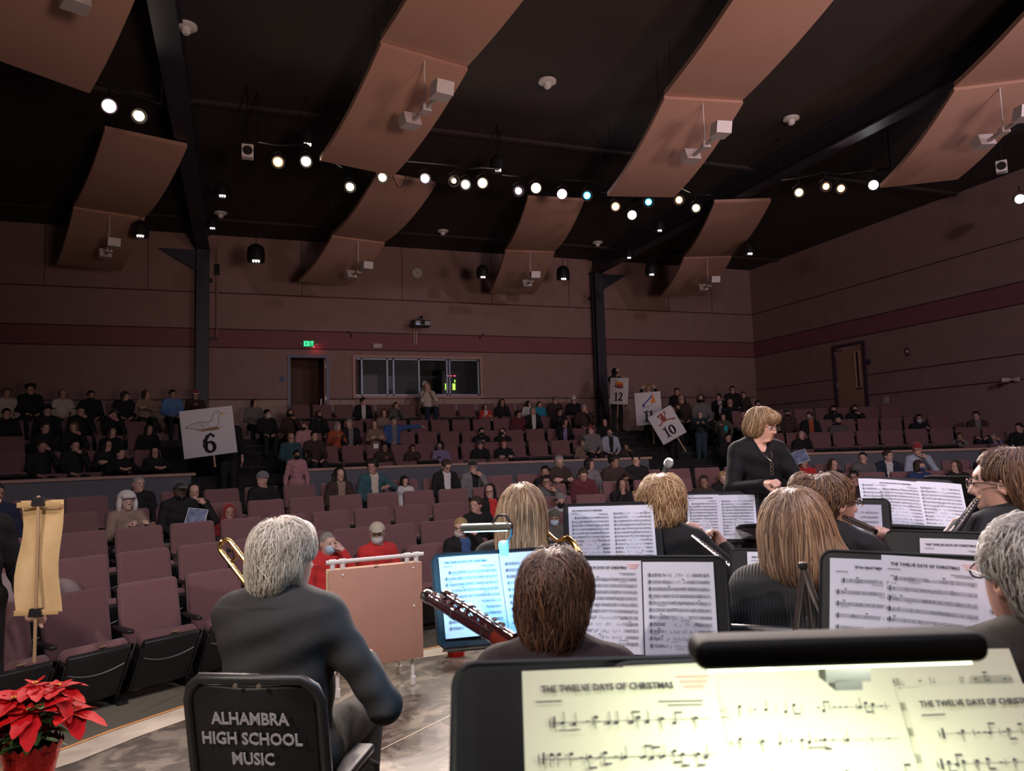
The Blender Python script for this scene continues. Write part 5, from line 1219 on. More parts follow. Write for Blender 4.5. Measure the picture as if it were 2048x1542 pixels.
# ================================================================== the players
LASTP = []
HERO = {
 'h_white': [('+', ('e', (0, .022, .040), (.092, .112, .102)), .01), ('+', ('e', (0, .075, -.045), (.078, .050, .075)), .04), ('+', ('e', (.035, -.075, .085), (.05, .035, .03)), .03), ('+', ('e', (-.075, .015, -.02), (.022, .05, .05)), .02), ('+', ('e', (.075, .03, -.0), (.022, .045, .04)), .02), ('-', ('b', (0, -.135, -.04), (.066, .085, .095), .03), .012), ('-', ('b', (.0, -.07, -.09), (.3, .085, .10), .02), .02)],
 'h_brown': [('+', ('e', (0, .020, .038), (.094, .110, .104)), .01), ('+', ('e', (0, .060, -.035), (.085, .060, .075)), .04), ('+', ('e', (0, .070, -.085), (.055, .040, .050)), .03), ('-', ('b', (0, -.135, -.04), (.062, .085, .09), .03), .012), ('-', ('b', (0, -.08, -.09), (.3, .085, .085), .02), .02)],
 'h_blonde': [('+', ('e', (0, .020, .036), (.098, .110, .106)), .01), ('+', ('e', (0, .055, -.06), (.112, .075, .13)), .05), ('+', ('e', (-.01, .085, -.20), (.125, .055, .13)), .05), ('-', ('b', (0, -.13, -.06), (.060, .10, .16), .02), .012), ('-', ('b', (0, -.16, -.2), (.3, .16, .2), .02), .02)],
 'h_perm': [('+', ('e', (0, .022, .040), (.108, .118, .112)), .01), ('+', ('e', (0, .050, -.055), (.105, .080, .085)), .05), ('-', ('b', (0, -.14, -.04), (.062, .085, .09), .03), .012), ('-', ('b', (0, -.06, -.10), (.3, .07, .06), .02), .02)]+[('+', ('e', (.085*sin(i*2.4), .03+.085*cos(i*2.4), .07-.012*i), (.030, .030, .030)), .02) for i in range(14)],
 'h_flare': [('+', ('e', (0, .020, .038), (.100, .112, .106)), .01), ('+', ('e', (-.012, .050, -.04), (.108, .085, .095)), .06), ('+', ('e', (-.045, .07, -.095), (.128, .075, .070)), .05), ('-', ('b', (0, -.13, -.06), (.060, .10, .16), .02), .012), ('-', ('b', (0, -.14, -.16), (.3, .11, .16), .02), .02)],
 'h_bun': [('+', ('e', (0, .020, .036), (.085, .104, .098)), .01), ('+', ('e', (.02, .125, .060), (.058, .050, .070)), .02), ('+', ('e', (.03, .140, .00), (.04, .035, .07)), .02), ('+', ('e', (0, .06, -.05), (.06, .045, .06)), .03), ('-', ('b', (0, -.125, -.03), (.064, .085, .088), .03), .012), ('-', ('b', (0, -.07, -.09), (.3, .085, .09), .02), .02)],
 'h_side': [('+', ('e', (0, .026, .034), (.085, .104, .096)), .01), ('+', ('e', (0, .085, -.06), (.075, .055, .11)), .05), ('+', ('e', (0, .115, -.19), (.095, .060, .10)), .05), ('-', ('b', (0, -.125, -.005), (.075, .085, .088), .03), .012), ('-', ('b', (0, -.085, -.10), (.3, .10, .12), .02), .02)],
 'h_grey': [('+', ('e', (0, .018, .034), (.084, .102, .096)), .01), ('+', ('e', (0, .06, -.03), (.074, .045, .06)), .03), ('-', ('b', (0, -.135, -.03), (.064, .085, .088), .03), .012), ('-', ('b', (0, -.06, -.09), (.3, .085, .09), .02), .02)],
 'h_bob': [('+', ('e', (0, .020, .038), (.096, .112, .102)), .01), ('+', ('e', (0, .055, -.030), (.098, .075, .070)), .05), ('+', ('e', (0, -.066, .078), (.070, .036, .030)), .03), ('-', ('b', (0, -.12, -.045), (.3, .085, .085), .03), .012), ('-', ('b', (0, -.04, -.15), (.3, .3, .06), .02), .02)]}
def grad(P, parts, e=.002):
    f0 = field(P, parts); g = np.stack([field(P+np.array(d, np.float32)*e, parts)-f0 for d in ((1, 0, 0), (0, 1, 0), (0, 0, 1))], 1)
    g /= np.linalg.norm(g, axis=1)[:, None]+1e-9; return f0, g
def strands(style, n, length, seedv=0, wild=.15, r=.0011, up=.0, gravity=1.0, step=.012, zlo=None, wave_=0.0):
    parts = HERO[style]; rng = np.random.default_rng(seedv)
    V, F = hair_base(style); ctr = V[F].mean(1)
    if zlo is not None: ctr = ctr[ctr[:, 2] > zlo]
    P = ctr[rng.integers(0, len(ctr), n)].astype(np.float32); off = (.001+.006*rng.random(n)**2*(1+wild*3)).astype(np.float32)
    crown = np.array((0.0, .045, .13), np.float32); rad = P-crown; rad[:, 2] = 0
    out = [P.copy()]; rnd = rng.normal(0, wild, (n, 3)).astype(np.float32); L = length*(.6+.6*rng.random(n)); ns = int(length*1.2/step)+1; k = int(ns)
    for i in range(k):
        f, g = grad(P, parts)
        away = P-crown; away[:, 2] *= .2; away /= np.linalg.norm(away, axis=1)[:, None]+.02
        d = away*np.clip((P[:, 2:3]-.0)/.1, 0, 1)+np.array((0, .15, -gravity), np.float32)*np.clip(1.15-(P[:, 2:3])/.11, .12, 1.2)+rnd+wave_*np.sin(P[:, 2:3]*90+rnd[:, :1]*9)*np.array((1, .4, 0), np.float32)
        d -= g*(d*g).sum(1)[:, None]; d /= np.linalg.norm(d, axis=1)[:, None]+1e-6
        go = (i*step < L)[:, None]; P = np.where(go, P+d*step, P); f, g = grad(P, parts)
        tgt = off+up*(i/k)*off*8; P = np.where(go, P-g*(f-tgt)[:, None], P); out.append(P.copy())
    A = np.stack(out, 1)    # n,k+1,3
    T = np.diff(A, axis=1, append=A[:, -1:]+ (A[:, -1:]-A[:, -2:-1])); T /= np.linalg.norm(T, axis=2)[:, :, None]+1e-6
    f, g = grad(A.reshape(-1, 3), parts, .004); g = g.reshape(A.shape); B = np.cross(T, g); B /= np.linalg.norm(B, axis=2)[:, :, None]+1e-6
    tp = (np.sin(np.linspace(.12, 1, A.shape[1])*pi)**.5)[None, :, None]*(r*(.6+.9*rng.random(n)))[:, None, None]
    ring = np.stack([A+B*tp, A+g*tp*.9, A-B*tp], 2)      # n,k,3,3
    K = A.shape[1]; idx = np.arange(n*K*3).reshape(n, K, 3)
    q = np.concatenate([np.stack([idx[:, :-1, a], idx[:, :-1, b], idx[:, 1:, b], idx[:, 1:, a]], -1).reshape(-1, 4) for a, b in ((0, 1), (1, 2))])
    tone = np.repeat(rng.integers(0, 3, n), K-1); return ring.reshape(-1, 3).astype(np.float32), q, np.concatenate([tone, tone])
def hair_base(style):
    k = ('hb', style)
    if k not in LOOKS: LOOKS[k] = nets(HERO[style], (-.25, -.2, -.40), (.25, .25, .22), .0065)
    return LOOKS[k]
def hero_hair(style, cols, n, length, parent, loc, eu, sc=1.0, **kw):
    V, F = hair_base(style); SV, SF, tone = strands(style, n, length, **kw)
    f, g = grad(V, HERO[style]); V2 = V-g*.002
    ms = [mat('hair_%s_%d_%d' % (style, i, int(c[0]*1000)), c, .42, spec=.5, wave=(55, .4, 4) if i == 3 else None) for i, c in enumerate(list(cols)+[tuple(x*.7 for x in cols[0])])]
    me = np_mesh('hair', np.concatenate([V2, SV]), np.concatenate([F, SF+len(V)]), ms, np.concatenate([np.full(len(F), 3), tone]))
    o = bpy.data.objects.new('hair', me); COL.objects.link(o); o.parent = parent; o.location = loc; o.rotation_euler = eu; o.scale = (sc,)*3; return o
ARM.update({
 'trL': ((.27, -.20, .80), (.13, -.27, 1.00), (-.4, .2, .9), (.5, -.8, 0), .9), 'trR': ((.36, -.01, .66), (.17, -.33, .72), (-.3, -.9, .1), (.6, 0, .8), .8),
 'flR': ((.35, -.08, .76), (.20, -.31, .90), (-.5, .1, .8), (.6, -.7, .2), .9), 'flL': ((.20, -.24, .76), (.00, -.36, .92), (-.3, .2, .9), (.2, -.9, .2), .9),
 'obR': ((.30, -.16, .74), (.08, -.36, .90), (-.5, -.1, .6), (.3, -.9, .3), 1.0), 'sax': ((.30, -.05, .70), (.13, -.30, .72), (-.5, -.5, -.4), (.5, -.4, .6), .9),
 'con': ((.26, -.08, .70), (.16, -.36, .74), (-.15, -.9, .25), (.3, -.2, .9), 1.15), 'bas': ((.27, -.10, .72), (.10, -.32, .86), (-.5, -.4, .5), (.4, -.7, .5), .9),
 'pole': ((.27, .0, .66), (.20, -.20, .60), (-.3, -.9, .0), (.9, -.2, .3), 1.25)})
def suit(name, c, fold=.8, fs=7, rough=.8): return mat(name, c, rough, bump=fold, bscale=fs, sheen=.0, spec=.25)
def player(name, px, py, D, rel, look, label, skin, top, hair=None, armL='lap', armR='lap', fem=False, stand=False, fz=0.0, pitch=0, roll=0, fat=1.0, glasses=None, topname='jacket', h=.008, pants=(.02, .02, .022), fold=.8, short=False):
    H = dep(px, py, D); base = 1.56 if stand else 1.14; sc = (H.z-fz)/base; a0 = atan2(-H.x, H.y); rz = a0+rel
    root = empty(name, (H.x, H.y, fz+(.42*sc if stand else 0)), rz, label, 'person'); root.scale = (sc,)*3
    yaw = look-rel; yaw = (yaw+pi) % (2*pi)-pi; yaw = max(-1.2, min(1.2, yaw))
    body, topm, tr = body_meshes('h', armL, armR, fem, stand, h, fat, short)
    V, F, mi = body; zz = V[:, 2]; w_ = np.clip((zz-.99)/.07, 0, 1)*((np.abs(V[:, 0]) < .105) & ((V[:, 1] > -.125) | (zz > 1.10)))
    V = V+(spin(V, yaw, pitch, roll)-V)*w_[:, None]
    def put(nm, me, loc=None, eu=None):
        o = bpy.data.objects.new(nm, me); COL.objects.link(o); o.parent = root
        if loc is not None: o.location = loc; o.rotation_euler = eu
        return o
    put('body', np_mesh('body', V, F, [colmat('skin', skin), lipc(skin), EYE, colmat('hair', (.1, .06, .04)), SHOE], mi))
    put(topname, np_mesh(topname, topm[0], topm[1], [top])); put('trousers', np_mesh('trousers', tr[0], tr[1], [suit('trouser_%d' % int(pants[0]*999), pants)]))
    Rm = Euler((0, 0, yaw)).to_matrix() @ Euler((pitch, roll, 0)).to_matrix(); piv = Vector((0, .03, 1.03)); hc_ = piv+Rm @ (Vector(HEADC)-piv); eu = Rm.to_euler()
    if hair: hero_hair(hair[0], hair[1], hair[2], hair[3], root, hc_, eu, hair[4] if len(hair) > 4 else 1.0, **(hair[5] if len(hair) > 5 else {}))
    if glasses is not None:
        me = glasses_mesh().copy(); me.materials.clear(); me.materials.append(glasses); put('glasses', me, hc_, eu)
    LASTP[:] = [root]
    return root, hc_, eu, sc
def chair(px, py, D, rel, label, stencil=False, zb=0.0):
    """black stacking music chair; (px, py, D) is the middle of its top rail"""
    H = dep(px, py, D); a0 = atan2(-H.x, H.y); rz = a0+rel; fw = Vector((sin(rz), -cos(rz), 0)); H2 = H+fw*.13
    r = empty('music_chair', (H2.x, H2.y, zb), rz, label, 'chair'); top = H.z-zb; k = top/.82
    MT = mat('black_powder_coat', (.02, .02, .022), .38, bump=.12, bscale=500, spec=.6)
    T = -.18
    def bk(p):
        x, y, z = p; return (x, y-.10*(x/.2)**2*.25, z)
    mb = MB(); mb.rbox((0, .07, .62*k), (.40, .018, .34), .008, rot=(T, 0, 0), n=2, f=bk); mb.build('back_panel', mat('black_chair_panel', (.010, .010, .012), .5, bump=.1, bscale=300), r)
    R = Euler((T, 0, 0)).to_matrix(); c = Vector((0, .07, .62*k))
    mb = MB(); out = []
    w2, h2 = .215, .19
    pts = [(-w2+.03, -h2-.12), (-w2, -h2), (-w2, h2-.07), (-w2+.015, h2-.03), (-w2+.05, h2), (w2-.05, h2), (w2-.015, h2-.03), (w2, h2-.07), (w2, -h2), (w2-.03, -h2-.12)]
    mb.tube([c+R @ Vector((x, -.025*(x/.2)**2+.004, z)) for x, z in pts], .0175, 10); mb.build('back_frame', MT, r, ang=60)
    mb = MB(); mb.rbox((0, -.21, .45), (.43, .43, .035), .016, n=2); mb.build('seat', _M['black_chair_panel'], r)
    for s in (-1, 1):
        mb = MB(); mb.tube([(s*.19, .06, .42), (s*.20, -.38, .42), (s*.215, -.43, .39), (s*.225, -.46, .02)], .011, 8); mb.cyl((s*.225, -.46, .0), (s*.225, -.46, .03), .014); mb.build('leg', MT, r)
        mb = MB(); mb.tube([(s*.19, .05, .46), (s*.20, .08, .38), (s*.22, .15, .02)], .011, 8); mb.cyl((s*.22, .15, .0), (s*.22, .15, .03), .014); mb.build('leg', MT, r)
    if stencil:
        mb = MB(); mb.T = Matrix.Translation(c) @ R.to_4x4() @ Matrix.Rotation(pi, 4, 'Z') @ Matrix.Translation((0, -.012, 0))
        Tx = mb.T
        for tx, z in (('ALHAMBRA', .075), ('HIGH SCHOOL', .012), ('MUSIC', -.052)): mb = MB(); mb.T = Tx; put_text(mb, tx, .052, (0, 0, z), bold=.0012, sx=.92); mb.build('stencil_lettering', mat('grey_stencil_paint', (.42, .42, .46), .7), r, False)
        mb = MB()
        for x in (-.075, .0): mb.lathe([(0, .004), (.008, .003), (.008, 0)], c+R @ Vector((x+.03, .022, .185)), ax=(0, 1, 0), n=10)
        mb.build('rivet', mat('dull_rivet', (.5, .45, .4), .4, metal=1), r)
    return r
# ---------------- stands and sheet music
PAPER = mat('white_sheet_paper', (.62, .65, .78), .75); PAPERY = mat('cream_sheet_paper', (.66, .66, .54), .75); PRINT = mat('music_print_ink', (.03, .03, .04), .8); PINK = mat('pink_stamp_ink', (.75, .30, .30), .8)
DESK = mat('black_stand_desk', (.010, .011, .014), .5, bump=.05, bscale=400, spec=.3)
TITLE = 'THE TWELVE DAYS OF CHRISTMAS'
def page_print(mb, w, h, seedv, title=None, n=9, dense=.6, top=.0, lw=.00055, perc=False):
    """staves, bars and notes on the page plane y=0 facing -Y, origin page centre"""
    rnd = random.Random(seedv); y = -.0016
    def fl(x0, z0, x1, z1): mb.add([(x0, y, z0), (x1, y, z0), (x1, y, z1), (x0, y, z1)], [(0, 1, 2, 3)])
    zt = h/2-.018
    if title:
        put_text(mb, title, .0105 if len(title) > 20 else .009, (-.014, y, zt-.004), bold=.00022, ext=.0002, sx=.93); zt -= .030
        fl(-w/2+.015, zt+.012, -w/2+.045, zt+.0135); fl(w/2-.07, zt+.008, w/2-.018, zt+.0095); fl(w/2-.06, zt+.004, w/2-.02, zt+.0052)
    else: zt -= .012
    gap = (zt+h/2-.02)/n; q = 1.9 if perc else 1.0
    for k in range(n):
        z = zt-k*gap-.006; x0 = -w/2+(.03 if k == 0 and title else .016); x1 = w/2-.014; sp = .0021
        for j in ((2,) if perc else range(5)): fl(x0, z-j*sp-lw/2, x1, z-j*sp+lw/2)
        fl(x0-.001, z-4*sp, x0, z); mb.add([(x0+.003, y, z-4.6*sp), (x0+.0055, y, z-4.6*sp), (x0+.0065, y, z+1.2*sp), (x0+.004, y, z+1.2*sp)], [(0, 1, 2, 3)])
        x = x0+.014; nb = 0; bar = rnd.uniform(.02, .035)
        while x < x1-.003:
            if nb > bar: fl(x-.0004, z-4*sp, x+.0004, z); x += .004; nb = 0; continue
            if rnd.random() < dense:
                zz = z-rnd.choice((0, 1, 2, 3, 4, 5))*sp*.8; u = 1 if zz < z-2*sp else -1
                mb.add([(x+.0014*q*cos(t), y, zz+.0010*q*sin(t)) for t in np.linspace(0, 2*pi, 7)[:-1]], [tuple(range(6))])
                fl(x+.0010*q*u-.00022*q, min(zz, zz+u*.0065*q), x+.0010*q*u+.00022*q, max(zz, zz+u*.0065*q))
                if rnd.random() < .45: fl(x+.0010*q*u, zz+u*.0058*q-.0005*q, x+.0010*q*u+.0045*q, zz+u*.0058*q+.0005*q)
                st = rnd.choice((.0045, .0048, .007))*q
            else:
                if rnd.random() < .4: fl(x, z-2.4*sp, x+.004, z-1.6*sp)
                st = .008
            x += st; nb += st
        if rnd.random() < .5: a = rnd.uniform(x0, x1-.05); fl(a, z-6.2*sp, a+rnd.uniform(.008, .03), z-5.7*sp)
        if rnd.random() < .35: a = rnd.uniform(x0, x1-.02); fl(a, z+1.5*sp, a+.006, z+2.6*sp)
def sheet(px_M, x, z, w, h, seedv, label, title=None, curl=.004, roll=0, m=None, off_=.004, n=9, stamp=False, scribble=False, dense=.6, lw=.00055, group=None, perc=False):
    """page lying on a stand desk; px_M: desk matrix (x right, z up the desk, -y towards the player)"""
    M = px_M @ Matrix.Translation((x, -off_, z)) @ Matrix.Rotation(roll, 4, 'Y')
    root = bpy.data.objects.new('sheet_music', None); COL.objects.link(root); root.matrix_world = M; tag(root, label, 'sheet music', group)
    g = [[(w*(i/8-.5), -curl*sin(i/8*pi)-.001*sin(j*1.3), h*(j/6-.5)) for i in range(9)] for j in range(7)]
    mb = MB(); mb.sheet(g[::-1], th=-.0006); mb.build('page', m or PAPER, root)
    mb = MB()
    if scribble:
        rnd = random.Random(seedv); z0 = h*.30
        mb.T = Matrix.Translation((0, -.0015, 0))
        P = [(-.03, .04), (-.02, .055), (-.025, .01), (-.012, .03), (-.005, .06), (-.012, -.01), (.0, .035), (.012, .05), (.0, -.02), (.015, .03)]
        seg(mb, P, .0022, y=0, th=.0004)
        for k in range(5): seg(mb, [(.025+k*.008, .045+.004*rnd.random()), (.03+k*.008, .055), (.032+k*.008, .045)], .0022, y=0, th=.0004)
        for k in range(9): seg(mb, [(-.06+k*.013, -.05), (-.06+k*.013+.001, -.02+.04*rnd.random())], .0012, y=0, th=.0004)
    else: page_print(mb, w, h, seedv, title, n, dense, lw=lw, perc=perc)
    pr = mb.build('music_print', PRINT, root, False)
    # bend the print with the page
    me = pr.data; co = np.empty(len(me.vertices)*3, np.float32); me.vertices.foreach_get('co', co); co = co.reshape(-1, 3)
    u = np.clip(co[:, 0]/w+.5, 0, 1); co[:, 1] += -curl*np.sin(u*pi)-.0012; me.vertices.foreach_set('co', co.ravel()); me.update()
    if stamp:
        mb = MB()
        for k in range(3): mb.box((w/2-.026, -.003, h/2-.012-k*.0055), (.040-.008*k, .0006, .0020))
        mb.build('pink_stamp', PINK, root, False)
    return root
def stand(px, py, D, rel, tilt, label, w=.50, h=.32, roll=0, lipd=.055, zb=0.0, kind='desk'):
    """music stand; (px, py, D) desk centre; rel 0 = playing side faces the camera; returns (root, desk world matrix)"""
    H = dep(px, py, D); a0 = atan2(-H.x, H.y); rz = -YAW if rel is None else a0+rel
    r = empty('music_stand', (H.x, H.y, zb), rz, label, 'music stand')
    R = Euler((-tilt, roll, 0), 'XYZ').to_matrix().to_4x4(); Tm = Matrix.Translation((0, 0, H.z-zb)) @ R
    mb = MB(); mb.T = Tm
    pl = [(-w/2+.03, -h/2), (w/2-.03, -h/2), (w/2, -h/2+.03)]+[(w/2-.03+.03*cos(t), h/2-.03+.03*sin(t)) for t in np.linspace(0, pi/2, 5)]+[(-w/2+.03-.03*sin(t), h/2-.03+.03*cos(t)) for t in np.linspace(0, pi/2, 5)]+[(-w/2, -h/2+.03)]
    mb.prism(pl, (0, .006, 0), (0, 0, 0), (1, 0, 0), (0, 0, 1))
    mb.tube([(x, .003, z) for x, z in pl+[pl[0]]], .0055, 6, caps=False)
    d = mb.build('desk', DESK, r)
    mb = MB(); mb.T = Tm; mb.rbox((0, -lipd/2, -h/2), (w-.02, lipd, .006), .002, n=1); mb.box((0, -lipd+.002, -h/2+.006), (w-.02, .004, .014)); mb.build('ledge', DESK, r)
    mb = MB(); c = Tm @ Vector((0, .03, -.02)); base = Vector((0, .05, 0))
    mb.T = Tm; mb.box((0, .02, -.02), (.05, .03, .07)); mb.T = Matrix.Identity(4); mb.tube([c, (0, .05, c.z-.04), (0, .05, .55)], .0095, 8); mb.cyl((0, .05, .5), (0, .05, .12), .0135); mb.build('pole', BLACKM, r)
    mb = MB()
    for k in range(3):
        a = k*2*pi/3+.5; mb.tube([(0, .05, .30), (.12*cos(a), .05+.12*sin(a), .12), (.27*cos(a), .05+.27*sin(a), .012)], .007, 6)
    mb.build('tripod_base', BLACKM, r)
    bpy.context.view_layer.update()
    return r, r.matrix_world @ Tm
def place_players():
    CHROME = mat('silver_plate', (.75, .75, .78), .15, metal=1); BRASS = mat('lacquered_brass', (.78, .50, .17), .18, metal=1); ROSE = mat('dark_bassoon_wood', (.045, .010, .014), .18, coat=.8); REDW = mat('red_maple_wood', (.13, .018, .010), .2, coat=.6)
    SK1 = (.60, .36, .30); SK2 = (.54, .32, .26)
    blackf = lambda n, c=(.010, .010, .012): suit(n, c, .6, 9)
    # 1 trombone player with white hair, seen from behind
    player('person', 566, 1120, 2.62, radians(152), radians(128), 'white haired trombone player in a dark grey suit jacket on the stencilled chair', SK1, suit('charcoal_suit', (.036, .036, .038), .9, 6), ('h_white', [(.62, .57, .48), (.74, .70, .60), (.46, .42, .38)], 3200, .085, 1.05, dict(wild=.26, r=.0011, seedv=1)), 'trR', 'trL', fat=1.20, pitch=.05, pants=(.06, .056, .05), h=.007)
    chair(488, 1352, 2.24, radians(152), 'black music chair with white stencilled school name on its back', True)
    # 2 bassoon player with short brown hair
    player('person', 1110, 1202, 1.98, radians(176), radians(160), 'short haired brunette bassoon player with a red collar, nearest the camera', SK2, suit('dark_knit', (.02, .012, .014), .4, 30), ('h_brown', [(.075, .030, .020), (.15, .07, .04), (.035, .014, .012)], 3600, .075, 1.03, dict(wild=.24, r=.0010, seedv=2)), 'lap', 'lap', fem=True, topname='sweater', glasses=BLACK, fat=.95, h=.007)
    mb = MB(); mb.lathe([(.056, .955), (.060, .985), (.054, 1.015), (.050, 1.0)], (0, .04, 0), n=24); mb.build('red_collar', suit('red_knit', (.45, .02, .035), .4, 30), bpy.data.objects[-1] if False else LASTP[0])
    # 3 saxophone player, long blonde hair
    player('person', 1046, 1031, 3.5, radians(172), radians(165), 'saxophone player with long straight blonde hair', SK2, blackf('black_top_a'), ('h_blonde', [(.30, .185, .10), (.48, .32, .19), (.17, .095, .05)], 2600, .30, 1.0, dict(wild=.06, r=.0014, seedv=3, zlo=-.12)), 'sax', 'sax', fem=True, topname='top')
    # 4 flute player, short fluffy blonde hair
    player('person', 1328, 1008, 3.9, radians(160), radians(150), 'flute player with short fluffy golden hair and a black top', SK2, blackf('black_top_b'), ('h_perm', [(.36, .22, .11), (.54, .37, .20), (.20, .11, .055)], 2400, .06, 1.0, dict(wild=.30, r=.0013, seedv=4)), 'flR', 'flL', fem=True, topname='top', fat=1.08)
    # 5 woman with shoulder length light brown hair
    player('person', 1592, 1066, 2.6, radians(176), radians(172), 'player with flared shoulder length light brown hair and a black ribbed top', SK2, mat('black_ribbed_knit', (.018, .018, .019), .8, wave=(28, .5, .3, 'X')), ('h_flare', [(.20, .115, .07), (.36, .23, .14), (.11, .06, .04)], 3200, .22, 1.06, dict(wild=.07, r=.0014, seedv=5, zlo=-.10)), 'bas', 'bas', fem=True, topname='sweater', fat=1.05)
    chair(1552, 1240, 2.32, radians(176), 'black music chair with shiny frame behind the flared hair player')
    # 6 flute player with her hair clipped up
    player('person', 1662, 1008, 3.4, radians(148), radians(122), 'flute player with brown hair clipped up and thin glasses', SK1, blackf('black_top_c'), ('h_bun', [(.11, .055, .03), (.22, .12, .06), (.06, .03, .02)], 2200, .07, 1.0, dict(wild=.22, r=.0012, seedv=6)), 'flR', 'flL', fem=True, topname='top', glasses=CHROME, fat=1.1)
    # 7 oboe player in profile
    player('person', 2018, 968, 3.0, radians(205), radians(262), 'oboe player in glasses with long brown hair, facing sideways near the frame edge', SK1, blackf('black_top_d', (.022, .024, .03)), ('h_side', [(.12, .06, .035), (.20, .11, .06), (.07, .035, .025)], 2400, .16, 1.0, dict(wild=.12, r=.0013, seedv=7)), 'obR', 'obR', fem=True, topname='top', glasses=CHROME, fat=1.12)
    # 8 grey haired man at the edge
    player('person', 2078, 1158, 1.6, radians(192), radians(222), 'grey haired player in dark glasses cut by the picture edge', (.42, .22, .16), blackf('black_top_e', (.03, .028, .027)), ('h_grey', [(.42, .40, .38), (.58, .56, .52), (.26, .24, .23)], 2600, .05, 1.03, dict(wild=.22, r=.0010, seedv=8)), 'bas', 'bas', glasses=BLACK, h=.007)
    # 9 conductor
    pod = dep(1525, 1120, 5.1); pod.z = 0
    o = MB(); o.rbox((0, 0, .075), (1.0, .9, .15), .01); ob = o.build('podium', mat('dark_podium_carpet', (.02, .02, .022), .9)); ob.location = pod; ob.rotation_euler = (0, 0, -.3); tag(ob, 'low dark podium under the conductor', 'podium')
    rt, hc_, eu, sc = player('person', 1516, 851, 5.05, radians(28), radians(62), 'conductor with a golden brown bob, glasses and black jacket, looking down', (.60, .34, .26), suit('black_velvet_jacket', (.006, .006, .008), .7, 7), ('h_bob', [(.28, .175, .09), (.44, .30, .17), (.17, .10, .055)], 2600, .11, 1.0, dict(wild=.14, r=.0014, seedv=9)), 'con', 'con', fem=True, stand=True, fz=.15, pitch=.22, glasses=CHROME, fat=1.12, h=.0088, short='v')
    mb = MB(); 
    for k in range(3): mb.tube([(.012*cos(t), -.155, .865-k*.028+.014*sin(t)) for t in np.linspace(0, 2*pi, 10)], .003, 5)
    mb.build('pendant', mat('silver_gold_pendant', (.8, .7, .5), .25, metal=1), rt)
    mb = MB(); mb.tube([(-.05, -.02, 1.0), (-.03, -.12, .93), (0, -.155, .89), (.03, -.12, .93), (.05, -.02, 1.0)], .0015, 5); mb.build('necklace', _M['silver_gold_pendant'], rt)
    # 10 assistant at the left edge with the paper placard
    H = dep(-52, 998, 4.75); a0 = atan2(-H.x, H.y)
    ARM['pole2'] = ((.24, -.04, .64), (.10, -.30, .40), (.2, -.9, .1), (.9, .2, .4), 1.3)
    player('person', -38, 996, 4.75, radians(40), radians(60), 'person in black at the picture edge gripping the stick of the paper placard', SK1, blackf('black_top_f'), ('h_grey', [(.03, .02, .015), (.06, .04, .03), (.015, .01, .008)], 800, .05), 'down', 'pole2', stand=True, fz=-.27)
    c = dep(80, 1112, 4.62); ang = atan2(-c.x, c.y)+radians(-28)
    r = empty('paper_placard', tuple(c), ang, 'tall yellowed paper sign seen from behind, clipped to a wooden stick', 'sign')
    g = [[(.128*(i/8*2-1)+.012*sin(j*.8), .018*sin(j*.62+i*.35)+.012*cos(i*.9+j*.3), .34*(1-j/9)-.34*(j/9)) for i in range(9)] for j in range(10)]
    mb = MB(); mb.sheet(g, th=.0015); mb.build('paper', mat('yellowed_paper', (.62, .42, .20), .7, two=(.74, .53, .28), vscale=6, bump=.15, bscale=14), r)
    for z, hh in ((.335, .05), (-.335, .05)):
        mb = MB(); mb.box((0, -.03, z), (.078, .03, hh), taper=(.8, 1)); mb.build('binder_clip', BLACK, r)
    mb = MB(); mb.rbox((0.0, -.032, -.13), (.018, .012, 1.0), .003, n=1); mb.build('stick', STICK, r)
    for z_ in (.315, -.335): mb = MB(); mb.rbox((0, -.028, z_), (.26, .006, .033), .002, n=1); mb.build('wooden_strip', mat('pale_batten', (.55, .36, .16), .6), r)
    # ---------------- instruments
    def tube_thing(name, label, cat, parts):
        base = Vector(parts[0][1][0]); root = empty(name, tuple(base), 0, label, cat)
        for nm, pts, rad, m in parts:
            mb = MB(); mb.tube([Vector(p)-base for p in pts], rad, 12); mb.build(nm, m, root, ang=60)
        return root, base
    a, b = dep(452, 1094, 3.10), dep(512, 1172, 3.02); u = (b-a).normalized(); sd = Vector((u.z, 0, -u.x)).normalized() if False else u.cross(Vector((.3, .9, .1))).normalized()
    P1 = [b+sd*.028+(a-b)*t for t in np.linspace(-1.4, 1, 14)]; P2 = [b-sd*.028+(a-b)*t for t in np.linspace(1, -1.4, 14)]
    arc = [a+sd*.028*cos(t)-u*.030*sin(t) for t in np.linspace(0, pi, 9)][1:-1]
    root, base = tube_thing('trombone', 'brass trombone resting by the white haired player, tuning bow showing past his head', 'trombone', [('tubing', P1+arc+P2, .0095, BRASS)])
    mb = MB(); 
    for t in (.05, .7): mb.cyl(b+(a-b)*t+sd*.028-base, b+(a-b)*t-sd*.028-base, .005)
    mb.build('brace', BRASS, root)
    mb = MB(); q = b+(a-b)*-1.2; mb.lathe([(.010, 0), (.013, .18), (.022, .30), (.05, .38), (.11, .42), (.108, .422), (.05, .384), (.02, .30)], (q-sd*.02)-base, n=28, ax=tuple(-(u+Vector((.5, .5, 0))).normalized())) if False else mb.cyl(a-u*.03-base, a-u*.034-base, .012); mb.build('water_key', BRASS, root)
    # bassoon
    a1, b1 = dep(851, 1190, 2.46), dep(1062, 1318, 2.02); a2, b2 = dep(889, 1190, 2.42), dep(1070, 1305, 2.0)
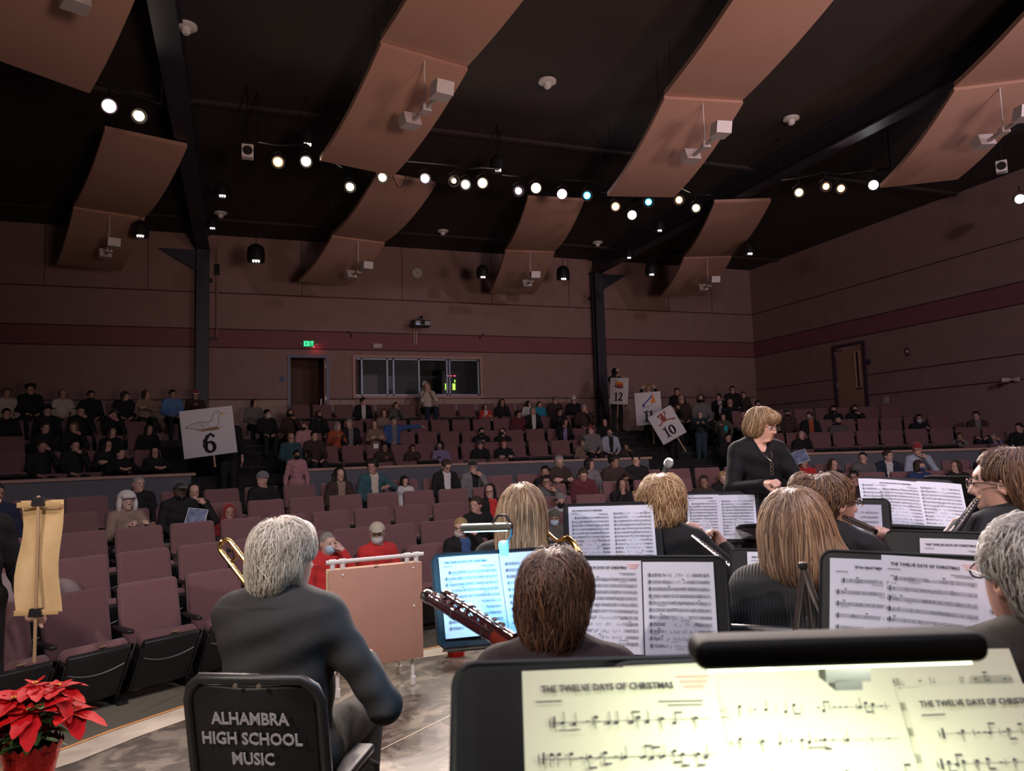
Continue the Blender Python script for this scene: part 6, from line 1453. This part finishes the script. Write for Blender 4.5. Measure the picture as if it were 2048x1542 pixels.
    root, base = tube_thing('bassoon', 'dark maroon bassoon with two parallel joints and silver keys', 'bassoon', [('long_joint', [a1+(b1-a1)*t for t in (.05, .3, .6, .80)], .019, ROSE), ('wing_joint', [a2+(b2-a2)*t for t in (.05, .3, .6, .80)], .017, ROSE), ('boot_joint', [a1+(b1-a1)*t+(a2-a1)*.35*(1-t) for t in (.70, .80, .98)], .026, REDW)])
    for p, q in ((a1, b1), (a2, b2)):
        d = (q-p).normalized(); mb = MB(); mb.lathe([(0, -.012), (.014, -.008), (.022, .004), (.0225, .02), (.020, .035)], p+d*.0-base, n=16, ax=tuple(d)); mb.build('end_cap', CHROME, root)
        for t in (.32, .62): mb = MB(); mb.cyl(p+(q-p)*t-base, p+(q-p)*(t+.02)-base, .0212, n=16); mb.build('ring', CHROME, root)
    up = Vector((0, -.35, .9)).normalized()
    for k in range(9):
        t = .10+k*.075; p = a1+(b1-a1)*t; d = (b1-a1).normalized(); o_ = up*.022
        mb = MB(); mb.cyl(p+o_-base, p+o_+up*.005-base, .009, n=10); mb.build('key_cup', CHROME, root)
    for (p, q, sgn) in ((a1, b1, 1), (a2, b2, 1), (a1, b1, -1)):
        mb = MB(); d = (q-p); n_ = d.cross(up).normalized()*sgn; mb.tube([p+d*t+up*.016+n_*.014-base for t in (.08, .4, .82)], .0028, 6)
        for t in np.linspace(.1, .78, 9): mb.cyl(p+d*t+up*.010+n_*.010-base, p+d*t+up*.020+n_*.015-base, .003, n=6)
        mb.build('key_rod', CHROME, root)
    for k in range(7):
        t = .14+k*.09; p = a2+(b2-a2)*t; mb = MB(); mb.cyl(p+up*.020-base, p+up*.025-base, .0075, n=10); mb.build('key_cup', CHROME, root)
    # saxophone: neck curve and body
    S = [dep(1096, 1066, 3.42), dep(1106, 1076, 3.36), dep(1116, 1083, 3.32), dep(1126, 1079, 3.28), dep(1137, 1077, 3.25), dep(1148, 1088, 3.22), dep(1156, 1104, 3.2), dep(1161, 1125, 3.2), dep(1166, 1180, 3.2), dep(1168, 1240, 3.2)]
    root, base = tube_thing('saxophone', 'golden saxophone with a curved neck beside the long blonde hair', 'saxophone', [('neck', S[:7], [.008, .009, .010, .012, .013, .014, .015], BRASS), ('body_tube', S[6:], [.016, .018, .024, .034], BRASS)])
    mb = MB(); mb.cyl(S[0]-base, S[0]+(S[0]-S[1])*1.2-base, .011, .007); mb.build('mouthpiece', BLACK, root)
    mb = MB(); mb.cyl(S[6]-base, S[6]+Vector((0, 0, -.015))-base, .02); mb.cyl(S[3]-base+Vector((0, 0, .01)), S[4]-base+Vector((0, 0, .012)), .004); mb.build('key_work', BRASS, root)
    # flutes
    for nm, A_, B_, D1, D2, lb in (('flute', (1384, 1072), (1480, 1148), 3.62, 3.45, 'silver flute held out by the fluffy haired player'), ('flute', (1687, 1034), (1752, 1064), 3.15, 3.0, 'silver flute mostly hidden by the clipped up hair player')):
        a, b = dep(*A_, D1), dep(*B_, D2); d = (b-a)
        root, base = tube_thing(nm, lb, 'flute', [('tube', [a, a+d*.5, b], .0115, CHROME)])
        for k in range(12): mb = MB(); p = a+d*(.22+k*.06); mb.cyl(p+up*.008-base, p+up*.013-base, .0085, n=10); mb.build('key_cup', CHROME, root)
        mb = MB(); mb.tube([a+d*t+up*.013+Vector((0, .008, 0))-base for t in (.18, .5, .95)], .0018, 5); mb.build('key_rod', CHROME, root)
    # oboe
    a, b = dep(1961, 991, 2.96), dep(1908, 1066, 2.80); d = b-a
    root, base = tube_thing('oboe', 'black oboe with silver keys held by the profile player', 'oboe', [('reed', [a, a+d*.12], [.002, .003], mat('cane_reed', (.6, .38, .15), .6)), ('joint', [a+d*.12, a+d*.5, a+d*.95], [.010, .013, .016], BLACK)])
    mb = MB(); mb.lathe([(.016, 0), (.018, .02), (.026, .06), (.024, .06), (.014, .0)], a+d*.95-base, n=16, ax=tuple(d)); mb.build('bell', BLACK, root)
    for k in range(9): mb = MB(); p = a+d*(.2+k*.08); mb.cyl(p+up*.010-base, p+up*.017-base, .006, n=8); mb.build('key_cup', CHROME, root)
    for sg in (-1, 1): mb = MB(); n_ = d.cross(up).normalized()*sg; mb.tube([a+d*t+up*.012+n_*.010-base for t in (.18, .5, .9)], .0018, 5); mb.build('key_rod', CHROME, root)
    # orange string instrument standing behind the tilted stand
    c = dep(1780, 1112, 4.7); r = empty('cello', (c.x, c.y, 0), atan2(-c.x, c.y)+.15, 'orange wooden string instrument standing behind the tilted stand', 'cello')
    prof = [(0, -.38), (.12, -.375), (.19, -.30), (.20, -.20), (.165, -.10), (.12, -.03), (.115, .04), (.14, .10), (.165, .17), (.155, .27), (.10, .335), (.03, .35)]
    pl = prof+[(-x, z) for x, z in prof[::-1][:-1]]
    mb = MB(); zc = c.z+.0; mb.T = Matrix.Translation((0, 0, zc)) @ Matrix.Rotation(-.25, 4, 'X'); mb.prism(pl, (0, .11, 0), (0, 0, 0), (1, 0, 0), (0, 0, 1)); mb.build('body', mat('orange_varnish', (.50, .15, .04), .28, coat=.6, var=.12, vscale=4), r, ang=30)
    mb = MB(); mb.T = Matrix.Translation((0, 0, zc)) @ Matrix.Rotation(-.25, 4, 'X'); mb.box((0, -.02, .18), (.035, .03, .40)); mb.build('fingerboard', BLACK, r)
    mb = MB(); mb.T = Matrix.Translation((0, 0, zc)) @ Matrix.Rotation(-.25, 4, 'X'); mb.cyl((0, .05, -.37), (0, -.08, -zc*1.02+.02), .005); mb.build('endpin', CHROME, r)
    # microphone on a stand
    p = dep(1337, 926, 4.55); q = dep(1322, 962, 4.6)
    r = empty('microphone_stand', (q.x+.05, q.y+.1, 0), 0, 'straight microphone stand rising behind the fluffy haired player', 'stand'); B = r.location
    mb = MB(); mb.tube([(0, 0, .02), (0, 0, q.z-.16), tuple(q-B)], .009, 8); mb.build('pole', BLACKM, r); mb = MB(); mb.lathe([(0, 0), (.13, 0), (.13, .012), (.02, .03), (0, .03)], n=24); mb.build('base', BLACKM, r)
    r = empty('microphone', tuple(p), 0, 'silver mesh ball microphone above the fluffy golden hair', 'microphone'); d = (q-p)
    mb = MB(); mb.lathe([(0, -.030), (.018, -.027), (.027, -.012), (.029, .004), (.026, .018), (.018, .026)], n=18, ax=tuple(d)); mb.build('grille', mat('silver_mesh', (.6, .6, .6), .35, metal=.8, bump=.8, bscale=700), r)
    mb = MB(); mb.tube([d*.2, d*1.02], [.018, .012], 12); mb.build('handle', mat('grey_mic_handle', (.12, .12, .13), .35), r)
    # ---------------- stands
    r1, M = stand(1258, 1588, .975, None, radians(30), 'nearest black music stand carrying the first page of percussion music', w=.46, h=.34, lipd=.06)
    s1 = sheet(M, -.006, -.022, .225, .29, 11, 'nearest cream page headed with the carol title and long percussion rests', TITLE, curl=.004, m=PAPERY, n=6, stamp=True, dense=.75, lw=.0007, off_=.056, perc=True)
    s1.matrix_world = s1.matrix_world @ Matrix.Scale(1.14, 4)
    r2, M2 = stand(1690, 1612, .94, None, radians(30), 'second nearest music stand, brightly lit by the black clip light', w=.56, h=.36, lipd=.06)
    sheet(M2, -.125, .026, .27, .30, 10, 'tall stack of cream pages behind the brightly lit page', None, m=PAPERY, n=8, dense=.1, off_=.004)
    sheet(M2, .16, .034, .235, .30, 15, 'wide cream sheet behind the last page by the picture edge', None, m=PAPERY, n=8, dense=.1, off_=.004)
    sheet(M2, -.065, .010, .33, .285, 12, 'brightly lit cream page with sparse rests under the clip light', None, m=PAPERY, n=6, dense=.3, off_=.012, lw=.0005, perc=True)
    sheet(M2, .215, -.005, .216, .279, 13, 'cream page at the picture edge headed with the same carol title', TITLE, m=PAPERY, n=6, dense=.5, off_=.014, lw=.0005, perc=True)
    # clip light on the second stand
    a, b = dep(1382, 1288, .80), dep(1955, 1300, .80); c = (a+b)/2; ax = (b-a); ang = atan2(ax.y, ax.x)
    r = empty('stand_light', tuple(c), ang, 'long black clip light glowing over the nearest pages', 'stand light'); L = ax.length
    mb = MB(); mb.rbox((0, 0, 0), (L, .055, .030), .013, n=4); mb.build('hood', mat('matte_black_hood', (.004, .004, .0045), .6, spec=.12), r)
    mb = MB(); mb.box((0, 0.004, -.0165), (L-.03, .034, .003)); mb.build('diffuser', mat('warm_white_diffuser', (.6, .65, .5), .5, emit=(.90, 1, .60), estr=4.0), r, False)
    mb = MB(); mb.tube([(.03, .02, -.01), (.03, .045, -.02), (.03, .05, -.04)], .007, 8); mb.box((.03, .05, -.038), (.05, .02, .022)); mb.box((.03, .05, -.052), (.03, .02, .012)); mb.build('clip', BLACK, r)
    lamp('stand_light_glow', 'AREA', tuple(c+Vector((0, 0, -.022))), 1.9, (.92, 1, .70), tuple(c+Vector((.0, .12, -.3))), shape='RECTANGLE', size=L*.55, size_y=.03)
    # stand 2: cyan lit
    r3, M3 = stand(1018, 1192, 2.62, radians(14), radians(26), 'music stand bathed in cyan light from its clip lamp', w=.52, h=.33)
    sheet(M3, -.128, .012, .216, .279, 21, 'first cyan lit page headed with the carol title', TITLE, n=10, off_=.006); sheet(M3, .09, .012, .216, .279, 22, 'second cyan lit page half hidden by brown hair', None, n=10, off_=.007)
    c = dep(972, 1054, 2.45); r = empty('stand_light', tuple(c), atan2(.344*-1, .939)+.0, 'small grey gooseneck lamp over the cyan lit pages', 'stand light'); r.rotation_euler = (0, 0, -YAW)
    mb = MB(); mb.rbox((0, 0, 0), (.165, .05, .022), .006, n=2); mb.build('hood', mat('grey_green_hood', (.12, .13, .12), .35, metal=.3), r)
    mb = MB(); mb.box((0, 0, -.0125), (.14, .03, .002)); mb.build('diffuser', mat('cyan_diffuser', (.4, .7, .8), .5, emit=(.35, .85, 1), estr=6), r, False)
    e = dep(1008, 1090, 2.55)-c; e = Matrix.Rotation(YAW, 3, 'Z') @ e
    mb = MB(); mb.tube([(.02, 0, .01), (.04, .01, .035), (.065, .015, .035), (.085, .02, 0), (.082, .03, -.03), e+Vector((.02, 0, .02)), e], .0045, 8); mb.build('gooseneck', BLACK, r)
    mb = MB(); mb.lathe([(0, -.02), (.016, -.015), (.02, 0), (.016, .012), (0, .016)], e, n=14); mb.box(e+Vector((0, 0, -.02)), (.03, .03, .03)); mb.build('clip', mat('cyan_grey_clip', (.3, .42, .48), .4), r)
    lamp('stand_light_glow', 'AREA', tuple(c+Vector((.0, .0, -.02))), 2.4, (.07, .55, 1), tuple(dep(1000, 1190, 2.6)), shape='RECTANGLE', size=.13, size_y=.03)
    r4, M4 = stand(1290, 1222, 2.32, radians(-3), radians(14), 'music stand in front of the short haired brunette with two white pages', w=.50, h=.33)
    sheet(M4, -.115, .012, .216, .279, 31, 'white page headed with the carol title beside the short brown hair', TITLE, n=11, stamp=True, off_=.006); sheet(M4, .105, .008, .216, .279, 32, 'densely printed white page crossed by a shadow beside the nearest stands', None, n=11, off_=.007)
    r5, M5 = stand(1226, 1070, 3.75, radians(4), radians(16), 'music stand with two pages between the blonde and the fluffy haired players', w=.48, h=.32)
    sheet(M5, -.11, .006, .216, .279, 41, 'white page on the stand beside the saxophone', TITLE, n=11, off_=.006); sheet(M5, .10, .006, .216, .279, 42, 'lilac white page on the stand before the fluffy haired player', None, n=12, off_=.007)
    r6, M6 = stand(1440, 1035, 4.75, radians(2), radians(16), 'music stand with open pages just before the conductor', w=.48, h=.33)
    sheet(M6, -.10, .006, .20, .279, 51, 'open white page on the stand before the conductor, microphone side', TITLE, n=11, off_=.006); sheet(M6, .11, .002, .22, .279, 52, 'open white page on the stand before the conductor, tall hair side', None, n=12, off_=.007)
    r7, M7 = stand(1696, 1066, 3.65, radians(-4), radians(20), 'music stand beyond the clipped up hair with one white page', w=.38, h=.34)
    sheet(M7, .045, .0, .216, .279, 61, 'white page beyond the raised flute hand', None, n=10, off_=.006)
    r8, M8 = stand(1822, 1010, 3.9, radians(16), radians(34), 'music stand tilted far back with three overlapping pages', w=.46, h=.32, roll=radians(4))
    sheet(M8, -.14, .01, .20, .27, 71, 'white page at the outer edge of the tilted stand', None, n=10, off_=.004); sheet(M8, -.05, .0, .216, .279, 72, 'middle white page on the tilted stand', TITLE, n=11, off_=.007, roll=.03); sheet(M8, .15, .0, .216, .279, 73, 'white page on the tilted stand nearest the oboe player', None, n=11, off_=.006, roll=.03)
    r9, M9 = stand(1940, 1000, 4.15, radians(160), radians(28), 'black music stand seen from its back beside the oboe player', w=.42, h=.30)
    r10, M10 = stand(1885, 1258, 1.82, radians(-4), radians(22), 'wide music stand with several carol pages before the grey haired man', w=.56, h=.36)
    sheet(M10, -.148, .02, .216, .279, 81, 'short sheet with half hidden title at the edge of the wide stand', 'Of the Island Night', n=7, off_=.004, dense=.4); sheet(M10, -.175, -.105, .16, .11, 82, 'small handwritten note with a looping signature on the wide stand', None, off_=.009, scribble=True)
    sheet(M10, -.022, .02, .225, .30, 83, 'main carol page in the middle of the wide stand with pink stamp', TITLE, n=9, off_=.008, stamp=True, roll=.03, dense=.35); sheet(M10, .185, .02, .20, .30, 84, 'partly hidden carol page next to the grey haired man', None, n=9, off_=.007, roll=.04, dense=.35)
    r11, M11 = stand(1928, 1162, 2.55, radians(-4), radians(18), 'music stand whose page top shows above the wide stand', w=.48, h=.33)
    sheet(M11, -.02, .0, .216, .279, 91, 'white page with carol title just above the wide stand', TITLE, n=9, off_=.006)
    r12, M12 = stand(1582, 1184, 3.0, radians(-2), radians(16), 'black music stand mostly hidden by the flared hair player', w=.46, h=.33)
    sheet(M12, -.055, .015, .216, .279, 92, 'white page peeking beside the flared hair', TITLE, n=9, off_=.006)
    r13, M13 = stand(1552, 1052, 4.6, radians(190), radians(80), 'conductor music stand lying almost flat with white score', w=.46, h=.33)
    sheet(M13, 0, 0, .40, .26, 93, 'white score on the flat conductor stand', None, n=8, off_=.006)
    # chrome legged instrument stand
    t_ = dep(1606, 1132, 2.02); r = empty('instrument_stand', (t_.x, t_.y, 0), 0, 'folding stand with thin bright chrome legs behind the flared hair player', 'stand'); B = r.location
    for (x_, y_, d_) in ((1590, 1264, 2.02), (1655, 1264, 1.98), (1622, 1262, 2.10)):
        q = dep(x_, y_, d_)-B; k_ = t_-B; e_ = k_+(q-k_)*(k_.z/(k_.z-q.z)); e_.z = .01; mb = MB(); mb.tube([k_, q, e_], .0075, 8); mb.build('leg', CHROME, r)
    mb = MB(); mb.rbox(t_-B, (.022, .022, .022), .008); mb.build('hinge_block', BLACK, r)
    # brown board on a pipe easel
    TL, TR = dep(657, 1141, 4.72), dep(843, 1123, 5.0); c = (TL+TR)/2; ang = atan2((TR-TL).y, (TR-TL).x); wd = (TR-TL).xy.length; hb = .62
    r = empty('board_easel', (c.x, c.y, 0), ang, 'brown board hanging on a white pipe easel behind the trombone player', 'easel'); zt = c.z
    mb = MB(); mb.rbox((0, 0, zt-hb/2), (wd, .012, hb), .003, n=1); mb.build('board', mat('brown_hardboard', (.46, .245, .18), .6, var=.03, vscale=3), r)
    mb = MB(); mb.rbox((-.01, .025, zt-hb/2+.004), (wd, .012, hb), .003, n=1); mb.build('rear_board', mat('cream_board_back', (.60, .45, .28), .6), r)
    PVC = mat('white_pvc_pipe', (.70, .66, .64), .35)
    mb = MB(); mb.cyl((-wd/2-.01, .02, zt+.045), (wd/2+.02, .02, zt+.045), .013); mb.build('top_pipe', PVC, r)
    for s in (-1, 1):
        for dx in (0, .065): mb = MB(); mb.cyl((s*(wd/2-.03-dx), .02, zt+.045), (s*(wd/2-.03-dx), .02, zt-.012), .016); mb.cyl((s*(wd/2-.03-dx)-.022, .02, zt+.045), (s*(wd/2-.03-dx)+.022, .02, zt+.045), .018); mb.build('pipe_tee', PVC, r)
    for s in (-1, 1):
        for yy in (.04, .34):
            mb = MB(); mb.tube([(s*(wd/2-.06), .02+.02*(1 if yy > 0 else -1), zt-.01), (s*(wd/2-.06), yy, .03)], .012, 10); mb.cyl((s*(wd/2-.06), yy, .0), (s*(wd/2-.06), yy*.97, .05), .017); mb.build('leg', PVC, r)
    mb = MB()
    for x, z in ((-wd/2+.09, -.035), (wd/2-.06, -.035), (wd/2-.06, -.28)): mb.lathe([(0, .006), (.006, .005), (.007, 0)], (x, -.006, zt+z), ax=(0, -1, 0), n=10)
    mb.build('screw_head', mat('white_screw', (.85, .83, .8), .3), r)
    mb = MB(); mb.lathe([(.010, .0), (.013, .003), (.010, .006)], (0, .0, zt+.02), ax=(0, -1, 0), n=14); mb.box((0, -.004, zt-.006), (.03, .004, .01)); mb.build('hook', BLACKM, r)
    # ---------------- poinsettias
    REDL = mat('red_bract', (.42, .003, .006), .6, bump=.25, bscale=40, spec=.2); GRL = mat('green_leaf', (.055, .13, .035), .5, var=.2, vscale=20); FOIL = mat('red_foil', (.45, .012, .008), .22, metal=.55, bump=.8, bscale=30)
    def leaf(mb, o_, az, el, ln, wd_, bend=.5):
        d = Vector((cos(az)*cos(el), sin(az)*cos(el), sin(el))); s_ = Vector((-sin(az), cos(az), 0)); n_ = s_.cross(d) if False else d.cross(s_)*-1; g = []
        for i in range(7):
            t = i/6; wv = wd_*(sin(pi*min(1, t*.92+.04))**.8)*(1-.25*t)*(1+.12*sin(t*17)); c_ = o_+d*ln*t+Vector((0, 0, -bend*ln*t*t*.6)); g.append([c_-s_*wv/2, c_-Vector((0, 0, .12*wv)), c_+s_*wv/2])
        mb.sheet(g)
    def poin(px, py, D, zb, sc_, label, seedv, heads=7, wrap=FOIL, pot_only=False, big=1.0):
        rn = random.Random(seedv); c_ = dep(px, py, D); r = empty('poinsettia', (c_.x, c_.y, zb), rn.random()*6, label, 'potted plant'); r.scale = (sc_,)*3
        prof = [(.0, 0), (.085, 0), (.10, .10), (.118, .19), (.13, .215)]
        mb = MB(); n_ = 40; vs = []
        for rr, z in prof: vs += [((rr+.006*sin(j*5.5)*(z/.2))*cos(2*pi*j/n_), (rr+.006*sin(j*5.5)*(z/.2))*sin(2*pi*j/n_), z+(.012*sin(j*3.1) if z > .2 else 0)) for j in range(n_)]
        mb.add(vs, [(i*n_+j, i*n_+(j+1) % n_, (i+1)*n_+(j+1) % n_, (i+1)*n_+j) for i in range(len(prof)-1) for j in range(n_)]); mb.build('foil_pot', wrap, r)
        mb = MB(); mb.lathe([(0, .17), (.115, .175)], n=20); mb.build('soil', mat('dark_soil', (.02, .012, .008), .95), r)
        if pot_only: heads = 3
        mb = MB(); hs = []
        for k in range(heads):
            a = k*2.4+rn.random()*.5; rr = .03+.15*sqrt(k/heads); z = .46-.18*(k/heads)+rn.uniform(-.02, .02); hp = Vector((rr*cos(a), rr*sin(a), z)); hs.append((hp, a)); mb.tube([(.02*cos(a), .02*sin(a), .17), hp*.7+Vector((0, 0, .08)), hp], .005, 6)
        mb.build('stem', GRL, r)
        for hp, a in hs:
            mb = MB(); m_ = 9
            for i in range(m_): leaf(mb, hp, i*2*pi/m_+rn.random()*.4, rn.uniform(-.15, .45), big*rn.uniform(.095, .145), big*rn.uniform(.060, .082), rn.uniform(.3, .9))
            for i in range(5): leaf(mb, hp+Vector((0, 0, .008)), i*2*pi/5+rn.random()*.6, rn.uniform(.3, .7), rn.uniform(.045, .065), .03, .3)
            mb.build('red_flower', REDL, r)
            mb = MB()
            for i in range(5): q = hp+Vector((.010*cos(i*1.3), .010*sin(i*1.3), .016)); mb.lathe([(0, -.004), (.004, 0), (0, .005)], q, n=6)
            mb.build('flower_bud', mat('yellow_bud', (.6, .5, .05), .5), r)
        mb = MB()
        for k in range(heads*4):
            a = rn.random()*6.28; z = rn.uniform(.20, .40); rr = rn.uniform(.02, .07); leaf(mb, Vector((rr*cos(a), rr*sin(a), z)), a, rn.uniform(-.3, .5), big*rn.uniform(.08, .13), big*rn.uniform(.04, .06), .5)
        tag(mb.build('foliage', GRL, r), kind=None)
        return r
    poin(62, 1500, 3.50, 0, 1.02, 'red poinsettia in crinkled red foil at the stage edge near the paper placard', 4, 9, big=1.3)
    poin(912, 1285, 5.62, 0, .75, 'small poinsettia pot in red foil on the stage lip below the cyan lit stand', 8, pot_only=True)
    poin(1426, 1150, 5.12, .15, 1.25, 'red poinsettia with yellow wrapping behind the flute hands', 6, 7, wrap=mat('yellow_foil', (.65, .42, .06), .3, metal=.3, bump=.6, bscale=30))
    # printed programs held in the audience
    def booklet(px, py, r_, w_, h_, tilt, turn, label, m):
        H = onr(px, py, r_); r = empty('program_booklet', tuple(H), (0, 0, 0), label, 'booklet'); r.rotation_euler = (Euler((0, 0, atan2(-H.x, H.y)+turn)).to_matrix() @ Euler((-.5, tilt, 0)).to_matrix()).to_euler()
        mb = MB(); mb.box((0, 0, 0), (w_, .004, h_)); mb.build('cover', m, r, False)
        mb = MB(); mb.box((0, .003, 0), (w_+.012, .002, h_+.012)); mb.build('pages', WHITEP, r, False)
    PB = mat('blue_program_print', (.05, .07, .16), .5, two=(.20, .24, .36), vscale=18)
    booklet(393, 1032, 12.45, .20, .17, .15, -.2, 'blue and white program held by the man in a black cap', PB)
    booklet(1688, 884, 19.0, .24, .22, .35, .1, 'blue and white program held by the masked man in olive', PB)
    booklet(1599, 914, 13.2, .26, .22, -.3, .1, 'blue program raised beside the conductor by the person in red', PB)
    booklet(1498, 1076, 5.3, .22, .2, .2, .2, 'blue printed program lying beyond the conductor side poinsettia', PB) if False else None
    booklet(752, 892, 18.2, .09, .10, .05, 0, 'small pale card held up behind the partition', WHITEP)
    c = onr(1452, 857, 18.6); o = MB(); o.rbox((0, 0, 0), (.08, .012, .14), .01); ob = o.build('phone', mat('turquoise_case', (.0, .35, .45), .4)); ob.location = c; tag(ob, 'turquoise phone held by the woman in the olive coat', 'phone')
    # knitted coat thrown over seats at the left
    c = pol(11.15, phase('B', 60, 1118), .55); 
    V, F = nets([('+', ('e', (0, 0, 0), (.36, .13, .07), (0, .25, .1)), .02), ('+', ('e', (.30, .03, -.14), (.16, .12, .10), (0, .8, 0)), .06), ('+', ('e', (-.2, .0, -.06), (.25, .18, .14)), .08), ('-', ('e', (.35, -.05, -.22), (.09, .2, .05)), .03)], (-.6, -.3, -.35), (.6, .3, .25), .015)
    V[:, 2] += .012*np.sin(V[:, 0]*28+V[:, 1]*15); me = np_mesh('coat', V, F, [mat('grey_pink_wool', (.26, .19, .20), .95, bump=.5, bscale=40)]); o = bpy.data.objects.new('coat', me); COL.objects.link(o); o.location = c; o.rotation_euler = (0, 0, -thof(c)); tag(o, 'grey pink coat thrown over the seats behind the paper placard', 'coat')
place_people()
place_placards()
place_players()
place_seats()
